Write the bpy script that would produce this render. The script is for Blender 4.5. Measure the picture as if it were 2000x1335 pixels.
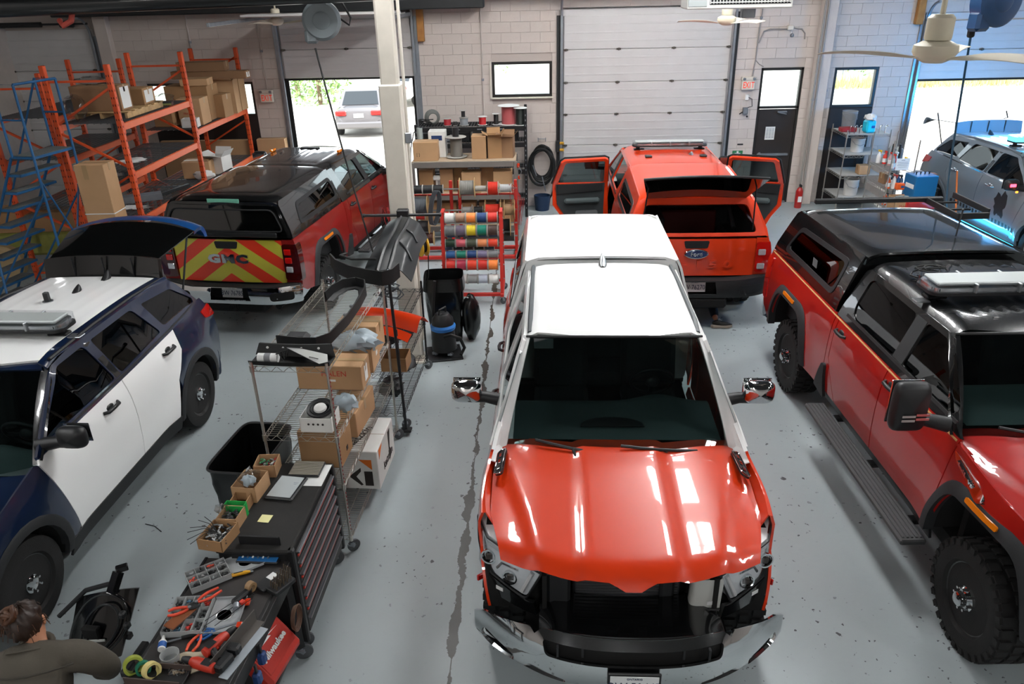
import bpy, math, random
import numpy as np
from mathutils import Vector, Matrix, Euler
from mathutils.geometry import delaunay_2d_cdt
for _o in list(bpy.data.objects): bpy.data.objects.remove(_o)
SC = bpy.context.scene
COL = SC.collection
PI = math.pi

# ------------------------------------------------------------------ camera
def make_camera():
 p, r, y = math.radians(25.3), math.radians(1.35), math.radians(1.8)
 fw = Vector((-math.sin(y)*math.cos(p), math.cos(y)*math.cos(p), -math.sin(p)))
 rt = Vector((math.cos(y), math.sin(y), 0)); up = rt.cross(fw)
 rt2 = rt*math.cos(r)-up*math.sin(r); up2 = up*math.cos(r)+rt*math.sin(r)
 cd = bpy.data.cameras.new('camera'); co = bpy.data.objects.new('camera', cd)
 cd.sensor_width = 36; cd.lens = 1480/2000*36; cd.clip_start = 0.1; cd.clip_end = 300
 m = Matrix((rt2, up2, -fw)).transposed().to_4x4(); m.translation = (0, 0, 4.5)
 co.matrix_world = m; COL.objects.link(co); SC.camera = co
make_camera()
# ------------------------------------------------------------------ view, world, lights
SC.view_settings.view_transform = 'Standard'; SC.view_settings.look = 'None'
SC.view_settings.gamma = 1; SC.view_settings.use_curve_mapping = False
SC.view_settings.exposure = 0.0
W = bpy.data.worlds.new('World'); SC.world = W; W.use_nodes = True
bg = W.node_tree.nodes['Background']; bg.inputs[0].default_value = (0.86, 0.93, 1.0, 1); bg.inputs[1].default_value = 5.0
def lamp(name, kind, loc, energy, color=(1, 1, 1), rot=(0, 0, 0), **k):
 l = bpy.data.lights.new(name, kind); l.energy = energy; l.color = color
 for a, v in k.items(): setattr(l, a, v)
 o = bpy.data.objects.new(name, l); o.location = loc; o.rotation_euler = rot; COL.objects.link(o); return o
SUN = lamp('sun', 'SUN', (0, -20, 30), 9.0, (1, .97, .92), (math.radians(38), 0, math.radians(12)), angle=math.radians(1))
# fluorescent fixtures hanging under the roof; their lit tubes are built in the fixture section
LIGHT_ROWS = [(-7.2, .6), (-7.2, 4.4), (-1.6, 12.4), (2.35, 7.6), (2.2, 9.4), (2.2, 11.0), (2.2, 13.6), (6.9, 3.6), (6.9, 7.6), (6.9, 11.8), (-1.6, 8.4), (6.9, -.6), (.7, -3.0), (-2.8, -3.0)]  # fixtures behind the camera are unseen additions that brighten the front pickup's nose
# the grey car's flashing roof bar throws blue light on the doorway
lamp('light_bar_glow', 'POINT', (8.75, 14.15, 2.12), 260, (.05, .42, 1.0), shadow_soft_size=.12)
lamp('step_light_glow', 'AREA', (7.86, 13.05, .34), 14, (.1, .55, 1.0), (0, math.radians(-70), .1), shape='RECTANGLE', size=.05, size_y=1.5)
LIGHT_Z = 6.0
TUBE_STRENGTH = 62.0

# ------------------------------------------------------------------ materials
def S(h):
 h = h.lstrip('#'); o = []
 for i in (0, 2, 4):
  c = int(h[i:i+2], 16)/255; o.append(c/12.92 if c <= .04045 else ((c+.055)/1.055)**2.4)
 return (*o, 1)
MATS = {}
def mat(name, hexc, rough=.5, metal=0., coat=0., noise=0., nscale=8., spec=.5, trans=0., ior=1.45, bump=0., bscale=60., emit=0., alpha=1.):
 if name in MATS: return MATS[name]
 m = bpy.data.materials.new(name); m.use_nodes = True; nt = m.node_tree; b = nt.nodes['Principled BSDF']
 c = S(hexc) if isinstance(hexc, str) else hexc
 b.inputs['Base Color'].default_value = c; b.inputs['Roughness'].default_value = rough; b.inputs['Metallic'].default_value = metal
 b.inputs['Coat Weight'].default_value = coat; b.inputs['Coat Roughness'].default_value = .03
 b.inputs['Specular IOR Level'].default_value = spec; b.inputs['Transmission Weight'].default_value = trans; b.inputs['IOR'].default_value = ior
 if emit: b.inputs['Emission Color'].default_value = c; b.inputs['Emission Strength'].default_value = emit
 if noise or bump:
  tc = nt.nodes.new('ShaderNodeTexCoord'); n = nt.nodes.new('ShaderNodeTexNoise'); n.inputs['Scale'].default_value = nscale; n.inputs['Detail'].default_value = 5
  nt.links.new(tc.outputs['Object'], n.inputs['Vector'])
  if noise:
   mx = nt.nodes.new('ShaderNodeMix'); mx.data_type = 'RGBA'; mr = nt.nodes.new('ShaderNodeMapRange')
   mr.inputs['From Min'].default_value = .3; mr.inputs['From Max'].default_value = .7
   nt.links.new(n.outputs['Fac'], mr.inputs['Value']); nt.links.new(mr.outputs['Result'], mx.inputs['Factor'])
   mx.inputs['A'].default_value = tuple(v*(1-noise) for v in c[:3])+(1,); mx.inputs['B'].default_value = tuple(min(1, v*(1+noise)) for v in c[:3])+(1,)
   nt.links.new(mx.outputs['Result'], b.inputs['Base Color'])
  if bump:
   n2 = nt.nodes.new('ShaderNodeTexNoise'); n2.inputs['Scale'].default_value = bscale; nt.links.new(tc.outputs['Object'], n2.inputs['Vector'])
   bp = nt.nodes.new('ShaderNodeBump'); bp.inputs['Strength'].default_value = bump; bp.inputs['Distance'].default_value = .01
   nt.links.new(n2.outputs['Fac'], bp.inputs['Height']); nt.links.new(bp.outputs['Normal'], b.inputs['Normal'])
 MATS[name] = m; return m
def glass(name, tint, refl=1.0, rough=0.):
 """thin sheet glass: tinted transparency under a Fresnel reflection"""
 if name in MATS: return MATS[name]
 m = bpy.data.materials.new(name); m.use_nodes = True; nt = m.node_tree; nt.nodes.clear()
 out = nt.nodes.new('ShaderNodeOutputMaterial'); t = nt.nodes.new('ShaderNodeBsdfTransparent'); g = nt.nodes.new('ShaderNodeBsdfGlossy')
 t.inputs[0].default_value = (*tint, 1); g.inputs['Roughness'].default_value = rough; g.inputs['Color'].default_value = (refl, refl, refl, 1)
 fr = nt.nodes.new('ShaderNodeFresnel'); ge = nt.nodes.new('ShaderNodeNewGeometry'); mr = nt.nodes.new('ShaderNodeMapRange')
 mr.inputs['To Min'].default_value = 1.5; mr.inputs['To Max'].default_value = 1/1.5; nt.links.new(ge.outputs['Backfacing'], mr.inputs['Value']); nt.links.new(mr.outputs['Result'], fr.inputs[0])   # same index from either side of the thin sheet
 mx = nt.nodes.new('ShaderNodeMixShader')
 nt.links.new(fr.outputs[0], mx.inputs[0]); nt.links.new(t.outputs[0], mx.inputs[1]); nt.links.new(g.outputs[0], mx.inputs[2]); nt.links.new(mx.outputs[0], out.inputs[0])
 MATS[name] = m; return m

# ------------------------------------------------------------------ mesh builder
def basis(d):
 d = Vector(d).normalized(); a = Vector((0, 0, 1)) if abs(d.z) < .9 else Vector((1, 0, 0))
 u = a.cross(d).normalized(); return u, d.cross(u), d
def inpoly(pts, x, y):
 c = False; n = len(pts); j = n-1
 for i in range(n):
  xi, yi = pts[i]; xj, yj = pts[j]
  if (yi > y) != (yj > y) and x < (xj-xi)*(y-yi)/(yj-yi)+xi: c = not c
  j = i
 return c
def dens(poly, sp):
 o = []; n = len(poly)
 for i in range(n):
  a, b = poly[i], poly[(i+1) % n]; k = max(1, int(math.hypot(b[0]-a[0], b[1]-a[1])/sp+.5))
  for t in range(k): o.append((a[0]+(b[0]-a[0])*t/k, a[1]+(b[1]-a[1])*t/k))
 return o
def rpoly(poly, r, n=4):
 """round the corners of a polygon; r may be a list"""
 o = []; L = len(poly)
 for i in range(L):
  p = Vector(poly[i]); a = Vector(poly[i-1])-p; b = Vector(poly[(i+1) % L])-p
  rr = r[i] if isinstance(r, (list, tuple)) else r
  rr = min(rr, a.length*.48, b.length*.48)
  if rr < 1e-4: o.append(tuple(p)); continue
  s, e = p+a.normalized()*rr, p+b.normalized()*rr
  for t in range(n+1):
   u = t/n; q = s*(1-u)**2+p*2*u*(1-u)+e*u*u; o.append((q.x, q.y))
 return o
class MB:
 def __init__(s): s.v = []; s.f = []; s.mi = []; s.cur = 0
 def add(s, V, F):
  b = len(s.v); s.v += [tuple(p) for p in V]; s.f += [tuple(i+b for i in q) for q in F]; s.mi += [s.cur]*len(F); return s
 def m(s, i): s.cur = i; return s
 def box(s, c, d, rz=0, b=0., M=None):
  hx, hy, hz = d[0]/2, d[1]/2, d[2]/2
  if b <= 0:
   V = [(x*hx, y*hy, z*hz) for x in (-1, 1) for y in (-1, 1) for z in (-1, 1)]
   F = [(0, 1, 3, 2), (4, 6, 7, 5), (0, 4, 5, 1), (2, 3, 7, 6), (0, 2, 6, 4), (1, 5, 7, 3)]
  else:
   b = min(b, hx*.9, hy*.9, hz*.9); V = []
   for x in (-1, 1):
    for y in (-1, 1):
     for z in (-1, 1):
      V += [(x*hx, y*(hy-b), z*(hz-b)), (x*(hx-b), y*hy, z*(hz-b)), (x*(hx-b), y*(hy-b), z*hz)]
   I = lambda x, y, z, k: (4*x+2*y+z)*3+k
   F = [[I(0,0,0,0),I(0,0,1,0),I(0,1,1,0),I(0,1,0,0)],[I(1,0,0,0),I(1,1,0,0),I(1,1,1,0),I(1,0,1,0)],
    [I(0,0,0,1),I(1,0,0,1),I(1,0,1,1),I(0,0,1,1)],[I(0,1,0,1),I(0,1,1,1),I(1,1,1,1),I(1,1,0,1)],
    [I(0,0,0,2),I(0,1,0,2),I(1,1,0,2),I(1,0,0,2)],[I(0,0,1,2),I(1,0,1,2),I(1,1,1,2),I(0,1,1,2)]]
   for a in (0, 1):
    for c2 in (0, 1):
     e = [I(a,c2,0,0),I(a,c2,1,0),I(a,c2,1,1),I(a,c2,0,1)]; F.append(e if a != c2 else e[::-1])
     e = [I(a,0,c2,0),I(a,1,c2,0),I(a,1,c2,2),I(a,0,c2,2)]; F.append(e[::-1] if a != c2 else e)
     e = [I(0,a,c2,1),I(1,a,c2,1),I(1,a,c2,2),I(0,a,c2,2)]; F.append(e if a != c2 else e[::-1])
     for d2 in (0, 1):
      e = [I(a,c2,d2,0),I(a,c2,d2,1),I(a,c2,d2,2)]; F.append(e if (a+c2+d2) % 2 else e[::-1])
  if M is None:
   cs, sn = math.cos(rz), math.sin(rz); V = [(c[0]+x*cs-y*sn, c[1]+x*sn+y*cs, c[2]+z) for x, y, z in V]
  else: V = [tuple(M @ Vector((c[0]+x, c[1]+y, c[2]+z))) for x, y, z in V]
  return s.add(V, F)
 def beam(s, a, b, w, h, up=(0, 0, 1), bev=0.):
  a, b = Vector(a), Vector(b); d = (b-a); L = d.length; d.normalize(); up = Vector(up)
  x = d.cross(up)
  if x.length < 1e-4: x = d.cross(Vector((1, 0, 0)))
  x.normalize(); z = x.cross(d); M = Matrix((x, d, z)).transposed().to_4x4(); M.translation = (a+b)/2
  return s.box((0, 0, 0), (w, L, h), b=bev, M=M)
 def cyl(s, a, b, r, r2=None, n=12, cap=True):
  a, b = Vector(a), Vector(b); u, w, d = basis(b-a); r2 = r if r2 is None else r2; V = []; F = []
  for p, q in ((a, r), (b, r2)):
   for i in range(n): t = 2*PI*i/n; V.append(p+u*(q*math.cos(t))+w*(q*math.sin(t)))
  for i in range(n): F.append((i, (i+1) % n, n+(i+1) % n, n+i))
  if cap: F.append(tuple(range(n))[::-1]); F.append(tuple(range(n, 2*n)))
  return s.add(V, F)
 def tube(s, pts, r, n=8, closed=False, cap=True):
  P = [Vector(p) for p in pts]; L = len(P); V = []; F = []; u = None
  for i in range(L):
   a = P[i-1] if (i > 0 or closed) else P[i]; b = P[(i+1) % L] if (i < L-1 or closed) else P[i]
   d = (b-a).normalized()
   if u is None: u, w, _ = basis(d)
   else: u = (u-d*u.dot(d)); u = u.normalized() if u.length > 1e-6 else basis(d)[0]; w = d.cross(u)
   rr = r[i] if isinstance(r, (list, tuple)) else r
   for k in range(n): t = 2*PI*k/n; V.append(P[i]+u*(rr*math.cos(t))+w*(rr*math.sin(t)))
  for i in range(L if closed else L-1):
   j = (i+1) % L
   for k in range(n): F.append((i*n+k, i*n+(k+1) % n, j*n+(k+1) % n, j*n+k))
  if cap and not closed: F.append(tuple(range(n))[::-1]); F.append(tuple(range((L-1)*n, L*n)))
  return s.add(V, F)
 def lathe(s, prof, o=(0, 0, 0), ax=(0, 0, 1), n=24, closed=False):
  u, w, d = basis(ax); o = Vector(o); V = []; F = []; L = len(prof)
  for r, z in prof:
   for k in range(n): t = 2*PI*k/n; V.append(o+u*(r*math.cos(t))+w*(r*math.sin(t))+d*z)
  for i in range(L if closed else L-1):
   j = (i+1) % L
   for k in range(n): F.append((i*n+k, i*n+(k+1) % n, j*n+(k+1) % n, j*n+k))
  if not closed:
   if prof[0][0] > 1e-5: F.append(tuple(range(n))[::-1])
   if prof[-1][0] > 1e-5: F.append(tuple(range((L-1)*n, L*n)))
  return s.add(V, F)
 def sph(s, c, r, n=12, m=8, sc=(1, 1, 1)):
  pr = [(max(1e-6, r*math.sin(PI*i/m)), -r*math.cos(PI*i/m)) for i in range(m+1)]; k = len(s.v)
  s.lathe(pr, (0, 0, 0), (0, 0, 1), n)
  for i in range(k, len(s.v)): x, y, z = s.v[i]; s.v[i] = (c[0]+x*sc[0], c[1]+y*sc[1], c[2]+z*sc[2])
  return s
 def grid(s, fn, nu, nv):
  V = [fn(i/nu, j/nv) for j in range(nv+1) for i in range(nu+1)]
  F = [(j*(nu+1)+i, j*(nu+1)+i+1, (j+1)*(nu+1)+i+1, (j+1)*(nu+1)+i) for j in range(nv) for i in range(nu)]
  return s.add(V, F)
 def shell(s, V, F, th, out=None):
  """give a face set thickness, inwards"""
  V = [Vector(p) for p in V]; N = [Vector() for _ in V]
  for q in F:
   n = (V[q[1]]-V[q[0]]).cross(V[q[2]]-V[q[0]])
   if len(q) > 3: n += (V[q[2]]-V[q[0]]).cross(V[q[3]]-V[q[0]])
   for i in q: N[i] += n
  if out is not None:
   tot = Vector(); 
   for n in N: tot += n
   if tot.dot(Vector(out)) < 0: F = [tuple(q[::-1]) for q in F]; N = [-n for n in N]
  if th == 0: return s.add(V, F)
  k = len(V); V2 = V+[p-(n.normalized()*th if n.length > 1e-12 else n) for p, n in zip(V, N)]
  E = {}
  for q in F:
   for i in range(len(q)): E[(q[i], q[(i+1) % len(q)])] = 1
  F2 = list(F)+[tuple(i+k for i in q[::-1]) for q in F]
  for (a, b) in E:
   if (b, a) not in E: F2.append((b, a, a+k, b+k))
  return s.add(V2, F2)
 def panel(s, outline, surf, holes=(), sp=.1, th=.02, out=None, inner=True):
  O = dens(outline, sp); H = [dens(h, sp) for h in holes]; allp = [Vector(p) for p in O]; E = []
  n = len(O); E += [(i, (i+1) % n) for i in range(n)]
  for h in H:
   b = len(allp); allp += [Vector(p) for p in h]; E += [(b+i, b+(i+1) % len(h)) for i in range(len(h))]
  bp = np.array([(p[0], p[1]) for p in allp])
  if inner:
   x0, y0 = bp.min(0); x1, y1 = bp.max(0)
   nx, ny = max(1, int((x1-x0)/sp)), max(1, int((y1-y0)/sp))
   for i in range(1, nx):
    for j in range(1, ny):
     x, y = x0+(x1-x0)*i/nx, y0+(y1-y0)*j/ny
     if ((bp[:, 0]-x)**2+(bp[:, 1]-y)**2).min() < (.5*sp)**2: continue
     if inpoly(O, x, y) and not any(inpoly(h, x, y) for h in H): allp.append(Vector((x, y)))
  r = delaunay_2d_cdt(allp, E, [], 0, 1e-6); P = r[0]; F = []
  for q in r[2]:
   cx = sum(P[i][0] for i in q)/len(q); cy = sum(P[i][1] for i in q)/len(q)
   if not inpoly(O, cx, cy) or any(inpoly(h, cx, cy) for h in H): continue
   (ax, ay), (bx, by), (ex, ey) = [(P[i][0], P[i][1]) for i in q[:3]]
   ar = (bx-ax)*(ey-ay)-(by-ay)*(ex-ax)
   if abs(ar) < 1e-9: continue
   F.append(tuple(q) if ar > 0 else tuple(q[::-1]))
  return s.shell([surf(p[0], p[1]) for p in P], F, th, out)
 def xf(s, M):
  s.v = [tuple(M @ Vector(p)) for p in s.v]; return s
 def mesh(s, name, mats, smooth=None):
  me = bpy.data.meshes.new(name); me.from_pydata(s.v, [], s.f); me.validate()
  for m in (mats if isinstance(mats, (list, tuple)) else [mats]): me.materials.append(m)
  if any(s.mi) and len(me.polygons) == len(s.mi): me.polygons.foreach_set('material_index', s.mi)
  if smooth:
   me.polygons.foreach_set('use_smooth', [True]*len(me.polygons)); me.set_sharp_from_angle(angle=math.radians(smooth))
  me.update(); return me
 def build(s, name, mats, parent=None, smooth=35, label=None, loc=None, rz=0, cat=None, group=None, kind=None, rot=None):
  return put(name, s.mesh(name, mats, smooth), parent, label, loc, rz, cat, group, kind, rot)
def put(name, me, parent=None, label=None, loc=None, rz=0, cat=None, group=None, kind=None, rot=None):
 o = bpy.data.objects.new(name, me); COL.objects.link(o)
 if parent: o.parent = parent
 if loc is not None: o.location = loc
 if rz: o.rotation_euler = (0, 0, rz)
 if rot is not None: o.rotation_euler = rot
 if label: o['label'] = label
 if cat: o['category'] = cat
 if group: o['group'] = group
 if kind: o['kind'] = kind
 return o
def thing(name, label, cat, loc=(0, 0, 0), rz=0, group=None, rot=None):
 o = put(name, None, None, label, loc, rz, cat, group, None, rot); o.empty_display_size = .2; return o
def struct(name, label=None):
 o = put(name, None, None, label, (0, 0, 0)); o['kind'] = 'structure'; return o
def copy_thing(o, loc, rz=None, label=None, scale=None):
 def rec(a, p):
  c = a.copy(); COL.objects.link(c)
  if p is not None: c.parent = p
  for ch in a.children: rec(ch, c)
  return c
 c = rec(o, None); c.location = loc
 if rz is not None: c.rotation_euler = (0, 0, rz)
 if label: c['label'] = label
 if scale: c.scale = scale
 return c
def text_mb(txt, size, font=None, depth=.002, space=1.0, bold=0.):
 cu = bpy.data.curves.new('t', 'FONT'); cu.body = txt; cu.size = size; cu.extrude = depth/2; cu.align_x = 'CENTER'; cu.align_y = 'CENTER'; cu.resolution_u = 2; cu.space_character = space; cu.offset = bold
 o = bpy.data.objects.new('t', cu); COL.objects.link(o); dg = bpy.context.evaluated_depsgraph_get(); me = bpy.data.meshes.new_from_object(o.evaluated_get(dg))
 b = MB(); b.v = [tuple(v.co) for v in me.vertices]; b.f = [tuple(p.vertices) for p in me.polygons]; b.mi = [0]*len(b.f)
 bpy.data.objects.remove(o); bpy.data.curves.remove(cu); bpy.data.meshes.remove(me); return b
def frame(o, x, y):
 """matrix whose local X,Y run along the given axes, Z their normal"""
 x = Vector(x).normalized(); y = Vector(y); z = x.cross(y).normalized(); y = z.cross(x)
 M = Matrix((x, y, z)).transposed().to_4x4(); M.translation = Vector(o); return M
def lut(tab, sm=.03):
 """smoothed piecewise-linear look-up"""
 xs = np.arange(tab[0][0]-.3, tab[-1][0]+.3, .005); ys = np.interp(xs, [t[0] for t in tab], [t[1] for t in tab])
 k = max(1, int(sm/.005)); ker = np.ones(2*k+1)/(2*k+1)
 for _ in range(2): ys = np.convolve(np.pad(ys, k, mode='edge'), ker, mode='valid')
 x0 = xs[0]
 def f(x):
  t = (x-x0)/.005
  if t <= 0: return float(ys[0])
  i = int(t)
  if i >= len(ys)-1: return float(ys[-1])
  return float(ys[i]+(ys[i+1]-ys[i])*(t-i))
 return f
def arc(cx, cy, r, a0, a1, n):
 return [(cx+r*math.cos(math.radians(a0+(a1-a0)*i/n)), cy+r*math.sin(math.radians(a0+(a1-a0)*i/n))) for i in range(n+1)]
# ------------------------------------------------------------------ room shell
YW = 16.6
def floor_mat():
 m = bpy.data.materials.new('floor_epoxy'); m.use_nodes = True; nt = m.node_tree; b = nt.nodes['Principled BSDF']; N = nt.nodes.new; L = nt.links.new
 tc = N('ShaderNodeTexCoord'); sp = N('ShaderNodeSeparateXYZ'); L(tc.outputs['Object'], sp.inputs[0])
 def noise(sc, det=4, rough=.5):
  n = N('ShaderNodeTexNoise'); n.inputs['Scale'].default_value = sc; n.inputs['Detail'].default_value = det; n.inputs['Roughness'].default_value = rough; L(tc.outputs['Object'], n.inputs['Vector']); return n.outputs['Fac']
 def ramp(src, a, c):
  r = N('ShaderNodeMapRange'); r.inputs['From Min'].default_value = a; r.inputs['From Max'].default_value = c; L(src, r.inputs['Value']); return r.outputs['Result']
 def mathn(op, a, c):
  q = N('ShaderNodeMath'); q.operation = op
  for i, v in enumerate((a, c)):
   if isinstance(v, (int, float)): q.inputs[i].default_value = v
   else: L(v, q.inputs[i])
  return q.outputs[0]
 def mix(f, a, c):
  x = N('ShaderNodeMix'); x.data_type = 'RGBA'; L(f, x.inputs['Factor'])
  for k, v in (('A', a), ('B', c)):
   if isinstance(v, tuple): x.inputs[k].default_value = v
   else: L(v, x.inputs[k])
  return x.outputs['Result']
 col = mix(ramp(noise(.6), .35, .65), S('929b9d'), S('9aa3a5'))
 col = mix(mathn('MULTIPLY', ramp(noise(9, 6, .7), .58, .85), .2), col, S('70726e'))      # scuffs
 chip = mathn('MULTIPLY', ramp(noise(16, 3), .66, .68), ramp(noise(1.1, 2), .46, .56))
 col = mix(chip, col, S('3c3f40'))                                                          # chipped paint
 # worn control joint running down the hall
 wob = mathn('MULTIPLY', mathn('SUBTRACT', noise(3, 6, .7), .5), .16)
 d = mathn('ABSOLUTE', mathn('SUBTRACT', mathn('ADD', sp.outputs['X'], wob), -.63), 0)
 w = mathn('MULTIPLY', ramp(noise(2.3, 5), .40, .70), .06)
 j = mathn('LESS_THAN', d, w); thin = mathn('LESS_THAN', mathn('ABSOLUTE', mathn('SUBTRACT', sp.outputs['X'], -.63), 0), .004)
 col = mix(mathn('MULTIPLY', mathn('MAXIMUM', j, thin), mathn('LESS_THAN', sp.outputs['Y'], 16)), col, S('34322c'))
 L(col, b.inputs['Base Color'])
 r = mathn('ADD', mathn('MULTIPLY', noise(2.2, 5), .2), .33); L(r, b.inputs['Roughness'])
 b.inputs['Specular IOR Level'].default_value = .45
 bp = N('ShaderNodeBump'); bp.inputs['Strength'].default_value = .25; bp.inputs['Distance'].default_value = .01; L(noise(5, 3), bp.inputs['Height']); L(bp.outputs['Normal'], b.inputs['Normal'])
 return m
M_FLOOR = floor_mat()
M_WALL = mat('painted_block', 'bdb3ac', .75, noise=.05, nscale=2.5, bump=.25, bscale=90)
M_MORTAR = mat('painted_joint', 'b0a69f', .8)
M_SIDEWALL = mat('side_wall_paint', 'b0a8a2', .8, noise=.05)
M_DARKSTEEL = mat('dark_steel', '1b1d1f', .5, noise=.15)
M_ROOF = mat('roof_deck', '3a3a3a', .8)
M_GALV = mat('galvanised', '8d9298', .4, metal=.7, noise=.1)
M_DOORPANEL = mat('door_panel_white', 'bcbab9', .5, noise=.03, nscale=3)
M_BLACKFR = mat('dark_bronze_frame', '1d1b19', .45)
M_INFILL = mat('dark_infill_board', '221c1a', .6, noise=.1)
M_CREAM = mat('cream_paint', 'cfc9bd', .5, noise=.04)
M_CONC = mat('yard_concrete', 'b9b5ac', .9, noise=.08, nscale=.7)
M_PANE = glass('window_pane', (.93, .97, .96))
M_RUBBER = mat('black_rubber', '111212', .7)
M_WHITEP = mat('white_plastic', 'd9d9d6', .5)

fl = MB().box((1, 6.2, -.15), (24, 21.3, .3)).build('floor', M_FLOOR, kind='structure')
# back wall: mortar backing with openings, blocks proud of it
OPEN = [(-5.17, -2.39, 0, 4.0), (-.81, .44, 2.34, 3.04), (.63, 4.11, 0, 3.92), (4.75, 5.62, 0, 2.82), (6.25, 7.15, 0, 2.8), (7.89, 11.3, 0, 3.7), (-8.1, -5.85, .55, 2.75), (-12.6, -9.0, 0, 3.7)]
wb = struct('wall_back')
def wall_rects(x0, x1, z0, z1, ops):
 xs = sorted({x0, x1, *[v for o in ops for v in o[:2] if x0 < v < x1]}); zs = sorted({z0, z1, *[v for o in ops for v in o[2:] if z0 < v < z1]}); R = []
 for a, b in zip(xs, xs[1:]):
  for c, d in zip(zs, zs[1:]):
   cx, cz = (a+b)/2, (c+d)/2
   if not any(o[0] < cx < o[1] and o[2] < cz < o[3] for o in ops): R.append((a, b, c, d))
 return R
m = MB()
for a, b, c, d in wall_rects(-13, 13, 0, 6.3, OPEN): m.box(((a+b)/2, YW+.14, (c+d)/2), (b-a, .24, d-c))
m.build('backing', M_MORTAR, wb)
cells = []
for r in range(22):
 z0 = r*.2; off = .2*(r % 2)
 for k in range(-24, 31):
  x0, x1 = k*.4+off, k*.4+.4+off; segs = [(x0, x1)]
  for o in OPEN:
   if o[2] < z0+.19 and o[3] > z0+.01:
    ns = []
    for a, b in segs:
     if o[0] >= b or o[1] <= a: ns.append((a, b))
     else:
      if o[0]-a > .03: ns.append((a, o[0]))
      if b-o[1] > .03: ns.append((o[1], b))
    segs = ns
  for a, b in segs:
   if -8.9 < a and b < 11.6: cells.append((round(a, 3), round(b, 3), z0))
# the 300 that show largest: upper courses first
cells.sort(key=lambda c: (-(c[2] > 1.3)*1.0, -(c[1]-c[0]), abs(c[0]-1)))
bm_cache = {}
rest = MB()
for i, (a, b, z0) in enumerate(cells):
 w = round(b-a, 2)
 if i < 300:
  if w not in bm_cache: bm_cache[w] = MB().box((0, 0, 0), (w-.002, .05, .198), b=.003).mesh('block', M_WALL)
  put('block', bm_cache[w], wb, loc=((a+b)/2, YW+.025, z0+.1))
 else: rest.box(((a+b)/2, YW+.025, z0+.1), (w-.002, .05, .198), b=.003)
rest.build('block', M_WALL, wb, kind='stuff')
MB().box((-10.9, 6.2, 3.1), (.2, 21.3, 6.4)).build('wall_left', M_SIDEWALL, kind='structure')
MB().box((12.9, 6.2, 3.1), (.2, 21.3, 6.4)).build('wall_right', M_SIDEWALL, kind='structure')
MB().box((1, -4.3, 3.1), (24, .2, 6.4)).build('wall_front', M_SIDEWALL, kind='structure')
MB().box((1, 6.2, 6.4), (24, 21.3, .2)).build('ceiling', M_ROOF, kind='structure')
# pilasters
def pil(n, x, w): MB().box((x, YW-.09, 2.15), (w, .18, 4.3), b=.01).build('trim_%d' % n, M_WALL, kind='structure')
pil(1, 5.93, .30); pil(2, -8.72, .26)
# steel above the wall head
MB().box((-5.2, YW-.35, 4.22), (8.6, .3, .28), b=.02).build('trim_3', M_DARKSTEEL, kind='structure')
MB().box((5.0, YW-.3, 4.4), (12, .3, .2), b=.02).build('trim_4', M_DARKSTEEL, kind='structure')

# overhead doors -----------------------------------------------------
def door_section(w, h, ribs=2):
 m = MB(); m.box((0, 0, 0), (w, .04, h-.008), b=.006)
 for i in range(ribs): m.box((0, -.023, -h/2+h*(i+1)/(ribs+1)), (w-.02, .006, .035), b=.003)
 return m
def overhead(n, x0, x1, z0, ztop, secs, y=YW-.02, label=None, hinge_px=(0.5,)):
 d = struct('door_%d' % n, label); w = x1-x0; me = {}
 z = z0
 for i, h in enumerate(secs):
  if h not in me: me[h] = door_section(w, h, 3 if h > .45 else 2).mesh('door_section', M_DOORPANEL)
  put('door_section', me[h], d, loc=((x0+x1)/2, y, z+h/2))
  for f in (0.012, *hinge_px, .988):
   if i: put('hinge', HINGE, d, loc=(x0+w*f, y-.035, z))
  z += h
 MB().box(((x0+x1)/2, y+.028, (z0+z)/2), (w+.10, .012, z-z0)).box(((x0+x1)/2, y+.03, (z+ztop)/2+.06), (w+.14, .02, ztop-z+.16)).build('door_core', M_DOORPANEL, d)  # sheets added behind the sections to stop daylight leaking through the gaps
 for sx in (x0-.02, x1+.02): MB().box((sx, y+.045, ztop/2), (.12, .02, ztop)).build('side_seal', M_RUBBER, d)  # strips added to close the bright gaps at the jambs
 MB().box(((x0+x1)/2, y, z0-.02), (w, .05, .04), b=.01).build('bottom_seal', M_RUBBER, d)
 for sx in (-1, 1):     # vertical track, bracket angle, curved track
  xx = x0-.05 if sx < 0 else x1+.05
  MB().box((xx, y-.06, ztop/2), (.05, .06, ztop), b=.005).build('track', M_GALV, d)
  MB().box((xx+sx*.06, y+.0, ztop/2), (.07, .03, ztop), b=.003).build('jamb_angle', M_DARKSTEEL if n == 2 else M_GALV, d)
  R = .38; pts = [(xx, y-.06-R+R*math.cos(a), ztop-.02+R*math.sin(a)) for a in [PI/2*t/8 for t in range(9)]]
  MB().tube(pts, .027, 6).build('curved_track', M_GALV, d, smooth=60)
 return d
HINGE = MB().box((0, 0, 0), (.09, .03, .035), b=.006).box((0, -.02, 0), (.03, .03, .05), b=.006).mesh('hinge', mat('hinge_metal', '55514a', .5, metal=.5))
dL = overhead(1, -5.12, -2.44, 2.8, 3.95, [.56, .56], hinge_px=(.5,))
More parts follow.
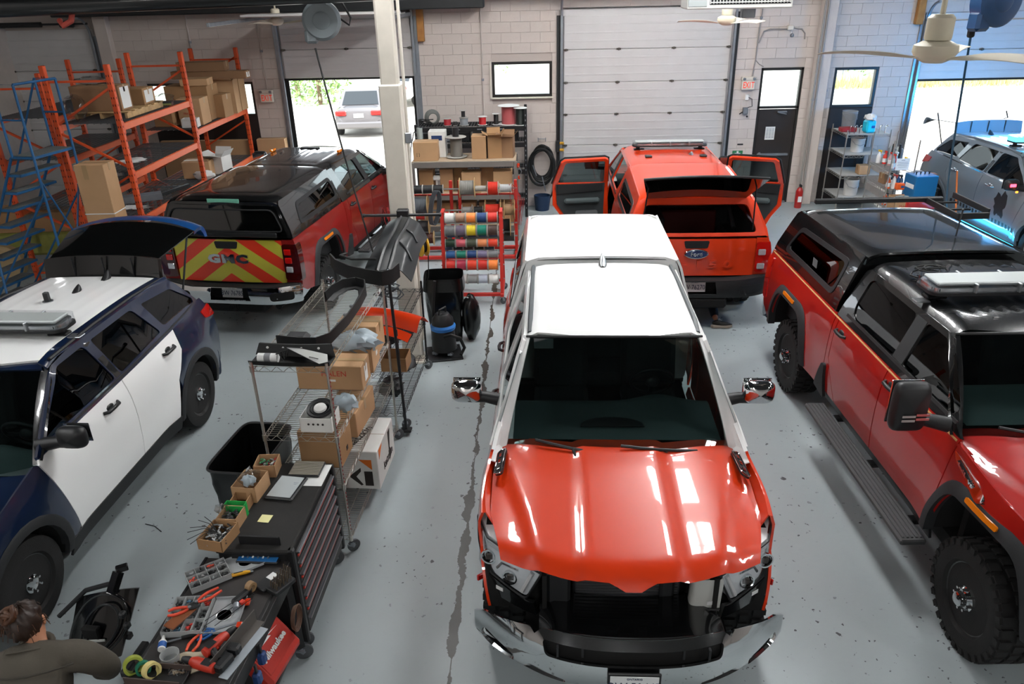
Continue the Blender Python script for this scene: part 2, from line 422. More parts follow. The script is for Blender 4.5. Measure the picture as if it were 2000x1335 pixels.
# sections of the raised door that already ride on the horizontal tracks
for i in range(3):
 put('door_section', door_section(2.68, .56, 3).mesh('door_section', M_DOORPANEL), dL, loc=(-3.78, YW-.5-.56*i-.28, 4.02+.03*i), rot=(PI/2, 0, 0))
for xx in (-5.17, -2.39): MB().box((xx, YW-1.95, 4.0), (.05, 3.2, .06), b=.005).build('horizontal_track', M_GALV, dL)
overhead(2, .68, 4.06, 0.05, 3.9, [.64, .64, .64, .64, .64, .64], hinge_px=(.33, .66))
overhead(3, 7.94, 11.25, 2.54, 3.65, [.56, .55], hinge_px=(.35, .7))
overhead(4, -12.6, -9.05, .05, 3.7, [.6, .6, .6, .6, .6, .6], hinge_px=(.5,))
# torsion shaft of the dark left door and of the first bay
for n, (xa, xb, z) in enumerate(((-12.5, -8.95, 3.95),)):
 m = MB().cyl((xa, YW-.2, z), (xb, YW-.2, z), .02, n=10)
 t = thing('torsion_shaft', 'dark torsion spring shaft above the closed overhead door at far left', 'shaft', (0, 0, 0))
 m.build('shaft', M_DARKSTEEL, t)
 MB().cyl((xb-.55, YW-.2, z), (xb-.3, YW-.2, z), .07, n=14).build('cable_drum', M_DARKSTEEL, t)
 MB().cyl((xa+1.5, YW-.2, z), (xa+2.6, YW-.2, z), .05, n=14).build('spring', M_DARKSTEEL, t)
# windows --------------------------------------------------------------
def window(n, x0, x1, z0, z1, fw=.045, mull=(), infill=None, label=None):
 d = struct('window_%d' % n, label); y = YW+.06
 m = MB()
 m.box(((x0+x1)/2, y, z1-fw/2), (x1-x0, .1, fw), b=.005); m.box(((x0+x1)/2, y, z0+fw/2), (x1-x0, .1, fw), b=.005)
 for xx in (x0+fw/2, x1-fw/2, *mull): m.box((xx, y, (z0+z1)/2), (fw, .1, z1-z0-2*fw), b=.005)
 m.build('frame', M_BLACKFR, d)
 xs = [x0+fw, *mull, x1-fw]
 for a, b in zip(xs, xs[1:]): MB().box(((a+b)/2, y, (z0+z1)/2), (b-a-.01, .008, z1-z0-2*fw)).build('pane', M_PANE, d)
 if infill is not None: MB().box(((x0+x1)/2, YW+.05, (infill+z0)/2), (x1-x0, .1, z0-infill), b=.01).build('infill_panel', M_INFILL, d)
 return d
w1 = window(1, -.81, .44, 2.34, 3.04, .055)
MB().box((-.185, YW-.02, 2.325), (1.3, .08, .03), b=.006).build('sill', M_CREAM, w1)
MB().box((-.84, YW-.012, 2.69), (.03, .03, .76), b=.004).build('casing', M_CREAM, w1)
w2 = window(2, 6.25, 7.15, 2.0, 2.8, .055, infill=0.0)
window(3, -8.1, -5.85, 2.05, 2.75, .05, mull=(-7.0,), infill=.55)
# man door with upper light
d5 = struct('door_5', 'dark steel exit door with a bright window over it')
m = MB().box((5.185, YW+.06, 2.79), (.87, .1, .05), b=.005).box((5.185, YW+.06, 2.03), (.87, .1, .05), b=.005)
for xx in (4.775, 5.595): m.box((xx, YW+.06, 1.41), (.05, .1, 2.82), b=.005)
m.build('frame', M_BLACKFR, d5)
MB().box((5.185, YW+.06, 2.41), (.77, .008, .71)).build('pane', M_PANE, d5)
MB().box((5.185, YW+.05, 1.0), (.77, .06, 1.98), b=.008).build('door_leaf', M_INFILL, d5)
MB().box((5.185, YW+.01, 1.05), (.66, .05, .05), b=.01).box((4.9, YW+.0, 1.05), (.05, .07, .1), b=.01).build('push_bar', M_GALV, d5)
m = MB().box((5.28, YW+.0, 1.94), (.2, .05, .035), b=.01); m.beam((5.2, YW-.03, 1.93), (5.36, YW-.05, 1.9), .02, .015); m.build('door_closer', M_GALV, d5)
MB().box((5.185, YW+.01, .02), (.77, .1, .04)).build('threshold', M_GALV, d5)
# sheet of paper taped on the door
t = thing('notice_sheet', 'white printed notice sheet taped on the dark exit door', 'notice', (5.08, YW+.015, 1.5))
MB().box((0, 0, 0), (.2, .004, .27)).build('paper', mat('paper', 'cfd0ce', .8), t)
m = MB()
for i in range(7):
 for k in range(3): m.box((-.06+.06*k, -.003, .09-.03*i), (.045, .002, .012))
m.build('print', mat('grey_ink', '8a9096', .8), t)
# ---------------------------------------------------------------- outside
MB().box((2, 48, -.16), (140, 62, .3)).build('yard_ground', M_CONC, kind='structure')
# daylight fixtures: industrial troffers under the roof
M_TUBE = mat('lit_diffuser', 'ffffff', .5, emit=TUBE_STRENGTH)
def lfix(i, x, y):
 t = thing('ceiling_light', 'long white light fixture under the roof, number %d of the rows' % (i+1), 'light', (x, y, LIGHT_Z), 0, 'ceiling lights')
 nr = sorted(q[1] for q in LIGHT_ROWS if abs(q[0]-x) < 1); t['label'] = 'white roof light fixture, %s from the front in the %s row' % (('first', 'second', 'third', 'fourth', 'fifth')[nr.index(y)], 'far left' if x < -5 else 'added inner left' if x < -2 else 'left middle' if x < 0 else 'added central' if x < 1.5 else 'right middle' if x < 5 else 'far right')
 MB().box((0, 0, .06), (.8, 1.3, .1), b=.02).build('housing', M_WHITEP, t)
 for k in (-1, 1):
  for q in (-1, 1): MB().box((k*.19, q*.31, -.005), (.3, .56, .02), b=.005).build('diffuser', M_TUBE, t)
 for q in (-.5, .5): MB().cyl((0, q, .1), (0, q, .32), .008, n=6).build('hanger', M_GALV, t)
for i, (x, y) in enumerate(LIGHT_ROWS): lfix(i, x, y)
# ------------------------------------------------------------------ vehicle kit
# vehicle space: Y forward, X to the vehicle's right, Z up, origin on the ground between the axles
def paint(n, h, rough=.32): return mat('car_paint_'+n, h, rough, coat=1., spec=.4)
P_ORANGE = paint('orange_red', 'cb360f'); P_RED = paint('dark_red', '99120d'); P_WHITE = paint('white', 'ecedec'); P_BLACK = paint('black', '0c0d0e', .25)
P_NAVY = paint('navy', '051733', .3); P_BLUE = paint('deep_blue', '0d3c70', .3); P_GREY = paint('grey', '5d666d'); P_SILVER = paint('silver', '9a9da0'); P_DRED = paint('maroon', '7d1512')
M_CHROME = mat('chrome', 'd7d9db', .06, metal=1.); M_SATIN = mat('satin_silver', '9fa3a5', .35, metal=.9); M_TRIM = mat('black_trim', '17181a', .45)
M_TRIMR = mat('grained_black_plastic', '1e2022', .65, bump=.15, bscale=300); M_TIRE = mat('tyre', '141414', .8, bump=.2, bscale=120)
M_STEELRIM = mat('black_rim', '121314', .35, coat=.5); M_INT = mat('cabin_plastic', '414c4d', .7); M_SEAT = mat('seat_cloth', '1a1c1d', .85)
M_UNDER = mat('underbody', '0b0b0b', .9); M_GTINT = glass('tinted_glass', (.10, .11, .115)); M_GDARK = glass('privacy_glass', (.03, .03, .032), .6); M_GCLEAR = glass('windscreen_glass', (.66, .74, .73))
M_LENSRED = mat('red_lens', 'b0120c', .12, coat=1.); M_LENSCLR = mat('clear_lens', 'c9ccd0', .08, metal=.4, coat=1.); M_AMBER = mat('amber_lens', 'e07a10', .2, coat=1.)
M_GOLD = mat('gold_pinstripe', 'c6a269', .4); M_PLATE = mat('plate_white', 'd4d6d6', .5); M_PLATEINK = mat('plate_blue_ink', '2a3550', .5)
M_LAMPGLASS = glass('lamp_lens', (.93, .94, .95)); M_CLEARTINT = glass('side_glass', (.35, .40, .40))
def chev_mat(n, ca, cb, per, k, off):
 m = bpy.data.materials.new(n); m.use_nodes = True; nt = m.node_tree; b = nt.nodes['Principled BSDF']; N = nt.nodes.new; L = nt.links.new
 tc = N('ShaderNodeTexCoord'); s = N('ShaderNodeSeparateXYZ'); L(tc.outputs['Object'], s.inputs[0])
 def mt(op, a, c=0.):
  q = N('ShaderNodeMath'); q.operation = op
  for i, v in enumerate((a, c)):
   if isinstance(v, (int, float)): q.inputs[i].default_value = v
   else: L(v, q.inputs[i])
  return q.outputs[0]
 v = mt('ADD', s.outputs['Z'], mt('MULTIPLY', mt('ABSOLUTE', s.outputs['X']), k)); v = mt('FRACT', mt('DIVIDE', mt('ADD', v, off), per))
 mx = N('ShaderNodeMix'); mx.data_type = 'RGBA'; L(mt('GREATER_THAN', v, .5), mx.inputs['Factor']); mx.inputs['A'].default_value = S(ca); mx.inputs['B'].default_value = S(cb)
 L(mx.outputs['Result'], b.inputs['Base Color']); b.inputs['Roughness'].default_value = .35; b.inputs['Coat Weight'].default_value = .6
 return m
def sstep(a, b, x):
 t = min(1, max(0, (x-a)/(b-a))); return t*t*(3-2*t)
def wheel(root, x, y, r, s, style, w=.28, tread=34):
 """tyre with lugs; rim, brake disc and hub cap as sub-parts"""
 o = Vector((x, y, r)); ax = Vector((s, 0, 0)); rr = r*.60
 m = MB(); h = w/2
 m.lathe([(rr, -h*.8), (rr+.02, -h), (r*.86, -h*1.04), (r*.96, -h*.92), (r-.012, -h*.75), (r-.008, 0), (r-.012, h*.75), (r*.96, h*.92), (r*.86, h*1.04), (rr+.02, h), (rr, h*.8)], o, ax, 40)
 if tread:
  for i in range(tread):
   a = 2*PI*i/tread
   for q, (off, wd) in enumerate(((-.34, .26), (0, .22), (.34, .26))):
    aa = a+(.5 if q == 1 else 0)*2*PI/tread; d = Vector((0, math.cos(aa), math.sin(aa)))
    M = frame(o+d*(r-.006)+ax*(off*w), ax, d.cross(ax)); m.box((0, 0, 0), (wd*w, 2*PI*r/tread*.66, .022), M=M)
   d = Vector((0, math.cos(a), math.sin(a)))
   for q in (-1, 1):
    M = frame(o+d*(r*.93)+ax*(q*h*.99), d, ax.cross(d)*1.0); m.box((0, 0, 0), (r*.11, 2*PI*r/tread*.5, .02), M=M)
 wo = m.build('wheel', M_TIRE, root, 40)
 mr = {'steel': M_STEELRIM, 'chrome': M_SATIN, 'black': M_STEELRIM, 'alloy': M_SATIN}[style]
 m = MB(); m.lathe([(rr-.03, -h*.6), (rr-.03, h*.5), (rr-.02, h*.75), (rr+.012, h*.86), (rr+.012, h*.7)], o, ax, 36)
 ns = {'steel': 8, 'chrome': 6, 'black': 5, 'alloy': 5}[style]; d0 = h*.30
 for i in range(ns):
  a = 2*PI*i/ns; d = Vector((0, math.cos(a), math.sin(a))); t = ax.cross(d)
  p0 = o+d*(r*.14)+ax*(d0+.03); p1 = o+d*(rr-.02)+ax*(d0-.0)
  wd = rr*.46 if style == 'steel' else rr*.3
  m.beam(p0, p1, wd, .03, up=ax, bev=.008)
 m.lathe([(r*.24, d0-.02), (r*.24, d0+.045), (r*.15, d0+.06), (0, d0+.06)], o, ax, 24)
 m.build('rim', mr, wo, 40)
 MB().lathe([(0, -.02), (rr-.04, -.02), (rr-.04, .02), (r*.2, .03), (0, .03)], o, ax, 28).build('brake_disc', mat('brake_iron', '26272a', .5, metal=.6), wo)
 m = MB()
 if style == 'steel':
  m.lathe([(r*.23, d0+.05), (r*.21, d0+.09), (r*.13, d0+.11), (r*.12, d0+.15), (r*.07, d0+.165), (0, d0+.165)], o, ax, 24)
  for i in range(8):
   a = 2*PI*i/8; d = Vector((0, math.cos(a), math.sin(a))); m.cyl(o+d*r*.185+ax*(d0+.06), o+d*r*.185+ax*(d0+.13), .017, .01, 8)
 else:
  m.lathe([(r*.2, d0+.04), (r*.19, d0+.075), (r*.1, d0+.09), (0, d0+.092)], o, ax, 20)
  for i in range(5):
   a = 2*PI*i/5; d = Vector((0, math.cos(a), math.sin(a))); m.cyl(o+d*r*.15+ax*(d0+.06), o+d*r*.15+ax*(d0+.11), .014, .01, 8)
 m.build('hub_cap', M_CHROME if style in ('steel', 'black') else M_SATIN, wo, 40)
 return wo
def door_handle(root, X, y, z, s, m=None, L=.2):
 b = MB(); x = X(y, z)
 b.tube([(s*(x+.0), y-L/2, z), (s*(x+.035), y-L/2+.03, z), (s*(x+.042), y, z+.004), (s*(x+.035), y+L/2-.03, z), (s*(x), y+L/2, z)], [.016, .017, .018, .017, .016], 8)
 b.sph((s*(x-.004), y, z), .05, 10, 6, (.25, 1.2, .7))
 return b.build('door_handle', m or M_TRIM, root, 50)
def plate(root, txt, M, top='ONTARIO', label='white licence plate with dark blue characters'):
 p = MB().box((0, 0, 0), (.305, .152, .006), b=.002, M=M).build('licence_plate', M_PLATE, root, label=label)
 b = text_mb(txt, .092, depth=.004); b.xf(M @ Matrix.Translation((0, -.012, .0035)) @ Matrix.Diagonal((.82, 1.05, 1, 1))); b.build('plate_characters', M_PLATEINK, p, 0)
 b = text_mb(top, .022, depth=.004); b.xf(M @ Matrix.Translation((0, .056, .0035))); b.build('plate_heading', M_PLATEINK, p, 0)
 return p
def tow_mirror(root, s, x, y, z, mt, arm=None, tow=True, w=.24, h=.36):
 """door mirror: head, glass and arm; the head's back faces forward"""
 m = MB()
 def fn(u, v):
  a = u*2*PI; k = 0. if v < .001 or v > .999 else .5+.5*math.sin(PI*v)**.4 if tow else .35+.65*math.sin(PI*v)**.6
  ca, sa = math.cos(a), math.sin(a); ex = .35 if tow else .55
  px = math.copysign(abs(ca)**ex, ca)*w/2; pz = math.copysign(abs(sa)**ex, sa)*h/2
  return (s*(x+px*k), y-.07+.16*v, z+pz*k)
 m.grid(fn, 28, 8); h_ = m.build('mirror', mt, root, 50)
 MB().box((s*x, y-.068, z), (w*.9, .01, h*.88), b=.004).build('mirror_glass', M_CHROME, h_)
 ax = x-w/2-.02
 MB().tube([(s*(x-w*.2), y, z-h*.32), (s*ax, y-.01, z-h*.32), (s*(ax-.16), y+.03, z-h*.38)], [.045, .05, .06], 10).build('mirror_arm', arm or M_TRIM, h_, 50)
 return h_
def lightbar(root, x0, x1, y, z, d=.28, h=.09, blue=False, mount=True):
 """roof light bar: base, clear lens, lamp modules, mounting feet"""
 L = x1-x0; n = 9
 out = rpoly([(x0, y-d/2), (x1, y-d/2), (x1, y+d/2), (x0, y+d/2)], .1, 5)
 def pr(p, za, zb, ins=0.): return [(q[0]*1.0, q[1], za) for q in p], [(q[0], q[1], zb) for q in p]
 def prism(p, za, zb):
  a, b = pr(p, za, zb); k = len(p); m = MB(); m.add(a+b, [tuple(range(k))[::-1], tuple(range(k, 2*k))]+[(i, (i+1) % k, k+(i+1) % k, k+i) for i in range(k)]); return m
 lb = prism(out, z, z+h*.25).build('light_bar', M_TRIM, root)
 prism(rpoly([(x0+.02, y-d/2+.02), (x1-.02, y-d/2+.02), (x1-.02, y+d/2-.02), (x0+.02, y+d/2-.02)], .09, 5), z+h*.25, z+h*.62).build('lamp_row', mat('lamp_reflector', 'b9bdc0', .2, metal=.8), lb)
 me = prism(out, z+h*.25, z+h).build('lens', M_LAMPGLASS if not blue else mat('blue_lit_lens', '3fc6ff', .2, emit=5.0), lb)
 MB().box(((x0+x1)/2, y+.01, z+h*.92), (L-.10, d-.09, h*.3), b=.01).build('heat_sink', mat('bar_aluminium', 'a3a9a8', .45, metal=.15), lb)
 for i in range(1, 4): MB().box((x0+L*i/4, y, z+h*.62), (.02, d+.006, h*.8), b=.004).build('lens_band', M_SATIN, lb)
 for i in range(n):
  xx = x0+.1+(L-.2)*i/(n-1)
  for q in (-1, 1): MB().box((xx, y+q*(d/2-.035), z+h*.45), (.07, .02, h*.3), b=.004).build('lamp_module', M_TRIM, lb)
 if mount:
  for xx, sg in ((x0+.1, -1), (x1-.1, 1)):
   MB().cyl((xx, y, z-.07), (xx, y, z), .035, n=10).box((xx-.02*sg, y, z-.06), (.18, .1, .03), b=.01).build('mount_foot', M_TRIM, lb)
 return lb
def antenna(root, x, y, z, m=None, L=.17, h=.075):
 b = MB()
 def fn(u, v):
  yy = -L/2+L*u; t = (1-u); hh = h*(sstep(0, .9, 1-u) if u > .12 else (u/.12)*1.0)
  ww = .035*math.sin(PI*min(1, .15+.85*(1-u)))+.004; a = (v-.5)*PI
  return (x+math.sin(a)*ww, y+yy, z-.01+(hh+.012)*math.cos(a)**.7)
 b.grid(fn, 12, 8); return b.build('roof_antenna', m or M_TRIM, root, 60)
def seats(root, yf, yr, zc, xs=(-.42, .42)):
 def seat(x, y, w):
  m = MB(); m.box((x, y, zc), (w, .5, .16), b=.05)
  M = Matrix.Translation((x, y-.26, zc+.36)) @ Matrix.Rotation(.25, 4, 'X'); m.box((0, 0, 0), (w, .15, .66), b=.05, M=M)
  for q in ((0,) if w < .7 else (-.42, .42)):
   M2 = Matrix.Translation((x+q, y-.37, zc+.78)) @ Matrix.Rotation(.25, 4, 'X'); m.box((0, 0, 0), (.28, .1, .17), b=.04, M=M2)
  m.build('seat', M_SEAT, root)
 for x in xs: seat(x, yf, .52)
 seat(0, yr, 1.3)
def dash(root, yb, zt, w, y0):
 def fn(u, v):
  x = (u-.5)*2*w; y = y0-(y0-yb)*v; d = abs(x)
  z = zt-.02-.16*max(0, v-.72)/.28-.04*(1-v)+(.07*math.exp(-((x+.40)/.22)**2)*sstep(.35, .8, v))*(1 if v < .9 else .6)
  return (x, y, z)
 MB().grid(fn, 28, 12).build('dashboard', M_INT, root, 50)
 MB().box((0, yb, zt-.36), (2*w, .12, .36), b=.03).build('dashboard_face', M_INT, root)
 # wheel on the left side of the vehicle
 c = Vector((-.40, yb-.18, zt-.06)); M = Matrix.Translation(c) @ Matrix.Rotation(math.radians(62), 4, 'X')
 m = MB(); m.tube([M @ Vector((.19*math.cos(t), .19*math.sin(t), 0)) for t in [2*PI*i/24 for i in range(24)]], .016, 8, closed=True)
 for a in (0, PI, -PI/2): m.beam(M @ Vector((0, 0, 0)), M @ Vector((.18*math.cos(a), .18*math.sin(a), 0)), .035, .02)
 m.sph(tuple(c), .07, 12, 8, (1, .5, .8)); m.build('steering_wheel', M_TRIM, root, 50)
def rect_arch(ya, half, zc, zb0, r=.22, n=5):
 """trapezoid wheel arch, listed rear to front"""
 p = [(ya-half-.05, zb0), (ya-half, zb0+.25), (ya-half*.72, zc), (ya+half*.72, zc), (ya+half, zb0+.25), (ya+half+.05, zb0)]
 o = rpoly(p, [0, .2, r, r, .2, 0], n); return o
def round_arch(ya, ra, zc, z0):
 a = math.degrees(math.asin((zc-z0)/ra)); return arc(ya, zc, ra, 180+a, -a, 18)
def arch_ring(root, X, s, inner, w, ya, zc, m, off=.03):
 c = Vector((ya, zc)); V = []; F = []; n = len(inner)
 for p in inner:
  d = (Vector(p)-c).normalized(); q = Vector(p)+d*w
  if q.y < p[1]-.001: q.y = p[1]
  for t, o in ((0, -.05), (0, off), (.75, off*.8), (1, .002)):
   e = Vector(p)+(q-Vector(p))*t; V.append((s*(X(e.x, e.y)+o), e.x, e.y))
 for i in range(n-1):
  for k in range(3): a = i*4+k; F.append((a, a+1, a+5, a+4))
 b = MB(); b.shell(V, F, .01, (s, 0, 0)); return b.build('wheel_arch_trim', m, root, 50)
def pickup(name, label, loc, rz, c):
 root = thing(name, label, 'truck', (loc[0], loc[1], 0), rz)
 g = dict(W=1.02, zb=1.42, zr=2.0, zs=.52, yg=-.90, yr=-2.92, yfa=1.95, yra=-1.95, rt=.42, ra=.5, arch='rect', zarch=1.10, trim=True, low=P_RED, up=P_BLACK, roof=P_BLACK, cap=P_BLACK, frame=M_TRIM,
   wheel='steel', wbot=.07, yA=1.42, ybp=.28, glass=M_GTINT, ribs=0, cowl=1.17, hoodz=1.3, captop=2.04, caprear=2.0, capback=-2.75, skipdoor=(), pin=False, tow=True, ym=1.28, zm=.14, mm=M_TRIM, tall=False, gate=P_RED, gatelabel=None, darklamp=False, bumper=M_CHROME, pockets=True, plate='', step=True, hatch='closed', hatchang=20, caplight=False, fend=False)
 g.update(c); q = type('Q', (), g)
 W, zb, zr, zs, yg, yr = q.W, q.zb, q.zr, q.zs, q.yg, q.yr
 base = lut([(.25, .88), (.45, .955), (.62, .985), (.80, 1.0), (1.05, 1.0), (zb-.14, .985), (zb-.02, .955), (zb+.02, .945), (zr-.10, .735), (zr, .66)], .035)
 def X(y, z):
  x = base(z)*W*1.0
  if y > 1.75: x *= 1-.085*((y-1.75)/.75)**2
  if z < 1.25:
   for ya in (q.yfa, q.yra): 
    d = math.hypot(y-ya, (z-q.rt)*.9)-(q.ra+.12); x += .03*math.exp(-(d/.16)**2)
  return x
 sides = (1, -1)
 archp = lambda ya: rect_arch(ya, q.ra, q.zarch, zs+.05) if q.arch == 'rect' else round_arch(ya, q.ra, q.rt+.04, zs+.04)
 for s in sides:
  sf = lambda y, z, s=s: (s*X(y, z), y, z); out = (s, 0, 0)
  # bed side
  ar = archp(q.yra)
  o = [(yg-.012, zs)]+[(yg-.012, zb), (yr, zb-.0), (yr, .72), (yr+.15, zs+.09)]+ar
  MB().panel(o, sf, sp=.09, out=out).build('bed_side', q.low, root)
  ar2 = archp(q.yfa); fz = q.hoodz-.02
  o = [(1.395, zs+.06), (1.435, zb-.02), (1.46, zb-.04), *([(2.08, fz-.06), (2.06, .98), (2.14, .78), (2.30, .62), (2.32, zs+.06)] if q.fend else [(2.28, fz-.07), (2.34, fz-.1), (2.46, .98), (2.55, .74), (2.55, zs+.12)])]+ar2[::-1]
  MB().panel(o, sf, sp=.09, out=out).build('front_fender', q.low, root)
  # doors, below the belt
  doors = [('rear_door', [(-.80, zb-.01), (-.80, 1.0), (-.66, .80), (-.55, zs+.06), (q.ybp-.006, zs+.06), (q.ybp+.0-.006, zb-.01)], -.66),
    ('front_door', [(q.ybp+.006, zb-.01), (q.ybp+.006, zs+.06), (1.385, zs+.06), (1.425, zb-.01)], q.ybp+.14)]
  for dn, o, hy in doors:
   if (dn, s) in q.skipdoor: continue
   d = MB().panel(o, sf, sp=.1, out=out).build(dn, q.low, root); door_handle(d, X, hy, zb-.12, s, q.low if name == 'x' else M_TRIM)
  MB().panel([(yg+.0, zs+.28), (yg, zb-.01), (-.812, zb-.01), (-.812, 1.0), (-.672, .80), (-.56, zs+.06), (-.85, zs+.06)], sf, sp=.1, out=out).build('cab_corner', q.low, root)
  MB().panel([(-.87, zs-.04), (-.87, zs+.05), (1.40, zs+.05), (1.40, zs-.04)], lambda y, z: (s*(X(y, z)-.02), y, z), sp=.12, out=out).build('rocker_panel', M_TRIM if q.trim else q.low, root)
  # greenhouse frame with two window openings
  z0, z1 = zb+.075, zr-.135
  wr = rpoly([(-.60, z0), (-.69, z0+.08), (-.72, z1-.03), (-.64, z1), (q.ybp-.12, z1), (q.ybp-.06, z0)], .05, 3)
  wf = rpoly([(q.ybp+.12, z0), (q.ybp+.06, z1), (.66, z1), (.84, z1-.06), (1.22, z0+.06), (1.22, z0)], .05, 3)
  gy = [(yg, zb-.005), (yg, zr-.12), (yg+.06, zr-.09), (.58, zr-.09), (.70, zr-.105), (1.30, zb+.05), (1.42, zb-.005)]
  MB().panel(gy, sf, [wr, wf], sp=.1, out=out, th=.03).build('cab_frame', q.up, root)
  for nm, p in (('rear_side_window', wr), ('front_side_window', wf)):
   if (nm, s) in q.skipdoor: continue
   MB().panel(p, lambda y, z: (s*(X(y, z)-.014), y, z), sp=.2, th=.004, out=out).build(nm, q.glass, root)
  if q.frame:   # black belt strip and B-pillar cover
   MB().panel([(-.72, zb+.045), (-.72, zb+.07), (1.30, zb+.07), (1.30, zb+.045)], lambda y, z: (s*(X(y, z)+.004), y, z), sp=.15, th=.01, out=out).build('belt_moulding', q.frame, root)
   MB().panel([(q.ybp-.055, z0+.0), (q.ybp-.11, z1), (q.ybp+.055, z1), (q.ybp+.115, z0)], lambda y, z: (s*(X(y, z)+.003), y, z), sp=.15, th=.008, out=out).build('pillar_cover', M_TRIMR, root)
  if q.pin:
   MB().panel([(yr+.02, zb-.026), (yr+.02, zb-.012), (1.40, zb-.026), (1.40, zb-.04)], lambda y, z: (s*(X(y, z)+.003), y, z), sp=.12, th=.003, out=out).build('pinstripe', M_GOLD, root)
  for ya, a in ((q.yra, ar), (q.yfa, ar2)):
   if q.trim: arch_ring(root, X, s, a, .10, ya, .55, M_TRIMR)
   # wheel-well liner
   c = [(p[0]*.0+ya+(p[0]-ya)*1.02, p[1]+.01) for p in a]; V = []; F = []
   for p in c: V += [(s*(X(*p)-.03), *p), (s*.42, *p)]
   for i in range(len(c)-1): F.append((2*i, 2*i+1, 2*i+3, 2*i+2))
   MB().add(V, F).build('wheel_liner', M_UNDER, root)
   if q.trim and s == 1 or q.trim and name != 'x': 
    MB().panel(rpoly([(ya-.17, q.zarch+.035), (ya-.17, q.zarch+.075), (ya+.17, q.zarch+.075), (ya+.17, q.zarch+.035)], .015), lambda y, z: (s*(X(y, z)+.034), y, z), sp=.1, th=.012, out=out).build('side_marker', M_AMBER, root)
   wheel(root, s*(W-.17), ya, q.rt, s, q.wheel, w=.29, tread=30 if q.trim else 26)
  # mirror
  for mm in q.mirror if hasattr(q, 'mirror') else (): pass
  tow_mirror(root, s, W+.30 if q.tow else W+.22, q.ym, zb+q.zm, q.mm, tow=q.tow, w=.26 if q.tow else .27, h=.40 if q.tow else .21)
 # roof
 def rz_(x, y):
  a = abs(x); z = zr-.022*(a/.7)**2
  if a > .58*W: z -= .085*((a-.58*W)/(.155*W))**2
  z -= .06*max(0, (y-.35)/.4)**2+.02*max(0, (-.5-y)/.4)**2
  if q.ribs:
   for i in range(q.ribs):
    xc = (-.5+i/(q.ribs-1))*.98; d = abs(x-xc)
    if d < .045 and -.8 < y < .42: z -= .012*(1-sstep(.02, .045, d))
  return z
 xe = .735*W
 o = [(-xe+.005, yg+.03), (xe-.005, yg+.03), (xe, .52), (xe-.03, .64), (.35, .72), (0, .735), (-.35, .72), (-xe+.03, .64), (-xe, .52)]
 MB().panel(o, lambda x, y: (x, y, rz_(x, y)), sp=.055 if q.ribs else .09, th=.02, out=(0, 0, 1)).build('roof', q.roof, root)
 # windscreen
 def ws(u, v):
  u = u*2-1; bx, by, bz = .885*W*u, 1.45-.17*u*u, q.cowl; tx, ty, tz = .70*W*u, .745-.10*u*u, zr-.055-.045*u*u
  k = .035*(1-(2*v-1)**2); return (bx+(tx-bx)*v, by+(ty-by)*v+k*.6, bz+(tz-bz)*v+k)
 b = MB(); b2 = MB().grid(ws, 16, 8); b.shell(b2.v, b2.f, .006, (0, 1, 1)); b.build('windscreen', M_GCLEAR, root, 60)
 for s in sides:
  pts = [ws(.5+.5*s, v/6) for v in range(7)]; V = []; F = []
  for i, p in enumerate(pts):
   v = i/6; yy = 1.36+(.63-1.36)*v; zz = (zb-.02)+(zr-.10-zb+.02)*v
   V += [(p[0]-.03*s, p[1]+.012, p[2]+.012), (p[0]+.03*s, p[1]-.0, p[2]+.012), (s*(X(yy, zz)+.004), yy-.02, zz)]
  for i in range(6):
   for k in range(2): a = i*3+k; F.append((a, a+1, a+4, a+3))
  b = MB(); b.shell(V, F, .02, (s, .3, .3)); b.build('pillar', q.up, root, 60)
 bd = [(*ws(i/12, .985)[:2], ws(i/12, .985)[2]+.012) for i in range(13)]
 MB().tube(bd, .012, 6).build('windscreen_seal', M_TRIM, root)
 # cowl and wipers
 V = []; F = []
 for i in range(13):
  u = i/12*2-1; V += [(.93*W*u, 1.12-.10*u*u+.0, q.hoodz-.075-.0*abs(u)), (.90*W*u, 1.47-.17*u*u, q.cowl+.0)]
 V = [(x, 1.58-.2*(x/W)**2 if i % 2 == 0 else y, q.cowl-.04 if i % 2 == 0 else z) for i, (x, y, z) in enumerate(V)]
 for i in range(12): F.append((2*i, 2*i+1, 2*i+3, 2*i+2))
 MB().add(V, F).build('cowl_panel', M_UNDER, root)
 for x0, x1 in ((-.62, -.02), (.05, .66)):
  m = MB(); pb = ws(.5+x0/(1.77*W), .02); pt = [Vector(ws(.5+(x0+(x1-x0)*t)/(1.77*W), .05+.07*t))+Vector((0, .02, .02)) for t in (0, .25, .5, .75, 1)]
  m.tube(pt, .012, 6); m.tube([(pb[0]+.1, pb[1]+.05, pb[2]+.01), (pb[0]+.28, pb[1]+.03, pb[2]+.05), tuple(pt[2])], .014, 6); m.build('wiper', M_TRIM, root)
 # hood
 hz = q.hoodz
 def hood(x, y):
  a = abs(x); t = (y-1.1)/1.5; z = hz-.03-.10*t**1.7+.02*(1-t)
  cr = .90-.30*sstep(0, 1, t)
  z += .028*(1-sstep(.29, .36, a)) if not q.tall else .05*(1-sstep(.3, .5, a))
  z -= .03*sstep(cr, cr+.08, a)+.05*max(0, (a-.55)/.4)**2
  yf = 2.665-.34*a**2.2; d = yf-y
  if d < .14: z -= .06*((.14-d)/.14)**2
  return z
 ho = [(-.93, 1.17), (-.35, 1.27), (0, 1.275), (.35, 1.27), (.93, 1.17), (.955, 1.6), (.945, 2.0), (.90, 2.20)]
 ho = [(x*W/1.02, y) for x, y in ho]; nf = lambda x: 2.665-.36*abs(x)**2.2+.035*(1-sstep(.07, .13, abs(x)))
 ho += [(x, nf(x)) for x in [.86-1.72*i/34 for i in range(35)]]+[(x*W/1.02, y) for x, y in ((-.90, 2.20), (-.945, 2.0), (-.955, 1.6))]
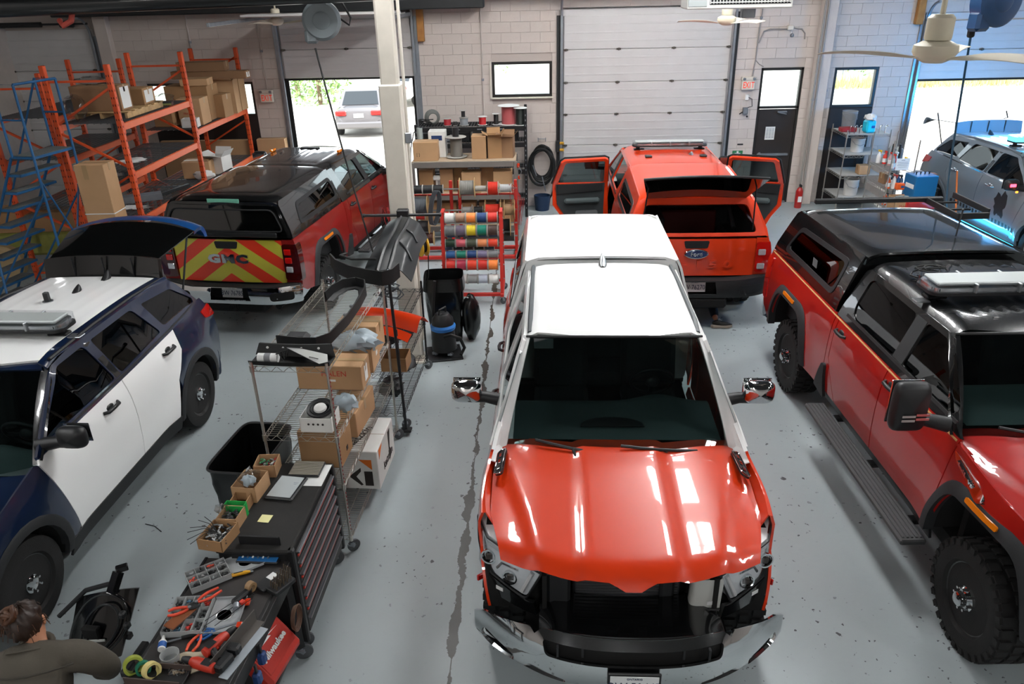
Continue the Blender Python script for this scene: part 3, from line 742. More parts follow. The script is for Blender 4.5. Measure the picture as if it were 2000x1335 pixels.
 MB().panel(ho, lambda x, y: (x, y, hood(x, y)), sp=.045, th=.02, out=(0, 0, 1)).build('hood', q.low, root, 50)
 for s in sides:
  V = []; F = []; ys = [1.12+.08*i for i in range(13)]
  for y in ys:
   t = (y-1.12)/.96; zf = min(zb-.035, (zb-.035)+((q.hoodz-.085)-(zb-.035))*t); hx = (.93+.03*min(1, (y-1.12)/.45) if y < 1.6 else .955-.012*((y-1.6)/.4)-.03*max(0, (y-1.95)/.2))*W/1.02+.006
   V += [(s*(X(y, zf)), y, zf), (s*(X(y, zf)*.55+hx*.45), y, zf+.012), (s*hx, y, hood(hx, y)-.006), (s*(hx-.02), y, hood(hx, y)-.05)]
  for i in range(len(ys)-1):
   for k in range(3): a = 4*i+k; F.append((a, a+1, a+5, a+4))
  b = MB(); b.shell(V, F, .01, (0, 0, 1)); b.build('fender_top', q.low, root, 60)
 # cowl sides between hood, fender and pillar
 for s in sides:
  MB().panel([(1.10, 0), (1.10, 1), (1.50, 1), (1.50, 0)], lambda y, v: (s*(.88*W+(X(y, zb-.04)-.88*W)*v), y, hz-.06+(zb-.035-hz+.05)*v), sp=.2, th=.01, out=(0, 0, 1)).build('cowl_side', q.up if q.up is not P_BLACK else q.low, root)
 # shell behind: floor, firewall, cab back, bed
 MB().box((0, .3, .52), (2*W-.3, 2.5, .12)).box((0, 1.52, .80), (1.7, .06, .50)).build('cab_floor', M_UNDER, root)
 bk = rpoly([(-.9*W, .6), (.9*W, .6), (.92*W, zb), (.70*W, zr-.12), (-.70*W, zr-.12), (-.92*W, zb)], .06)
 bw = rpoly([(-.6, zb+.08), (.6, zb+.08), (.52, zr-.2), (-.52, zr-.2)], .05)
 MB().panel(bk, lambda x, z: (x, yg+.02, z), [bw], sp=.3, th=.03, out=(0, -1, 0)).build('cab_back', q.up, root)
 MB().panel(bw, lambda x, z: (x, yg+.01, z), sp=.4, th=.005, out=(0, -1, 0)).build('back_window', M_GDARK, root)
 m = MB(); m.box((0, (yg+yr)/2, .74), (1.62, yg-yr-.06, .06))
 for s in sides: m.box((s*.84, (yg+yr)/2, 1.05), (.05, yg-yr-.06, .62)); m.box((s*.70, q.yra, .92), (.25, .95, .32), b=.06)
 m.box((0, yg-.04, 1.05), (1.66, .05, .62)); m.build('bed_liner', q.bed if hasattr(q, 'bed') else M_TRIMR, root)
 MB().box((0, -.35, .42), (.9, 5.4, .16), b=.03).box((0, q.yra, q.rt), (1.5, .14, .14), b=.05).box((0, q.yfa, q.rt), (1.5, .14, .14), b=.05).build('chassis', M_UNDER, root)
 seats(root, .0, -.62, .86); dash(root, .42, q.cowl+.13, .80*W, 1.22)
 # tailgate
 gz0 = .78
 def tg(x, z):
  y = yr-.01-.02*(1-(x/.85)**2)
  if z > zb-.07: y += .03*((z-zb+.07)/.07)**2
  if .88 < z < 1.0: y += .006
  return (x, y, z)
 t = MB().panel([(-.80, gz0), (.80, gz0), (.80, zb-.03), (-.80, zb-.03)], tg, sp=.1, th=.05, out=(0, -1, 0)).build('tailgate', q.gate, root, label=q.gatelabel)
 MB().panel(rpoly([(-.15, zb-.15), (.15, zb-.15), (.17, zb-.05), (-.17, zb-.05)], .02), lambda x, z: (x, tg(x, z)[1]-.012, z), sp=.1, th=.02, out=(0, -1, 0)).build('tailgate_handle', M_TRIM, t)
 for s in sides:      # tail lamp wraps the corner
  p = rpoly([(0, 1.0-.17), (.17, 1.0-.17), (.19, zb-.07), (0, zb-.07)], .03)
  def tl(u, z, s=s):
   if u < .09: return (s*(.81+u/.09*(X(yr, z)-.01-.81)), yr-.035-.0*u, z)
   return (s*(X(yr, z)+.012), yr-.03+(u-.09)*1.6, z)
  l = MB().panel(p, tl, sp=.03, th=.02, out=(s*.6, -1, 0)).build('tail_lamp', M_LENSRED if not q.darklamp else mat('smoked_red_lens', '3a0605', .1, coat=1), root)
  for z, mm in ((1.24, M_LENSRED), (1.12, M_LENSRED), (.99, M_LENSCLR)) if q.darklamp else ((1.12, M_LENSCLR), (.92, M_LENSCLR)):
   MB().box((s*(.81+.075), yr-.045, z), (.10, .02, .085), b=.012).build('lamp_cell', mm, l)
  MB().panel([(-.0, gz0-.02), (0, zb-.02), (.18, zb-.02), (.18, gz0-.02)], lambda u, z: (s*(.805+u*(X(yr, z)-.805)/.18), yr-.005, z), sp=.1, th=.02, out=(0, -1, 0)).build('rear_corner', q.low, root)
 # rear bumper
 bz0, bz1 = .50, .74; bm = q.bumper
 def bp(x, z): return (x, yr-.16+.14*max(0, (abs(x)-.6)/.42)**2-.03*(1-((z-.62)/.14)**2), z)
 hol = [[(-.30, .555), (.30, .555), (.27, .735), (-.27, .735)]]
 ou = rpoly([(-1.0*W, bz0+.03), (-.5, bz0), (.5, bz0), (1.0*W, bz0+.03), (1.0*W, bz1+.06), (.45, bz1+.01), (-.45, bz1+.01), (-1.0*W, bz1+.06)], .05)
 b_ = MB().panel(ou, bp, hol, sp=.08, th=.02, out=(0, -1, 0)).build('rear_bumper', bm, root)
 MB().panel([(-.97*W, 0), (.97*W, 0), (.97*W, 1), (-.97*W, 1)], lambda x, v: (x, bp(x, bz1)[1]+.0+v*(yr+.02-bp(x, bz1)[1]), bz1+.012+.04*sstep(.45, .9, abs(x))), sp=.15, th=.02, out=(0, 0, 1)).build('bumper_step', M_TRIMR, b_)
 for s in sides:
  MB().panel(rpoly([(.60, .56), (.93, .58), (.93, .70), (.60, .68)], .05), lambda x, z: (s*x, bp(x, z)[1]-.006, z), sp=.1, th=.004, out=(0, -1, 0)).build('bumper_pocket', M_UNDER if q.pockets else bm, b_)
  MB().panel([(yr-.04, bz0+.04), (yr-.04, bz1+.05), (yr+.2, bz1+.02), (yr+.3, bz0+.1)], lambda y, z: (s*(X(yr, z)-.01), y, z), sp=.1, th=.02, out=(s, 0, 0)).build('bumper_end', bm, b_)
 MB().box((0, yr-.05, .65), (.6, .06, .2)).build('plate_recess', M_UNDER, b_)
 plate(b_, q.plate, frame((-0.0, yr-.10, .645), (1, 0, 0), (0, .12, 1)))
 MB().box((0, yr+.0, .44), (.12, .3, .09), b=.01).box((0, yr-.16, .44), (.09, .03, .09), b=.01).build('tow_hitch', M_UNDER, root)
 MB().cyl((.62, yr+.5, .43), (.62, yr-.02, .42), .045, n=12).build('exhaust', M_UNDER, root)
 if q.step:
  for s in sides:
   m = MB().box((s*(W+.10), .36, .50), (.20, 2.15, .05), b=.012)
   for k in range(5): m.box((s*(W+.03+.035*k), .36, .528), (.018, 2.08, .014), b=.003)
   m.build('running_board', mat('board_grey', '3c3d3e', .5, metal=.2), root)
   for yy in (-.5, .3, 1.1): MB().box((s*(W-.08), yy, .46), (.3, .09, .04), b=.01).build('board_bracket', M_UNDER, root)
   MB().panel(rpoly([(yg-.16, zs+.02), (yg+.0, zs+.35), (yg+.06, zs+.35), (yg+.1, zs-.02)], .03), lambda y, z: (s*(X(y, z)+.03), y, z), sp=.1, th=.03, out=(s, 0, 0)).build('corner_step', M_TRIMR, root)
 # topper
 if q.cap:
  zc, zcr, yb = q.captop, q.caprear, q.capback
  ytop = lambda y: zcr+(zc-zcr)*min(1, max(0, (y-yb)/(yg-.03-yb)))
  cp = thing  # (parts hang on the truck, the topper is bolted to it)
  capbase = lut([(zb, .95), (zb+.08, .94), (zcr-.12, .80), (zcr-.05, .765), (zcr+.02, .72)], .03)
  CX = lambda y, z: capbase(zb+(z-zb)*(zcr-zb)/(ytop(y)-zb))*W
  top = root
  for s in sides:
   sf = lambda y, z: (s*CX(y, z), y, z)
   o = [(yg-.05, zb+.006), (yg-.05, zc-.05), (yb+.04, zcr-.05), (yb-.02, zcr-.09), (yr+.005, zb+.006)]
   wz0, wz1 = zb+.10, zcr-.16
   wo = rpoly([(-1.12, wz0), (-1.12, wz1+.05), (-2.45, wz1), (-2.60, wz0)], .09, 4); wi = rpoly([(-1.17, wz0+.05), (-1.17, wz1), (-2.42, wz1-.05), (-2.54, wz0+.05)], .07, 4)
   MB().panel(o, sf, [wi], sp=.1, th=.025, out=(s, 0, 0)).build('topper_side', q.cap, top)
   MB().panel(wo, lambda y, z: (s*(CX(y, z)+.006), y, z), [wi], sp=.1, th=.016, out=(s, 0, 0)).build('topper_window_frame', M_TRIM, top)
   MB().panel(wi, lambda y, z: (s*(CX(y, z)-.006), y, z), sp=.2, th=.005, out=(s, 0, 0)).build('topper_window', M_GDARK if not q.caplight else M_GTINT, top)
  def cr(x, y):
   a = abs(x)/W; z = ytop(y)-.015*(a/.7)**2
   if a > .60: z -= .055*((a-.60)/.165)**2
   if y < yb+.25: z -= .05*((yb+.25-y)/.27)**2
   if y > yg-.2: z -= .015*((y-yg+.2)/.2)**2
   return z
  cw = .765*W
  o = rpoly([(-cw, yg-.045), (cw, yg-.045), (cw, yb), (-cw, yb)], [.05, .05, .1, .1])
  MB().panel(o, lambda x, y: (x, y, cr(x, y)), sp=.09, th=.025, out=(0, 0, 1)).build('topper_roof', q.cap, top)
  # front wall and rear frame of the topper
  ff = [(-.95*W, zb), (.95*W, zb), (.74*W, zc-.06), (-.74*W, zc-.06)]
  MB().panel(ff, lambda x, z: (x, yg-.06, z), sp=.3, th=.03, out=(0, 1, 0)).build('topper_front', q.cap, top)
  ry = lambda z: yr+.005+(yb-.02-yr)*(z-zb)/(zcr-.09-zb)
  rf = rpoly([(-.945*W, zb+.006), (.945*W, zb+.006), (.765*W, zcr-.06), (-.765*W, zcr-.06)], [.02, .02, .09, .09], 4)
  ri = rpoly([(-.80*W, zb+.05), (.80*W, zb+.05), (.68*W, zcr-.14), (-.68*W, zcr-.14)], .06, 4)
  MB().panel(rf, lambda x, z: (x, ry(z)-.02*(1-(x/.8)**2), z), [ri], sp=.1, th=.04, out=(0, -1, 0)).build('topper_rear_frame', q.cap, top)
  if q.hatch == 'closed':
   ro = rpoly([(-.90*W, zb+.015), (.90*W, zb+.015), (.745*W, zcr-.095), (-.745*W, zcr-.095)], .08, 4)
   h = MB().panel(ro, lambda x, z: (x, ry(z)-.03-.02*(1-(x/.8)**2), z), sp=.1, th=.012, out=(0, -1, 0)).build('hatch_glass', mat('black_hatch_glass', '050606', .08, coat=1), top)
   MB().tube([(p[0], ry(p[1])-.045-.02*(1-(p[0]/.8)**2), p[1]) for p in dens(rpoly([(-.84*W, zb+.10), (.84*W, zb+.10), (.71*W, zcr-.15), (-.71*W, zcr-.15)], .08, 4), .12)], .010, 6, closed=True).build('hatch_trim', M_TRIM, h)
   MB().box((0, ry(zb+.045)-.05, zb+.055), (1.5*W, .03, .07), b=.012).build('hatch_rail', M_TRIM, h)
  else:
   # hatch swung up on its struts; hinge at the rear roof edge
   hy, hz_ = yb+.02, zcr-.075; L = .72; a0 = math.radians(q.hatchang)
   D = Vector((0, -math.cos(a0), math.sin(a0)))
   def hs(u, v): 
    w = (.66+.13*v)*W; x = (u*2-1)*w; bow = .05*(1-(u*2-1)**2)
    return (x, hy+D.y*v*L-bow*.6, hz_+D.z*v*L+bow*.8-.0)
   b2 = MB().grid(hs, 16, 8); b = MB(); b.shell(b2.v, b2.f, .012, (0, 0, 1)); h = b.build('hatch_glass', mat('black_hatch_glass', '050606', .08, coat=1), top, 60)
   MB().tube([hs(i/14, 1) for i in range(15)], .018, 8).build('hatch_edge', M_TRIM, h, 60)
   for s in sides:
    MB().cyl((s*.74*W, ry(zcr-.45), zcr-.45), Vector(hs(.5+.47*s, .62))+Vector((0, 0, -.01)), .010, n=8).build('gas_strut', M_TRIM, h)
 return root, X, q
# ------------------------------------------------------------------ the four pickups
ram, ramX, rq = pickup('pickup_truck', 'orange pickup with white roof, missing its grille, parked nose first at front centre', (0.68, 6.36), 3.118, dict(
 W=1.03, zb=1.24, zr=1.94, zs=.48, fend=True, yg=-1.0, yr=-2.88, yfa=1.84, yra=-1.84, rt=.40, ra=.50, arch='round', trim=False, low=P_ORANGE, up=P_WHITE, roof=P_WHITE, cap=P_WHITE,
 frame=None, wheel='alloy', ybp=.22, glass=M_CLEARTINT, hoodz=1.22, cowl=1.13, captop=1.97, caprear=1.95, capback=-2.80, tow=False, ym=.62, zm=.07, mm=M_CHROME, gate=P_ORANGE, plate='', step=False))
gr, grX, gq = pickup('pickup_truck', 'dark red pickup with black topper, light bar and knobbly tyres at right edge of frame', (4.04, 6.18), -3.121, dict(
 W=1.03, zb=1.45, zr=2.02, zs=.56, yg=-.88, yr=-2.92, yfa=1.95, yra=-1.98, rt=.43, zarch=1.13, low=P_RED, hoodz=1.42, cowl=1.36, captop=2.08, caprear=2.04, capback=-2.74, pin=True, tall=True, ribs=9,
 ym=1.28, zm=.20, plate='BV·75981', glass=M_GTINT))
M_CHEV = chev_mat('chevron_sheeting', 'd2341c', 'b9b33c', .39, .70, .07)
gl, glX, lq = pickup('pickup_truck', 'dark red pickup with black topper and red and yellow chevron tailgate at back left', (-3.86, 12.91), -.126, dict(
 W=1.03, zb=1.42, zr=1.99, zs=.54, yg=-1.0, yr=-2.95, yfa=1.95, yra=-1.95, rt=.42, low=P_DRED, hoodz=1.36, cowl=1.3, captop=2.0, caprear=1.96, capback=-2.86, ribs=9, gate=M_CHEV, gatelabel='tailgate with red and yellow chevron stripes',
 darklamp=True, plate='BW·76785', zm=.17, ym=1.05, glass=M_CLEARTINT, caplight=True))
f1, f1X, fq = pickup('pickup_truck', 'orange pickup with open topper hatch and both rear doors swung open at back', (2.31, 12.87), -.024, dict(
 W=1.01, zb=1.33, zr=1.94, zs=.50, yg=-.95, yr=-2.88, yfa=1.85, yra=-1.85, rt=.40, ra=.5, arch='round', trim=False, low=P_ORANGE, up=P_ORANGE, roof=P_ORANGE, cap=P_ORANGE, wheel='alloy', hoodz=1.28, cowl=1.2,
 captop=1.94, caprear=1.86, capback=-2.60, gate=P_ORANGE, bumper=M_TRIM, pockets=False, plate='BV·76270', step=False, tow=False, zm=.12, hatch='open', hatchang=34, skipdoor=(('rear_door', 1), ('rear_door', -1), ('rear_side_window', 1), ('rear_side_window', -1)), glass=M_CLEARTINT))
# ------------------------------------------------------------------ the two sport utility patrol cars
def suv(name, label, loc, rz, c):
 root = thing(name, label, 'car', (loc[0], loc[1], 0), rz)
 g = dict(W=.98, low=P_NAVY, door=P_WHITE, up=P_NAVY, roof=P_WHITE, glass=M_GDARK, wheel='black', blue=False, spoiler=P_BLACK, lip=P_BLUE, mirror=M_TRIM, clad=M_TRIMR, gate=P_BLACK, rise=.17); g.update(c); q = type('Q', (), g)
 W = q.W; zs, yfa, yra, rt, zr = .30, 1.5, -1.5, .38, 1.745
 zb = lambda y: 1.235-.035*y*.6+.03*max(0, (-1.0-y))     # belt rises to the rear
 base = lut([(.2, .90), (.36, .955), (.55, .985), (.85, 1.0), (1.05, .985), (1.17, .955), (1.24, .93), (1.62, .745), (1.70, .66)], .035)
 def X(y, z):
  x = base(z)*W
  if y > 1.5: x *= 1-.13*((y-1.5)/.95)**2
  if y < -1.6: x *= 1-.10*((-1.6-y)/.75)**2
  if z < 1.05:
   for ya in (yfa, yra):
    d = math.hypot(y-ya, (z-rt)*.95)-.52; x += .035*math.exp(-(d/.15)**2)
  return x
 for s in (1, -1):
  sf = lambda y, z, s=s: (s*X(y, z), y, z); out = (s, 0, 0)
  af, ar = round_arch(yfa, .43, rt+.02, zs+.02), round_arch(yra, .43, rt+.02, zs+.02)
  MB().panel([(.86, zs+.14), (1.06, 1.17), (1.10, 1.19), (2.05, 1.0), (2.3, .86), (2.36, .62), (2.36, zs+.02)]+af[::-1]+[(1.02, zs+.02)], sf, sp=.09, out=out).build('front_fender', q.low, root)
  fd = [(-.245, zb(-.245)-.012), (-.255, .40), (.85, .40), (1.045, 1.165), (1.02, zb(1.0)-.012)]
  MB().panel(fd, sf, sp=.1, out=out).build('front_door', q.door, root)
  rd = [(-.262, .40), (-.257, zb(-.257)-.012), (-1.32, zb(-1.3)-.012), (-1.28, 1.05), (-1.05, .80), (-.985, .56), (-.96, .40)]
  MB().panel(rd, sf, sp=.1, out=out).build('rear_door', q.door, root)
  MB().panel([(-1.332, zb(-1.3)-.01), (-1.292, 1.05), (-1.06, .80)]+[p for p in ar[::-1] if p[1] > .5 and p[0] < -1.05][::1]+[(-1.94, .42), (-2.28, .45), (-2.33, .75), (-2.28, 1.0), (-2.18, 1.2), (-2.12, 1.30), (-2.0, zb(-2.0)-.0)], sf, sp=.08, out=out).build('rear_quarter', q.low, root)
  MB().panel([(-1.0, zs-.06), (-.98, .405), (1.0, .405), (1.02, zs-.06)], lambda y, z: (s*(X(y, z)+.008), y, z), sp=.1, out=out).build('side_skirt', q.clad, root)
  for hy in (.06, -1.07): door_handle(root, X, hy, zb(hy)-.12, s, M_TRIM if not q.blue else M_CHROME, .23)
  # greenhouse
  zt = lambda y: 1.635-.035*max(0, (-.9-y)/.9)**2-.0*y
  g0 = [(1.02, zb(1.0)-.015), (1.02, zb(1.0)+.01), (.42, 1.60), (.30, 1.655)]+[(y, zt(y)+.045) for y in (0, -.5, -1.0, -1.5, -1.80)]+[(-2.04, 1.32), (-2.02, zb(-2.0)-.012)]+[(y, zb(y)-.012) for y in (-1.6, -1.2, -.6, 0, .5)]
  b0 = lambda y: zb(y)+.035
  w1 = rpoly([(-.20, b0(-.2)), (-.13, zt(0)), (.27, zt(.27)-.005), (.40, 1.545), (.90, b0(.9)+.01)], .04, 3)
  w2 = rpoly([(-.31, b0(-.31)), (-.25, zt(-.25)), (-.97, zt(-.97)), (-1.14, b0(-1.14)+.02)], .04, 3)
  w3 = rpoly([(-1.24, b0(-1.24)+.04), (-1.14, zt(-1.14)-.01), (-1.70, zt(-1.7)-.03), (-1.97, 1.36), (-1.95, 1.32), (-1.7, b0(-1.7)+.015)], .04, 3)
  MB().panel(g0, sf, [w1, w2, w3], sp=.09, out=out, th=.03).build('cabin_frame', q.up, root)
  for nm, w in (('front_side_window', w1), ('rear_side_window', w2), ('quarter_window', w3)):
   pn = MB().panel(w, lambda y, z: (s*(X(y, z)-.012), y, z), sp=.2, th=.004, out=out).build(nm, M_GTINT if nm == 'rear_side_window' and not q.blue else q.glass, root)
   if q.blue is False and nm == 'rear_side_window':    # prisoner-window bars behind the glass
    m = MB()
    for i in range(9):
     y = -.36-.075*i; m.cyl((s*(X(y, 1.3)-.05), y, b0(y)+.01), (s*(X(y, 1.6)-.05), y+.06, zt(y)-.02), .010, n=6)
    m.build('window_bars', mat('bar_grey', '6a6d70', .5), pn, kind='stuff')
  m = MB().panel([(-.29, b0(-.25)), (-.235, zt(0)), (-.145, zt(0)), (-.215, b0(-.2))], lambda y, z: (s*(X(y, z)+.002), y, z), sp=.2, th=.006, out=out); m.build('pillar_cover', P_BLACK, root)
  MB().panel([(-1.95, b0(-1.95)-.03), (-1.95, b0(-1.95)-.015)]+[(y, b0(y)-.012) for y in (-1.2, -.4, .4, .95)]+[(y, b0(y)-.03) for y in (.95, .4, -.4, -1.2)], lambda y, z: (s*(X(y, z)+.004), y, z), sp=.15, th=.008, out=out).build('belt_moulding', M_TRIM if not q.blue else M_CHROME, root)
  for ya, a in ((yfa, af), (yra, ar)):
   arch_ring(root, X, s, a, .085, ya, .45, q.clad, .018)
   V = []; F = []
   for p in a: V += [(s*(X(*p)-.02), p[0], p[1]+.005), (s*.42, p[0], p[1]+.005)]
   for i in range(len(a)-1): F.append((2*i, 2*i+1, 2*i+3, 2*i+2))
   MB().add(V, F).build('wheel_liner', M_UNDER, root)
   wheel(root, s*(W-.15), ya, rt, s, q.wheel, w=.25, tread=0)
  # tail lamp
  MB().panel(rpoly([(-2.30, 1.03), (-2.22, 1.2), (-1.95, 1.20), (-2.0, 1.10)], .03), lambda y, z: (s*(X(y, z)+.012), y, z), sp=.06, th=.03, out=out).build('tail_lamp', M_LENSRED, root)
  # mirror
  h = tow_mirror(root, s, W+.16, .86, zb(.8)+.10, q.mirror, tow=False, w=.24, h=.19)
  if q.blue and s == 1:
   MB().box((s*(W+.19), .80+.165, zb(.8)+.11), (.10, .02, .05), b=.008).build('flashing_lamp', mat('red_flash', 'ff2a3a', .3, emit=14), h)
   MB().box((s*(W+.10), .96, zb(.8)+.0), (.04, .02, .03), b=.006).build('turn_signal', mat('amber_flash', 'ff7a20', .3, emit=8), h)
  m = MB(); m.tube([(s*.735*W*.93, .26, 1.70), (s*.74*W*.93, -.4, 1.727), (s*.735*W*.93, -1.1, 1.72), (s*.71*W*.93, -1.7, 1.675)], .016, 6); m.build('roof_rail', M_TRIM if not q.blue else q.up, root)
 # roof
 def rz_(x, y):
  a = abs(x)/W; z = zr-.02*(a/.7)**2-.05*max(0, (-.7-y)/1.1)**2-.05*max(0, (y+.05)/.38)**2
  if a > .58: z -= .045*((a-.58)/.12)**2
  for k in range(7):
   d = abs(x-(-.45+.15*k))
   if d < .03 and -1.6 < y < 0: z -= .006*(1-sstep(.012, .03, d))
  return z
 xr = .60*W
 o = [(-xr, -1.74), (xr, -1.74), (xr, .27), (.3, .335), (0, .35), (-.3, .335), (-xr, .27)]
 MB().panel(o, lambda x, y: (x, y, rz_(x, y)), sp=.05, th=.02, out=(0, 0, 1)).build('roof', q.roof, root)
 for s in (1, -1):   # dark cant rails beside the roof skin
  V = []; F = []; n = 12
  for i in range(n+1):
   y = .34-2.14*i/n; xa = xr; ze = (1.68 if y < .28 else 1.655)-.035*max(0, (-.9-y)/.9)**2
   V += [(s*xa, min(y, .30), rz_(xa, min(y, .3))), (s*(xa+.08), y, (rz_(xa, y)+ze)/2+.012), (s*(X(y, ze)+.003), y, ze)]
  for i in range(n):
   for k in range(2): a = 3*i+k; F.append((a, a+1, a+4, a+3))
  b = MB(); b.shell(V, F, .02, (s, 0, 1)); b.build('cant_rail', q.up, root, 60)
 MB().panel([(-.60, .26), (-.3, .325), (0, .34), (.3, .325), (.60, .26), (.64, .34), (0, .43), (-.64, .34)], lambda x, y: (x, y, 1.70-.02*(abs(x)/.6)**2-.05*max(0, (y-.25)/.15)), sp=.1, th=.02, out=(0, 0, 1)).build('roof_header', q.up, root)
 # windscreen and pillars
 def ws(u, v):
  u = u*2-1; bx, by, bz = .86*W*u, 1.22-.26*u*u, 1.10; tx, ty, tz = .66*W*u, .41-.12*u*u, 1.665-.03*u*u; k = .035*(1-(2*v-1)**2)
  return (bx+(tx-bx)*v, by+(ty-by)*v+k*.6, bz+(tz-bz)*v+k)
 b = MB(); b2 = MB().grid(ws, 14, 8); b.shell(b2.v, b2.f, .006, (0, 1, 1)); b.build('windscreen', M_GCLEAR, root, 60)
 for s in (1, -1):
  pts = [ws(.5+.5*s, v/6) for v in range(7)]; V = []; F = []
  for i, p in enumerate(pts):
   v = i/6; yy = 1.03+(.30-1.03)*v; zz = zb(1.0)-.02+(1.66-zb(1.0)+.02)*v
   V += [(p[0]-.03*s, p[1]+.012, p[2]+.012), (p[0]+.025*s, p[1], p[2]+.012), (s*(X(yy, zz)+.003), yy-.01, zz)]
  for i in range(6):
   for k in range(2): a = i*3+k; F.append((a, a+1, a+4, a+3))
  b = MB(); b.shell(V, F, .02, (s, .3, .3)); b.build('pillar', P_BLACK if not q.blue else q.up, root, 60)
 # hood, nose
 def hood(x, y): t = (y-1.0)/1.35; return 1.13-.16*max(0, t)**2-.05*(abs(x)/.9)**2+.02*(1-sstep(.45, .55, abs(x)))
 ho = [(-.86, 1.05), (-.45, 1.20), (0, 1.26), (.45, 1.20), (.86, 1.05), (.90, 1.6), (.84, 2.05), (.5, 2.27), (0, 2.34), (-.5, 2.27), (-.84, 2.05), (-.90, 1.6)]
 MB().panel(ho, lambda x, y: (x, y, hood(x, y)), sp=.09, th=.02, out=(0, 0, 1)).build('hood', q.low, root)
 fy = lambda x: 2.42-.38*(abs(x)/W)**2.4
 MB().panel(rpoly([(-.95, .26), (.95, .26), (.93, .62), (-.93, .62)], .06), lambda x, z: (x, fy(x), z), sp=.1, th=.03, out=(0, 1, 0)).build('front_bumper', q.clad, root)
 MB().panel(rpoly([(-.55, .64), (.55, .64), (.60, .90), (-.60, .90)], .06), lambda x, z: (x, fy(x)-.06-.1*(z-.64), z), sp=.1, th=.03, out=(0, 1, 0)).build('grille', M_TRIM, root)
 for s in (1, -1): MB().panel(rpoly([(.62, .72), (.92, .76), (.93, .92), (.62, .88)], .04), lambda x, z: (s*x, fy(x)-.05-.1*(z-.64), z), sp=.08, th=.05, out=(0, 1, 0)).build('headlight', M_LENSCLR, root)
 # inside
 MB().box((0, -.5, .36), (2*W-.3, 3.0, .1)).box((0, 1.1, .7), (1.6, .05, .7)).build('cabin_floor', M_UNDER, root)
 seats(root, .05, -.75, .68); dash(root, .62, 1.12, .84*W, 1.05)
 m = MB(); m.box((0, -.45, 1.1), (1.35, .02, .75)); m.build('partition', M_TRIM, root)
 # rear: bumper, opening, raised hatch
 by = lambda x: -2.40+.30*(abs(x)/W)**2.5
 MB().panel(rpoly([(-.93, .30), (.93, .30), (.95, .68), (-.95, .68)], .06), lambda x, z: (x, by(x)+.05*((z-.5)/.2)**2, z), sp=.1, th=.03, out=(0, -1, 0)).build('rear_bumper', q.low, root)
 m = MB(); m.box((0, -1.7, .62), (1.5, 1.1, .05)); m.build('cargo_floor', M_TRIM, root)
 # spoiler panel standing up at the hinge, glass behind it, painted lip at the far end
 w0 = .645
 def spo(u, v): x = (u*2-1)*w0; return (x, -1.80-.05*v-.02*(1-(u*2-1)**2)+.06*abs(u*2-1)**3, 1.665+(.235-.02*abs(u*2-1)**3)*v)
 b2 = MB().grid(spo, 16, 4); b = MB(); b.shell(b2.v, b2.f, .05, (0, 1, 0)); sp_ = b.build('hatch_spoiler', q.spoiler, root, 50)
 for xx in (-.33, .0, .34): MB().box((xx, -1.812, 1.785), (.006, .03, .22)).build('spoiler_seam', M_TRIM, sp_)
 def hg(u, v):
  k = u*2-1; w = .62+.13*v; return (k*w, -1.86-.62*v-.04*(1-k*k), 1.87+q.rise*v+.035*(1-k*k)*(.4+v)-.06*abs(k)**3*v)
 b2 = MB().grid(hg, 16, 8); b = MB(); b.shell(b2.v, b2.f, .012, (0, 0, 1)); hgo = b.build('hatch_glass', mat('black_hatch_glass', '050606', .08, coat=1), root, 50)
 def hl(u, v):
  k = u*2-1; p = hg(u, 1); a = v*1.9; r = .13
  return (k*(.75+.03*v), p[1]-.03-r*math.sin(a)-.10*min(1, v*3)-.04*(1-k*k), p[2]+.035*min(1, v*3)-r*(1-math.cos(a)))
 b2 = MB().grid(hl, 16, 8); b = MB(); b.shell(b2.v, b2.f, .05, (0, -.3, 1)); b.build('hatch_lip', q.lip, root, 50)
 def hf(u, v):
  a = hg(u, 1); b_ = hl(u, 0); return tuple(a[i]+(b_[i]-a[i])*v for i in range(3))
 b2 = MB().grid(hf, 16, 1); b = MB(); b.shell(b2.v, b2.f, .03, (0, 0, 1)); b.build('hatch_frame', P_BLACK, root, 50)
 for s in (1, -1): MB().cyl((s*.72, -1.95, 1.30), (s*.70, -2.42, 1.97), .012, n=8).build('gas_strut', M_TRIM, root)
 return root, X, q
exp, expX, eq = suv('police_car', 'navy and white patrol car with raised tailgate and a light bar on its roof', (-4.777, 5.959), 3.103, {})
tah, tahX, tq = suv('police_car', 'grey patrol car with lit blue light bar and raised tailgate in the right doorway', (9.005, 13.532), 3.199, dict(low=P_GREY, door=P_GREY, up=P_GREY, roof=P_SILVER, wheel='alloy', blue=True, spoiler=P_GREY, lip=P_GREY, mirror=M_TRIM, clad=P_GREY, rise=.03))
# fittings on the white roof
lightbar(exp, -.62, .62, -.18, 1.80, .30, .10)
antenna(exp, -.10, -1.66, 1.715); antenna(exp, -.04, -1.22, 1.735, L=.15, h=.06)
MB().box((.08, -.92, 1.79), (.05, .05, .10), b=.008).build('roof_puck', M_TRIM, exp)
MB().cyl((.08, -.92, 1.735), (.08, -.92, 1.75), .05, n=12).build('puck_base', M_SATIN, exp)
MB().sph((.45, -.45, 1.75), .05, 10, 6, (1, 1.3, .8)).build('roof_dome', P_NAVY, exp)
for s in (1, -1): MB().box((s*.665, -.16, 1.725), (.12, .09, .012), b=.004).build('bar_strap', M_SATIN, exp)
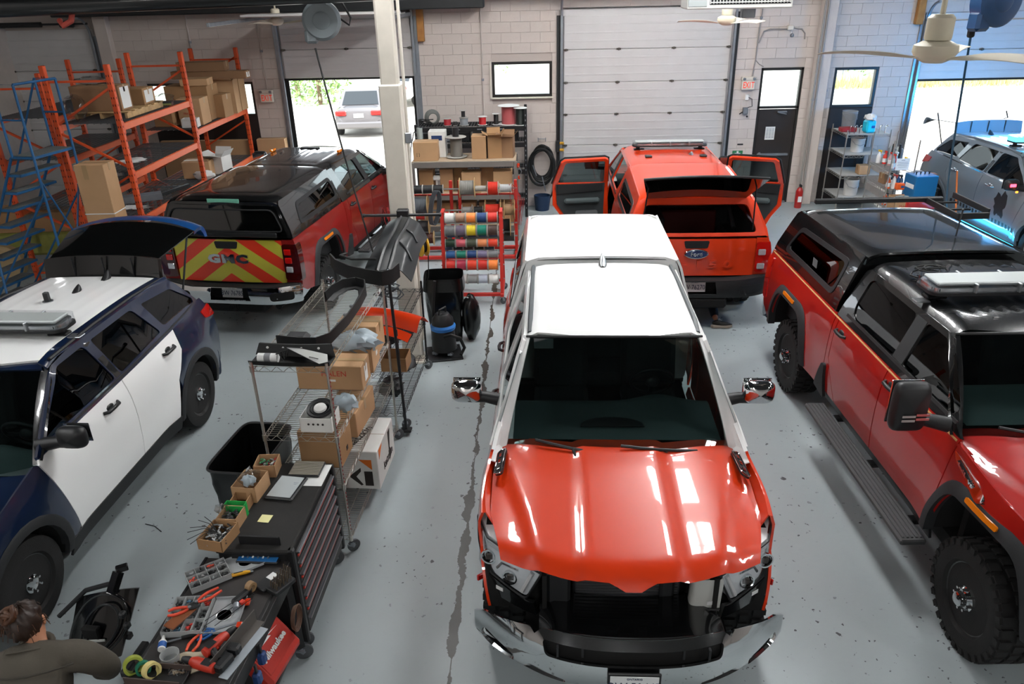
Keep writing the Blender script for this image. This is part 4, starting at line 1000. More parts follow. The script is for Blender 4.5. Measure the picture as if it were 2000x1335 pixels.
# grey car: lit light bar, lit step lamp, lower checker strip, dark badge on the front door, roof puck
lightbar(tah, -.62, .62, -.18, 1.80, .30, .11, blue=True)
M_BLUELIT = mat('blue_lit_strip', '35c4ff', .3, emit=7.0)
MB().box((1.05, .38, .33), (.16, 1.75, .04), b=.01).build('running_board', M_TRIM, tah)
MB().box((1.08, .40, .355), (.09, 1.5, .012), b=.003).build('step_light', M_BLUELIT, tah)
antenna(tah, .25, -1.3, 1.735); MB().sph((-.45, -1.2, 1.745), .07, 12, 6, (1.2, 1, .6)).build('roof_camera', M_TRIM, tah)
m = MB()
for i in range(20):
 y0 = -.92+.097*i; zc = .60-.022*(y0+.9)
 m.panel([(y0, zc-.035), (y0, zc+.035), (y0+.05, zc+.035), (y0+.05, zc-.035)], lambda y, z: (tahX(y, z)+.003, y, z), sp=.1, th=.002, out=(1, 0, 0))
m.build('checker_decal', M_TRIM, tah)
rnd = random.Random(5); pts = []
for i in range(22):
 a = 2*PI*i/22; r = rnd.uniform(.13, .25); pts.append((.47+r*.8*math.cos(a), .86+r*1.1*math.sin(a)))
MB().panel(pts, lambda y, z: (tahX(y, z)+.003, y, z), sp=.06, th=.002, out=(1, 0, 0)).build('door_decal', M_TRIM, tah, label='ragged black door decal')
# navy car door edge line, blue lamp over the middle lane comes from the grey car's own lamps
# ------------------------------------------------------------------ front end of the orange and white pickup
yn = lambda x: 2.60-.40*abs(x)**2.5
for s in (1, -1):
 oh = rpoly([(.585, .945), (.69, .70), (1.05, .775), (1.05, 1.03), (.88, 1.02)], [.01, .03, .04, .03, .02], 3)
 sh = lambda x, z, d=0.: (s*(x-d*.5*max(0, (x-.85)/.2)), yn(x)-d-.10*(z-.7)-(2.6*(x-.98) if x > .98 else 0), z)
 h = MB().panel(oh, lambda x, z: sh(x, z, .022), sp=.08, th=.08, out=(0, 1, 0)).build('headlight', mat('lamp_silver', 'd6d8d9', .35), ram)
 MB().panel(oh, lambda x, z: sh(x, z), sp=.06, th=.006, out=(0, 1, 0)).build('lens', M_LAMPGLASS, h)
 for cx, cz, r in ((.955, .865, .052), (.80, .80, .05)):
  p = Vector(sh(cx, cz, .008)); MB().lathe([(r, .0), (r*1.1, .03), (r*.9, .03), (r*.75, .0), (.0, -.012)], p-Vector((0, .02, 0)), (s*.25, 1, .1), 20).build('reflector', M_CHROME, h)
  MB().box(tuple(p-Vector((0, .005, -.0))), (r*1.1, .02, r*1.1), b=.008).build('lamp_core', mat('lamp_core_dark', '4b4744', .3, metal=.5), h)
 MB().tube([sh(.645, .915, .016), sh(.72, .73, .016)], .018, 8).build('lamp_strip', mat('diffuse_white_strip', 'b7b9ba', .5), h)
 MB().tube([sh(.66, .945, .02), sh(.80, .955, .02), sh(.95, .965, .025), sh(1.01, .955, .03)], .016, 8).build('lamp_strip', mat('diffuse_white_strip', 'b7b9ba', .5), h)
 MB().tube([sh(.74, .88, .025), sh(.86, .87, .025), sh(.90, .80, .03)], .012, 6).build('chrome_divider', M_CHROME, h)
 MB().tube([sh(p[0], p[1], -.003) for p in dens(oh, .08)], .008, 6, closed=True).build('lamp_edge', M_TRIM, h)
 # gloss black band under the lamp
 ob = [(.62, .60), (.64, .70), (.70, .685), (1.045, .765), (1.06, .60), (.95, .60)]
 MB().panel(ob, lambda x, z: (s*x, yn(x)+.015-(2.6*(x-.98) if x > .98 else 0), z), sp=.08, th=.03, out=(0, 1, 0)).build('lamp_surround', P_BLACK, ram)
 MB().box((s*.88, yn(.88)+.02, .68), (.06, .004, .03), rz=-s*.6).build('sticker', M_PLATE, ram)
 MB().box((s*1.03, yn(1.03)-.02, .62), (.02, .06, .05), rz=-s*.9, b=.006).build('side_reflector', M_LENSRED, ram)
yb_ = lambda x: 2.93-.42*abs(x)**2.6
def bmp(x, z):
 t = (z-.56)/.18; y = yb_(x)-.10*max(0, t)**2.2-.05*max(0, (.46-z)/.1)**2; return (x, y, z)
top = [(1.05, .60), (.98, .655), (.80, .70), (.66, .725), (.63, .70), (.58, .735), (.3, .75)]
bot = [(.3, .31), (.55, .285), (.72, .27), (.90, .27), (1.0, .33)]
oc = [(-x, z) for x, z in top]+[(x, z) for x, z in top[::-1]]+[(1.05, .45)]+[(x, z) for x, z in bot[::-1]]+[(-x, z) for x, z in bot]+[(-1.05, .45)]
cs = rpoly([(-.56, .60), (.56, .60), (.58, .69), (-.58, .69)], .03); ls = lambda s: rpoly([(s*.43, .385), (s*.43, .435), (s*.66, .475), (s*.71, .42)], .025)
fg = lambda s: rpoly([(s*.77, .40), (s*.77, .475), (s*.98, .535), (s*1.01, .45), (s*.95, .38)], .03)
fb = MB().panel(oc, bmp, [cs, ls(1), ls(-1), fg(1), fg(-1)], sp=.06, th=.02, out=(0, 1, 0)).build('front_bumper', M_CHROME, ram, 40)
MB().panel([(-.98, .36), (.98, .36), (1.0, .56), (.6, .69), (-.6, .69), (-1.0, .56)], lambda x, z: (x, yb_(x)-.07-.05*max(0, (.46-z)/.1)**2, z), sp=.12, th=.02, out=(0, 1, 0)).build('bumper_backing', M_UNDER, fb)
m = MB()
for i in range(7): m.box((-.48+.16*i, yb_(.48)-.03+.0, .645), (.014, .03, .08))
m.build('slot_ribs', M_TRIMR, fb)
MB().panel([(-.60, 0), (.60, 0), (.60, 1), (-.60, 1)], lambda x, v: (x, yb_(x)-.10-.42*v, .745-.05*v-.05*sstep(.55, .6, abs(x))), sp=.1, th=.02, out=(0, 0, 1)).build('grille_shelf', P_BLACK, fb)
MB().box((0, 2.40, .36), (1.4, .4, .06)).box((0, 2.62, .52), (1.6, .08, .14), b=.02).build('bumper_beam', M_UNDER, ram)
# cavity behind the missing grille
m = MB(); m.box((0, 2.18, .80), (1.7, .04, .5)); m.box((0, 2.42, .50), (1.25, .5, .04))
for s in (1, -1): m.box((s*.565, 2.34, .76), (.03, .36, .42)); m.box((s*.80, 2.02, .82), (.36, .1, .42))
m.build('front_structure', M_UNDER, ram)
rad = MB().box((.0, 2.30, .74), (.74, .04, .38), b=.01).build('radiator', mat('radiator_core', '45474a', .5, metal=.5), ram)
m = MB()
for i in range(14): m.box((0, 2.325, .575+.026*i), (.70, .012, .006))
m.build('radiator_fins', mat('fin_grey', '5c5d5e', .5, metal=.4), rad)
MB().box((0, 2.42, .955), (1.2, .12, .05), b=.015).box((.47, 2.42, .78), (.16, .1, .36), b=.02).box((-.27, 2.36, .78), (.1, .06, .36), b=.02).build('grille_bracket', M_TRIMR, ram)
for sx in (.1, -.1): MB().box((sx, 2.47, .925), (.10, .05, .10), b=.02).build('hood_latch', M_TRIM, ram)
MB().tube([(-.55, 2.52, .60), (-.2, 2.56, .585), (.2, 2.56, .585), (.55, 2.5, .6)], .02, 8).build('crossbar', M_TRIM, ram)
# washer bottle
m = MB()
def bot_(u, v):
 a = u*2*PI; z = .48+.46*v; w = .105 if v > .3 else .06+.15*v; d = .06; cx = -.50-.02*v; ca, sa = math.cos(a), math.sin(a)
 return (cx+math.copysign(abs(ca)**.5, ca)*w*(1-.15*(v > .95)), 2.44+math.copysign(abs(sa)**.5, sa)*d, z)
m.grid(bot_, 20, 10); bt = m.build('washer_bottle', mat('milky_plastic', 'b4b6b2', .45), ram, 50)
MB().panel(rpoly([(-.60, .49), (-.42, .49), (-.395, .66), (-.44, .70), (-.61, .63)], .02), lambda x, z: (x, 2.508, z), sp=.1, th=.004, out=(0, 1, 0)).build('blue_fluid', mat('washer_fluid_blue', '6d9db5', .4), bt)
MB().tube([(-.60, 2.51, .70), (-.53, 2.525, .71), (-.47, 2.53, .66), (-.46, 2.53, .58)], .009, 6).box((-.47, 2.515, .60), (.04, .03, .06), b=.008).build('pump_hose', M_TRIM, bt)
MB().box((-.55, 2.506, .75), (.07, .004, .03), rz=.1).build('bottle_label', M_PLATE, bt)
# number plate in its dark frame
MB().box((.0, 2.955, .505), (.335, .02, .18), b=.006).build('plate_frame', M_TRIM, fb)
plate(fb, 'BW·50445', frame((.0, 2.97, .505), (-1, 0, 0), (0, 0, 1)))
# hood side vents with bright badges
for s in (1, -1):
 x, y = s*.905, 1.52
 M = Matrix.Translation((x, y, 1.178)) @ Matrix.Rotation(-s*.06, 4, 'Z') @ Matrix.Rotation(s*.5, 4, 'Y')
 v = MB(); v.panel(rpoly([(-.035, -.17), (.035, -.15), (.035, .15), (-.035, .17)], .03), lambda a, b: (a, b, .012), sp=.1, th=.02, out=(0, 0, 1)); v.xf(M); hv = v.build('hood_vent', M_TRIM, ram)
 v = MB(); v.tube([(p[0], p[1], .014) for p in rpoly([(-.035, -.17), (.035, -.15), (.035, .15), (-.035, .17)], .03)], .006, 6, closed=True)
 for k in range(3): v.box((0, -.08+.08*k, .016), (.03, .05, .008), b=.003)
 v.xf(M); v.build('vent_badge', M_CHROME, hv)
antenna(ram, 0, -.88, 1.945, M_SATIN, .2, .085)
# dark strips down the roof joints
for s in (1, -1):
 MB().tube([(s*.695, y, 1.875+.045*(1-((y-.1)/1.1)**2)*.5-(.06*((y-.35)/.3)**2 if y > .35 else 0)) for y in (-.96, -.7, -.3, .1, .4, .60)], .022, 6).build('roof_channel', mat('dark_grey_strip', '3f4548', .5), ram)
MB().box((.58, .70, 1.80), (.16, .004, .09)).build('windscreen_sticker', mat('grey_sticker', '5a6062', .6), ram)
m = MB().panel(arc(0, 0, .26, 0, 180, 14), lambda x, y: (x+.02, 1.06-y*.55, 1.228), sp=.1, th=.01, out=(0, 0, 1)); m.build('dash_speaker', M_TRIM, ram)
# ------------------------------------------------------------------ dark red pickup at right: roof equipment, rack, vents
lightbar(gr, -.72, .72, .05, 2.065, .34, .10)
for s in (1, -1): MB().box((s*.735, .10, 1.985), (.12, .09, .015), b=.004, M=None).build('bar_strap', M_SATIN, gr)
def coil(pts_rand, c, r, n, rw, seed, h=.06):
 rr = random.Random(seed); P = []
 for i in range(n*10):
  a = 2*PI*i/10; q = r*(.7+.3*math.sin(i*.37+seed)); P.append((c[0]+q*math.cos(a)*pts_rand+rr.uniform(-.01, .01), c[1]+q*.6*math.sin(a)+rr.uniform(-.01, .01), c[2]+h*abs(math.sin(i*.21+seed))))
 return MB().tube(P, rw, 5)
coil(1.3, (.42, -.38, 2.02), .14, 5, .008, 3, .09).build('cable_bundle', M_RUBBER, gr)
MB().box((.35, .50, 1.985), (.09, .12, .03), b=.012).box((.35, .50, 2.0), (.05, .07, .02), b=.006).build('roof_marker', P_BLACK, gr)
for s in (1, -1):
 sf = lambda y, z: (s*(grX(y, z)+.012), y, z)
 v = MB().panel(rpoly([(1.44, 1.37), (1.50, 1.31), (1.86, 1.20), (1.92, 1.25), (1.84, 1.30)], .03), sf, sp=.06, th=.02, out=(s, 0, 0)).build('fender_vent', M_CHROME, gr)
 MB().panel([(1.52, 1.325), (1.54, 1.345), (1.78, 1.27), (1.77, 1.25)], lambda y, z: (s*(grX(y, z)+.016), y, z), sp=.1, th=.004, out=(s, 0, 0)).build('vent_inset', M_TRIM, v)
for i, ch in enumerate('6.6L V8'):
 if ch == ' ': continue
 yy = 1.555+.032*i; p0 = Vector((grX(yy, 1.335-.30*(yy-1.53))+.022, yy, 1.325-.30*(yy-1.53))); b = text_mb(ch, .05, depth=.003, bold=.002)
 b.xf(frame(p0, (0, .955, -.29), (.15, .29, .95))); b.build('vent_character', mat('badge_red', 'b0403c', .3) if i < 4 else M_CHROME, gr, 0)
# towing mirror reflector stripes on its forward face
for zz in (1.62, 1.585):
 for k in range(2):
  MB().box((1.33+.0-.07+.10*k, 1.28+.093, zz-.012*k), (.095, .004, .018)).build('mirror_stripe', mat('stripe_silver', 'b8b4b2', .3, metal=.6) if k else mat('stripe_red', 'b05a58', .3), gr)
# topper: black ladder tray along the far edge and brackets at the rear
tr = MB()
tr.box((-.66, -2.35, 2.09), (.02, .75, .07), b=.004).box((-.98, -2.35, 2.14), (.02, .75, .07), b=.004).box((-.82, -1.98, 2.10), (.34, .02, .07), b=.004)
for k in range(3): tr.box((-.82, -2.65+.3*k, 2.07), (.34, .03, .02))
tr.build('side_tray', M_TRIM, gr)
MB().box((-.1, -2.70, 2.10), (1.5, .05, .06), b=.012).build('roof_rack_bar', M_TRIM, gr)
for xx in (.5, .1, -.35, -.75): MB().cyl((xx, -2.735, 2.10), (xx, -2.722, 2.10), .014, n=8).build('bar_bolt', M_SATIN, gr)
MB().tube([(-.30, -1.35, 2.075), (-.31, -1.36, 2.2), (-.34, -1.40, 2.33)], .008, 6).sph((-.34, -1.40, 2.335), .014, 8, 6).build('whip_antenna', M_TRIM, gr)
for yy in (-.98, -2.62): MB().box((.775, yy, 1.97), (.03, .10, .07), rz=0, b=.01).build('side_lamp', mat('smoked_lamp', '5d6c70', .15, metal=.4), gr)
MB().box((.925, -1.75, 1.66), (.004, .12, .12), M=Matrix.Translation((0, 0, 0))).build('window_sticker', mat('grey_sticker', '5a6062', .6), gr)
# ------------------------------------------------------------------ dark red pickup at back left
b = text_mb('GMC', .19, depth=.03, space=1.15, bold=.012); b.xf(frame((0, -2.99, 1.12), (1, 0, 0), (0, 0, 1)) @ Matrix.Diagonal((1.3, .85, 1, 1))); b.build('tailgate_emblem', M_CHROME, gl, 0)
MB().box((.02, -2.855, 1.905), (.46, .012, .07), M=Matrix.Translation((0, -.03, 0)) ).build('masking_tape', mat('green_tape', '6fb39c', .7), gl)
for s in (1, -1): MB().box((s*.6, .1, 2.0), (.06, .16, .05), b=.015).build('roof_marker', M_AMBER, gl)
MB().box((-.05, .38, 1.985), (.34, .10, .03), b=.012).build('roof_lamp', M_TRIM, gl)
# ------------------------------------------------------------------ orange pickup at the back
e = MB().lathe([(0, .0), (.155, 0), (.165, .008), (.155, .016), (0, .018)], (0, 0, 0), (0, 0, 1), 32); e.xf(frame((0, -2.925, 1.10), (1, 0, 0), (0, 0, 1)) @ Matrix.Diagonal((1, .42, 1, 1))); eb = e.build('tailgate_badge', M_CHROME, f1, 40)
e = MB().lathe([(0, .0), (.145, 0), (.14, .006), (0, .006)], (0, 0, 0), (0, 0, 1), 32); e.xf(frame((0, -2.942, 1.10), (1, 0, 0), (0, 0, 1)) @ Matrix.Diagonal((1, .38, 1, 1))); e.build('badge_field', mat('badge_blue', '14254f', .2, coat=1), eb, 40)
b = text_mb('Ford', .085, depth=.004); b.xf(frame((0, -2.951, 1.10), (1, 0, 0), (.25, 0, 1))); b.build('badge_text', M_CHROME, eb, 0)
for i, ch in enumerate('F-150'):
 b = text_mb(ch, .17, depth=.012, bold=.006); b.xf(frame((-.36+.2*i, -2.913, .94), (1, 0, 0), (0, 0, 1)) @ Matrix.Diagonal((1.5, .85, 1, 1))); b.build('embossed_character', P_ORANGE, f1, 0)
lightbar(f1, -.62, .62, .12, 1.985, .26, .075)
for xx in (-.42, .45): MB().box((xx, -.55, 1.945), (.11, .10, .03), b=.008).build('roof_mount', M_TRIM, f1)
antenna(f1, .28, -.42, 1.935, M_SATIN, .12, .06)
def open_door(s, ang):
 H = Vector((s*f1X(-.0, 1.2), .215, 0)); a = math.radians(ang); D = Vector((s*math.sin(a), -math.cos(a), 0)); Nn = Vector((-s*math.cos(a), -math.sin(a), 0))
 # u runs from the hinge to the latch edge, tumblehome tilts the top towards the cab side
 def P(u, z, o=0.):
  t = -.50*max(0, z-1.33)+(-.05*((1.33-z)/.6)**2 if z < 1.33 else 0); return tuple(H+D*u+Nn*(-t*.9+o)+Vector((0, 0, z)))
 ou = [(.0, .58), (.02, 1.36), (.06, 1.80), (.12, 1.835), (.80, 1.82), (.86, 1.78), (.98, 1.36), (.98, 1.0), (.84, .80), (.74, .58)]
 wi = rpoly([(.09, 1.37), (.115, 1.79), (.785, 1.78), (.90, 1.39)], .04, 3)
 out = tuple(-Nn); d = MB().panel(ou, lambda u, z: P(u, z), [wi], sp=.1, th=.05, out=out).build('rear_door', P_ORANGE, f1, label='orange rear door swung wide open')
 MB().panel(wi, lambda u, z: P(u, z, .02), sp=.3, th=.004, out=out).build('door_window', M_CLEARTINT, d)
 MB().panel([(.10, .64), (.08, 1.36), (.93, 1.36), (.91, 1.02), (.79, .84), (.68, .64)], lambda u, z: P(u, z, .075), sp=.1, th=.02, out=tuple(Nn)).build('door_card', mat('door_card_dark', '23292b', .7), d)
 MB().panel([(.12, 1.24), (.12, 1.36), (.90, 1.36), (.91, 1.20)], lambda u, z: P(u, z, .10), sp=.1, th=.03, out=tuple(Nn)).build('card_top', M_SEAT, d)
 c = Vector(P(.48, 1.08, .12)); M = frame(c, D, (0, 0, 1)); MB().box((0, 0, 0), (.62, .09, .09), b=.03, M=M).build('armrest', M_INT, d)
 MB().panel(rpoly([(.2, .68), (.2, .9), (.6, .9), (.55, .68)], .04), lambda u, z: P(u, z, .10), sp=.1, th=.03, out=tuple(Nn)).build('door_pocket', mat('grey_door_plastic', '54585a', .7), d)
 MB().tube([P(u, z, .03) for u, z in dens([(.06, .62), (.07, 1.36), (.10, 1.78), (.14, 1.80), (.79, 1.79), (.83, 1.76), (.94, 1.36), (.94, 1.02), (.81, .83), (.71, .62)], .15)], .014, 6, closed=True).build('door_seal', M_RUBBER, d)
 MB().tube([P(.01, 1.37, -.02), P(.05, 1.82, -.02), (P(.12, 1.85, -.02)), P(.80, 1.84, -.02), P(.875, 1.79, -.02), P(.99, 1.37, -.02)], .016, 6).build('window_trim', M_TRIM, d)
open_door(-1, 82); open_door(1, 74)
# inside the bed under the open hatch
MB().box((-.55, -1.75, 1.08), (.42, .8, .62), b=.02).build('bed_locker', M_TRIM, f1)
MB().box((.1, -1.1, 1.0), (1.0, .25, .46), b=.02).build('bed_partition', mat('dark_red_panel', '4a0d0a', .5), f1)
MB().cyl((.62, -2.3, 1.28), (.58, -1.6, 1.78), .03, n=10).build('gas_strut', M_TRIMR, f1)
m = MB()
for i in range(7): m.box((-.5+.165*i, -2.40, 1.745), (.08, .02, .02), b=.004)
m.build('bed_lights', mat('bed_lamp_white', 'd8dadb', .4), f1)
MB().tube([(.99, -2.75, .98), (1.06, -2.75, .95), (1.07, -2.75, .9), (1.0, -2.75, .86)], .008, 6).build('loose_wire', M_SATIN, f1)
# ------------------------------------------------------------------ shared furniture
M_RACKO = mat('rack_orange', 'c94a1c', .5, noise=.08, nscale=5); M_RACKBEAM = mat('rack_orange_beam', 'cf5a2c', .5, noise=.06); M_WIRE = mat('deck_wire', '56585a', .5, metal=.5)
M_HOLE = mat('slot_dark', '3c1608', .8); M_WOOD = mat('pallet_wood', 'b29469', .8, noise=.2, nscale=12); M_BLUEST = mat('ladder_blue', '17527f', .5, noise=.1); M_GRIT = mat('grit_tread', '5b5f5e', .9, noise=.2, nscale=40)
M_KRAFT = [mat('kraft_%d' % i, h, .85, noise=.05, nscale=4) for i, h in enumerate(('a5825f', '96734f', 'b08c67', '86664a'))]
M_TAPE = mat('parcel_tape', '9a7d58', .35); M_LABEL = mat('white_label', 'd6d7d5', .7); M_FILM = glass('plastic_film', (.85, .86, .86), 1., .15); M_WBOX = mat('white_carton', 'cfcfcb', .8, noise=.03)
M_INKBLK = mat('carton_ink', '2a2522', .8); M_INKRED = mat('carton_red_ink', 'a83a2a', .8)
def carton(label, c, size, rz=0, km=0, group=None, opened=0, tape=True, lab=None, ink=None, mats=None, tilt=None):
 """cardboard box; c is the centre of its base"""
 w, d, h = size; mm = mats or M_KRAFT[km]
 t = thing('cardboard_box', label, 'box', c, rz, group)
 if tilt: t.rotation_euler = (tilt[0], tilt[1], rz)
 if not opened:
  MB().box((0, 0, h/2), size, b=.006).build('body', mm, t)
  MB().box((0, 0, h+.0005), (w*.985, .004, .002)).build('seam', M_INKBLK if False else M_KRAFT[3], t)
  if tape: MB().box((0, 0, h+.001), (w*1.0, .05, .003)).box((-w/2-.001, 0, h-.05), (.003, .05, .1)).box((w/2+.001, 0, h-.05), (.003, .05, .1)).build('tape', M_TAPE, t)
 else:
  m = MB(); k = .006
  for sx in (-1, 1): m.box((sx*(w/2-k/2), 0, h/2), (k, d, h))
  for sy in (-1, 1): m.box((0, sy*(d/2-k/2), h/2), (w, k, h))
  m.box((0, 0, .004), (w-.01, d-.01, .008)); m.build('body', mm, t)
  if opened > 1:
   for i, (sx, sy) in enumerate(((-1, 0), (1, 0), (0, -1), (0, 1))):
    a = [.5, .9, .3, 1.1][i]; L = min(w, d)*.42
    p = Vector((sx*w/2, sy*d/2, h)); q = p+Vector((sx*L*math.cos(a), sy*L*math.cos(a), L*math.sin(a))); e = Vector((0, 1, 0))*d*.48 if sx else Vector((1, 0, 0))*w*.48
    m = MB(); m.shell([p-e, p+e, q+e, q-e], [(0, 1, 2, 3)], .005); m.build('flap', mm, t)
 if lab:   # (face, u, v, w, h)
  for f, u, v, lw, lh in lab:
   if f == 'f': MB().box((u*w/2, -d/2-.001, v*h), (lw, .003, lh)).build('label', M_LABEL, t)
   elif f == 'r': MB().box((w/2+.001, u*d/2, v*h), (.003, lw, lh)).build('label', M_LABEL, t)
 if ink:
  for txt, f, u, v, s, im in ink:
   b = text_mb(txt, s, depth=.003)
   b.xf(Matrix.Translation(Vector((u*w/2, -d/2-.001, v*h)) if f == 'f' else Vector((w/2+.001, u*d/2, v*h)) if f == 'r' else Vector((u*w/2, v*d/2, h+.001))) @ (Matrix.Rotation(PI/2, 4, 'X') if f == 'f' else Matrix.Rotation(PI/2, 4, 'Z') @ Matrix.Rotation(PI/2, 4, 'X') if f == 'r' else Matrix.Rotation(0, 4, 'Z')))
   b.build('print', im, t, 0)
 return t
def crumple(r, seed, sc=(1, 1, .5), n=14, m=9, amp=.35):
 rr = random.Random(seed); ph = [(rr.uniform(0, 6.3), rr.uniform(1, 5), rr.uniform(1, 5)) for _ in range(6)]
 def fn(u, v):
  a, b = u*2*PI, v*PI; k = 1+amp*sum(math.sin(p[0]+p[1]*math.cos(a)*2+p[2]*math.cos(b)*2+3*math.sin(a)*p[1]) for p in ph)/4
  return (r*k*math.sin(b)*math.cos(a)*sc[0], r*k*math.sin(b)*math.sin(a)*sc[1], r*k*-math.cos(b)*sc[2]+r*sc[2])
 return MB().grid(fn, n, m)
def caster(parent, x, y, z, r=.06, ang=0., m=None):
 b = MB(); b.cyl((x, y, z-.02), (x, y, z-.035), .022, n=8); b.beam((x, y, z-.03), (x, y, z-.045), .06, .06)
 for s in (-1, 1):
  dx, dy = -math.sin(ang)*.02*s, math.cos(ang)*.02*s; b.beam((x+dx, y+dy, z-.04), (x+dx+math.cos(ang)*.02, y+dy+math.sin(ang)*.02, r), .03, .006, up=(-math.sin(ang), math.cos(ang), 0))
 o = b.build('caster', M_GALV, parent)
 c = Vector((x+math.cos(ang)*.02, y+math.sin(ang)*.02, r)); ax = (-math.sin(ang), math.cos(ang), 0)
 MB().lathe([(0, -.014), (r*.8, -.014), (r, -.01), (r, .01), (r*.8, .014), (0, .014)], c, ax, 18).build('caster_wheel', m or mat('caster_grey', '4a4d50', .5), o); return o

# ------------------------------------------------------------------ orange pallet racking along the left
def rack_upright(t, x0, x1, y, h, slots=True):
 for x in (x0, x1):
  m = MB(); m.box((x, y, h/2), (.075, .07, h), b=.008); m.box((x, y, .006), (.13, .12, .012)); p = m.build('upright_post', M_RACKO, t)
  if slots:
   m = MB()
   for k in range(int((h-.3)/.1)):
    z = .25+k*.1
    for q in (-.016, .016): m.box((x+q, y-.0351, z), (.012, .002, .03))
    m.box((x+.0376 if x == max(x0, x1) else x-.0376, y, z), (.002, .014, .03))
   m.build('post_slots', M_HOLE, p, kind='stuff')
 zz = [.25]+[.25+.62*i for i in range(1, 6) if .25+.62*i < h-.1]
 m = MB()
 for i in range(len(zz)-1):
  a, b = (x0, x1) if i % 2 == 0 else (x1, x0)
  MB().beam((a, y, zz[i]+.05), (b, y, zz[i+1]-.05), .035, .03).build('diagonal_brace', M_RACKO, t)
 MB().beam((x0, y, h-.22), (x1, y, h-.22), .035, .03).build('top_brace', M_RACKO, t); MB().beam((x0, y, .22), (x1, y, .22), .035, .03).build('bottom_brace', M_RACKO, t)
def rack_level(t, x0, x1, y0, y1, z):
 for x, s in ((x0, 1), (x1, -1)):
  m = MB(); m.box((x, (y0+y1)/2, z-.05), (.05, y1-y0-.08, .10), b=.006); m.build('beam', M_RACKBEAM, t)
  for y in (y0+.05, y1-.05): MB().box((x, y, z-.06), (.065, .03, .18), b=.005).build('beam_connector', M_RACKO, t)
 m = MB(); n = int((y1-y0)/.055)
 for i in range(1, n): m.box(((x0+x1)/2, y0+(y1-y0)*i/n, z+.004), (x1-x0-.0, .007, .007))
 k = 9
 for i in range(k+1): m.box((x0+.02+(x1-x0-.04)*i/k, (y0+y1)/2, z-.004), (.008, y1-y0-.1, .009))
 m.build('wire_deck', M_WIRE, t, kind='stuff')
 for i in range(3): MB().box(((x0+x1)/2, y0+(y1-y0)*(i+.5)/3, z-.025), (x1-x0-.06, .04, .025)).build('deck_support', M_GALV, t)
RX0, RX1 = -6.85, -5.93; RY = (11.1, 13.55, 16.15)
rk = thing('pallet_rack', 'tall orange pallet rack with wire mesh decks along the left side', 'shelving', (0, 0, 0))
for y, h in zip(RY, (3.6, 3.58, 3.46)): rack_upright(rk, RX0, RX1, y, h)
for z in (1.41, 2.08, 2.79): rack_level(rk, RX0, RX1, RY[0], RY[1], z)
for z in (.55, 1.33, 2.28): rack_level(rk, RX0, RX1, RY[1], RY[2], z)
rack_level(rk, RX0, RX1, RY[0], RY[1], .6)
rk2 = thing('pallet_rack', 'second orange pallet rack standing behind the first, at the far left', 'shelving', (0, 0, 0))
for y in (12.0, 14.5): rack_upright(rk2, -8.45, -7.5, y, 3.42)
for z in (1.3, 2.1, 2.75): rack_level(rk2, -8.45, -7.5, 12.0, 14.5, z)
# loads on the first bay
pl = thing('pallet', 'wooden pallet under long brown cartons on the top rack deck', 'pallet', (-6.4, 12.1, 2.80))
for i in range(6): MB().box((0, -.55+.22*i, .095), (.84, .12, .018), b=.003).build('deck_board', M_WOOD, pl)
for x in (-.38, 0, .38): MB().box((x, 0, .045), (.04, 1.2, .08), b=.003).build('stringer', M_WOOD, pl)
carton('long brown carton with a white end label on the wooden pallet', (-6.45, 11.72, 2.905), (.74, .34, .36), 0, 3, lab=[('r', 0, .5, .26, .3)])
carton('smaller brown carton behind the long one on the wooden pallet', (-6.30, 12.36, 2.905), (.52, .42, .24), .05, 1, lab=[('r', 0, .5, .3, .18)])
o = crumple(.2, 3, (.7, .8, .9)).build('plastic_wrap', M_FILM, None, 60, 'clump of clear plastic wrap left of the long carton on the top deck', (-6.66, 11.33, 2.80), cat='wrap')
crumple(.2, 7, (.8, 1.1, .5)).build('plastic_wrap', M_FILM, None, 60, 'clear plastic wrap crumpled at right end of the wooden pallet', (-6.0, 12.75, 2.80), cat='wrap')
crumple(.16, 9, (1.5, .6, .35)).build('plastic_wrap', M_FILM, None, 60, 'thin torn plastic film lying on top of the long carton', (-6.55, 11.72, 3.27), cat='wrap')
# second bay, top deck: heap of cartons
carton('large brown carton facing the aisle on the heaped second rack bay', (-6.18, 14.25, 2.29), (.42, .45, .46), .05, 2, ink=[('FRAGILE', 'f', -.1, .45, .05, M_INKRED)])
carton('small white open box with a green label in front of the large carton', (-6.12, 13.88, 2.29), (.27, .2, .15), .1, 0, opened=1, mats=M_WBOX, lab=[('f', -.4, .5, .1, .07)])
carton('mid brown carton right of the large one on the heaped rack bay', (-6.02, 15.05, 2.29), (.36, .4, .42), -.06, 1)
carton('wide brown carton lying behind the large one on the heaped rack bay', (-6.42, 14.85, 2.29), (.8, .55, .62), .02, 1)
carton('open topped brown carton above the mid carton near the bright window', (-6.02, 15.55, 2.29), (.38, .36, .62), .1, 2, opened=2)
carton('tall narrow brown carton near the bright window on the rack', (-5.98, 15.92, 2.29), (.3, .3, .66), -.05, 0, lab=[('f', .2, .45, .07, .12)])
carton('flat brown carton laid on the wide carton of the rack heap', (-6.25, 14.75, 2.912), (.5, .4, .12), .12, 2)
carton('long thin brown carton laid across the top of the rack heap', (-6.22, 15.4, 2.955), (1.5, .22, .14), -.06, 3, lab=[('r', 0, .5, .14, .09)])
carton('topmost dark brown carton of the rack heap', (-6.35, 15.42, 3.097), (.92, .28, .17), .03, 3)
carton('brown carton at left end of the rack heap beside the post', (-6.62, 14.1, 2.29), (.34, .4, .36), 0, 1)
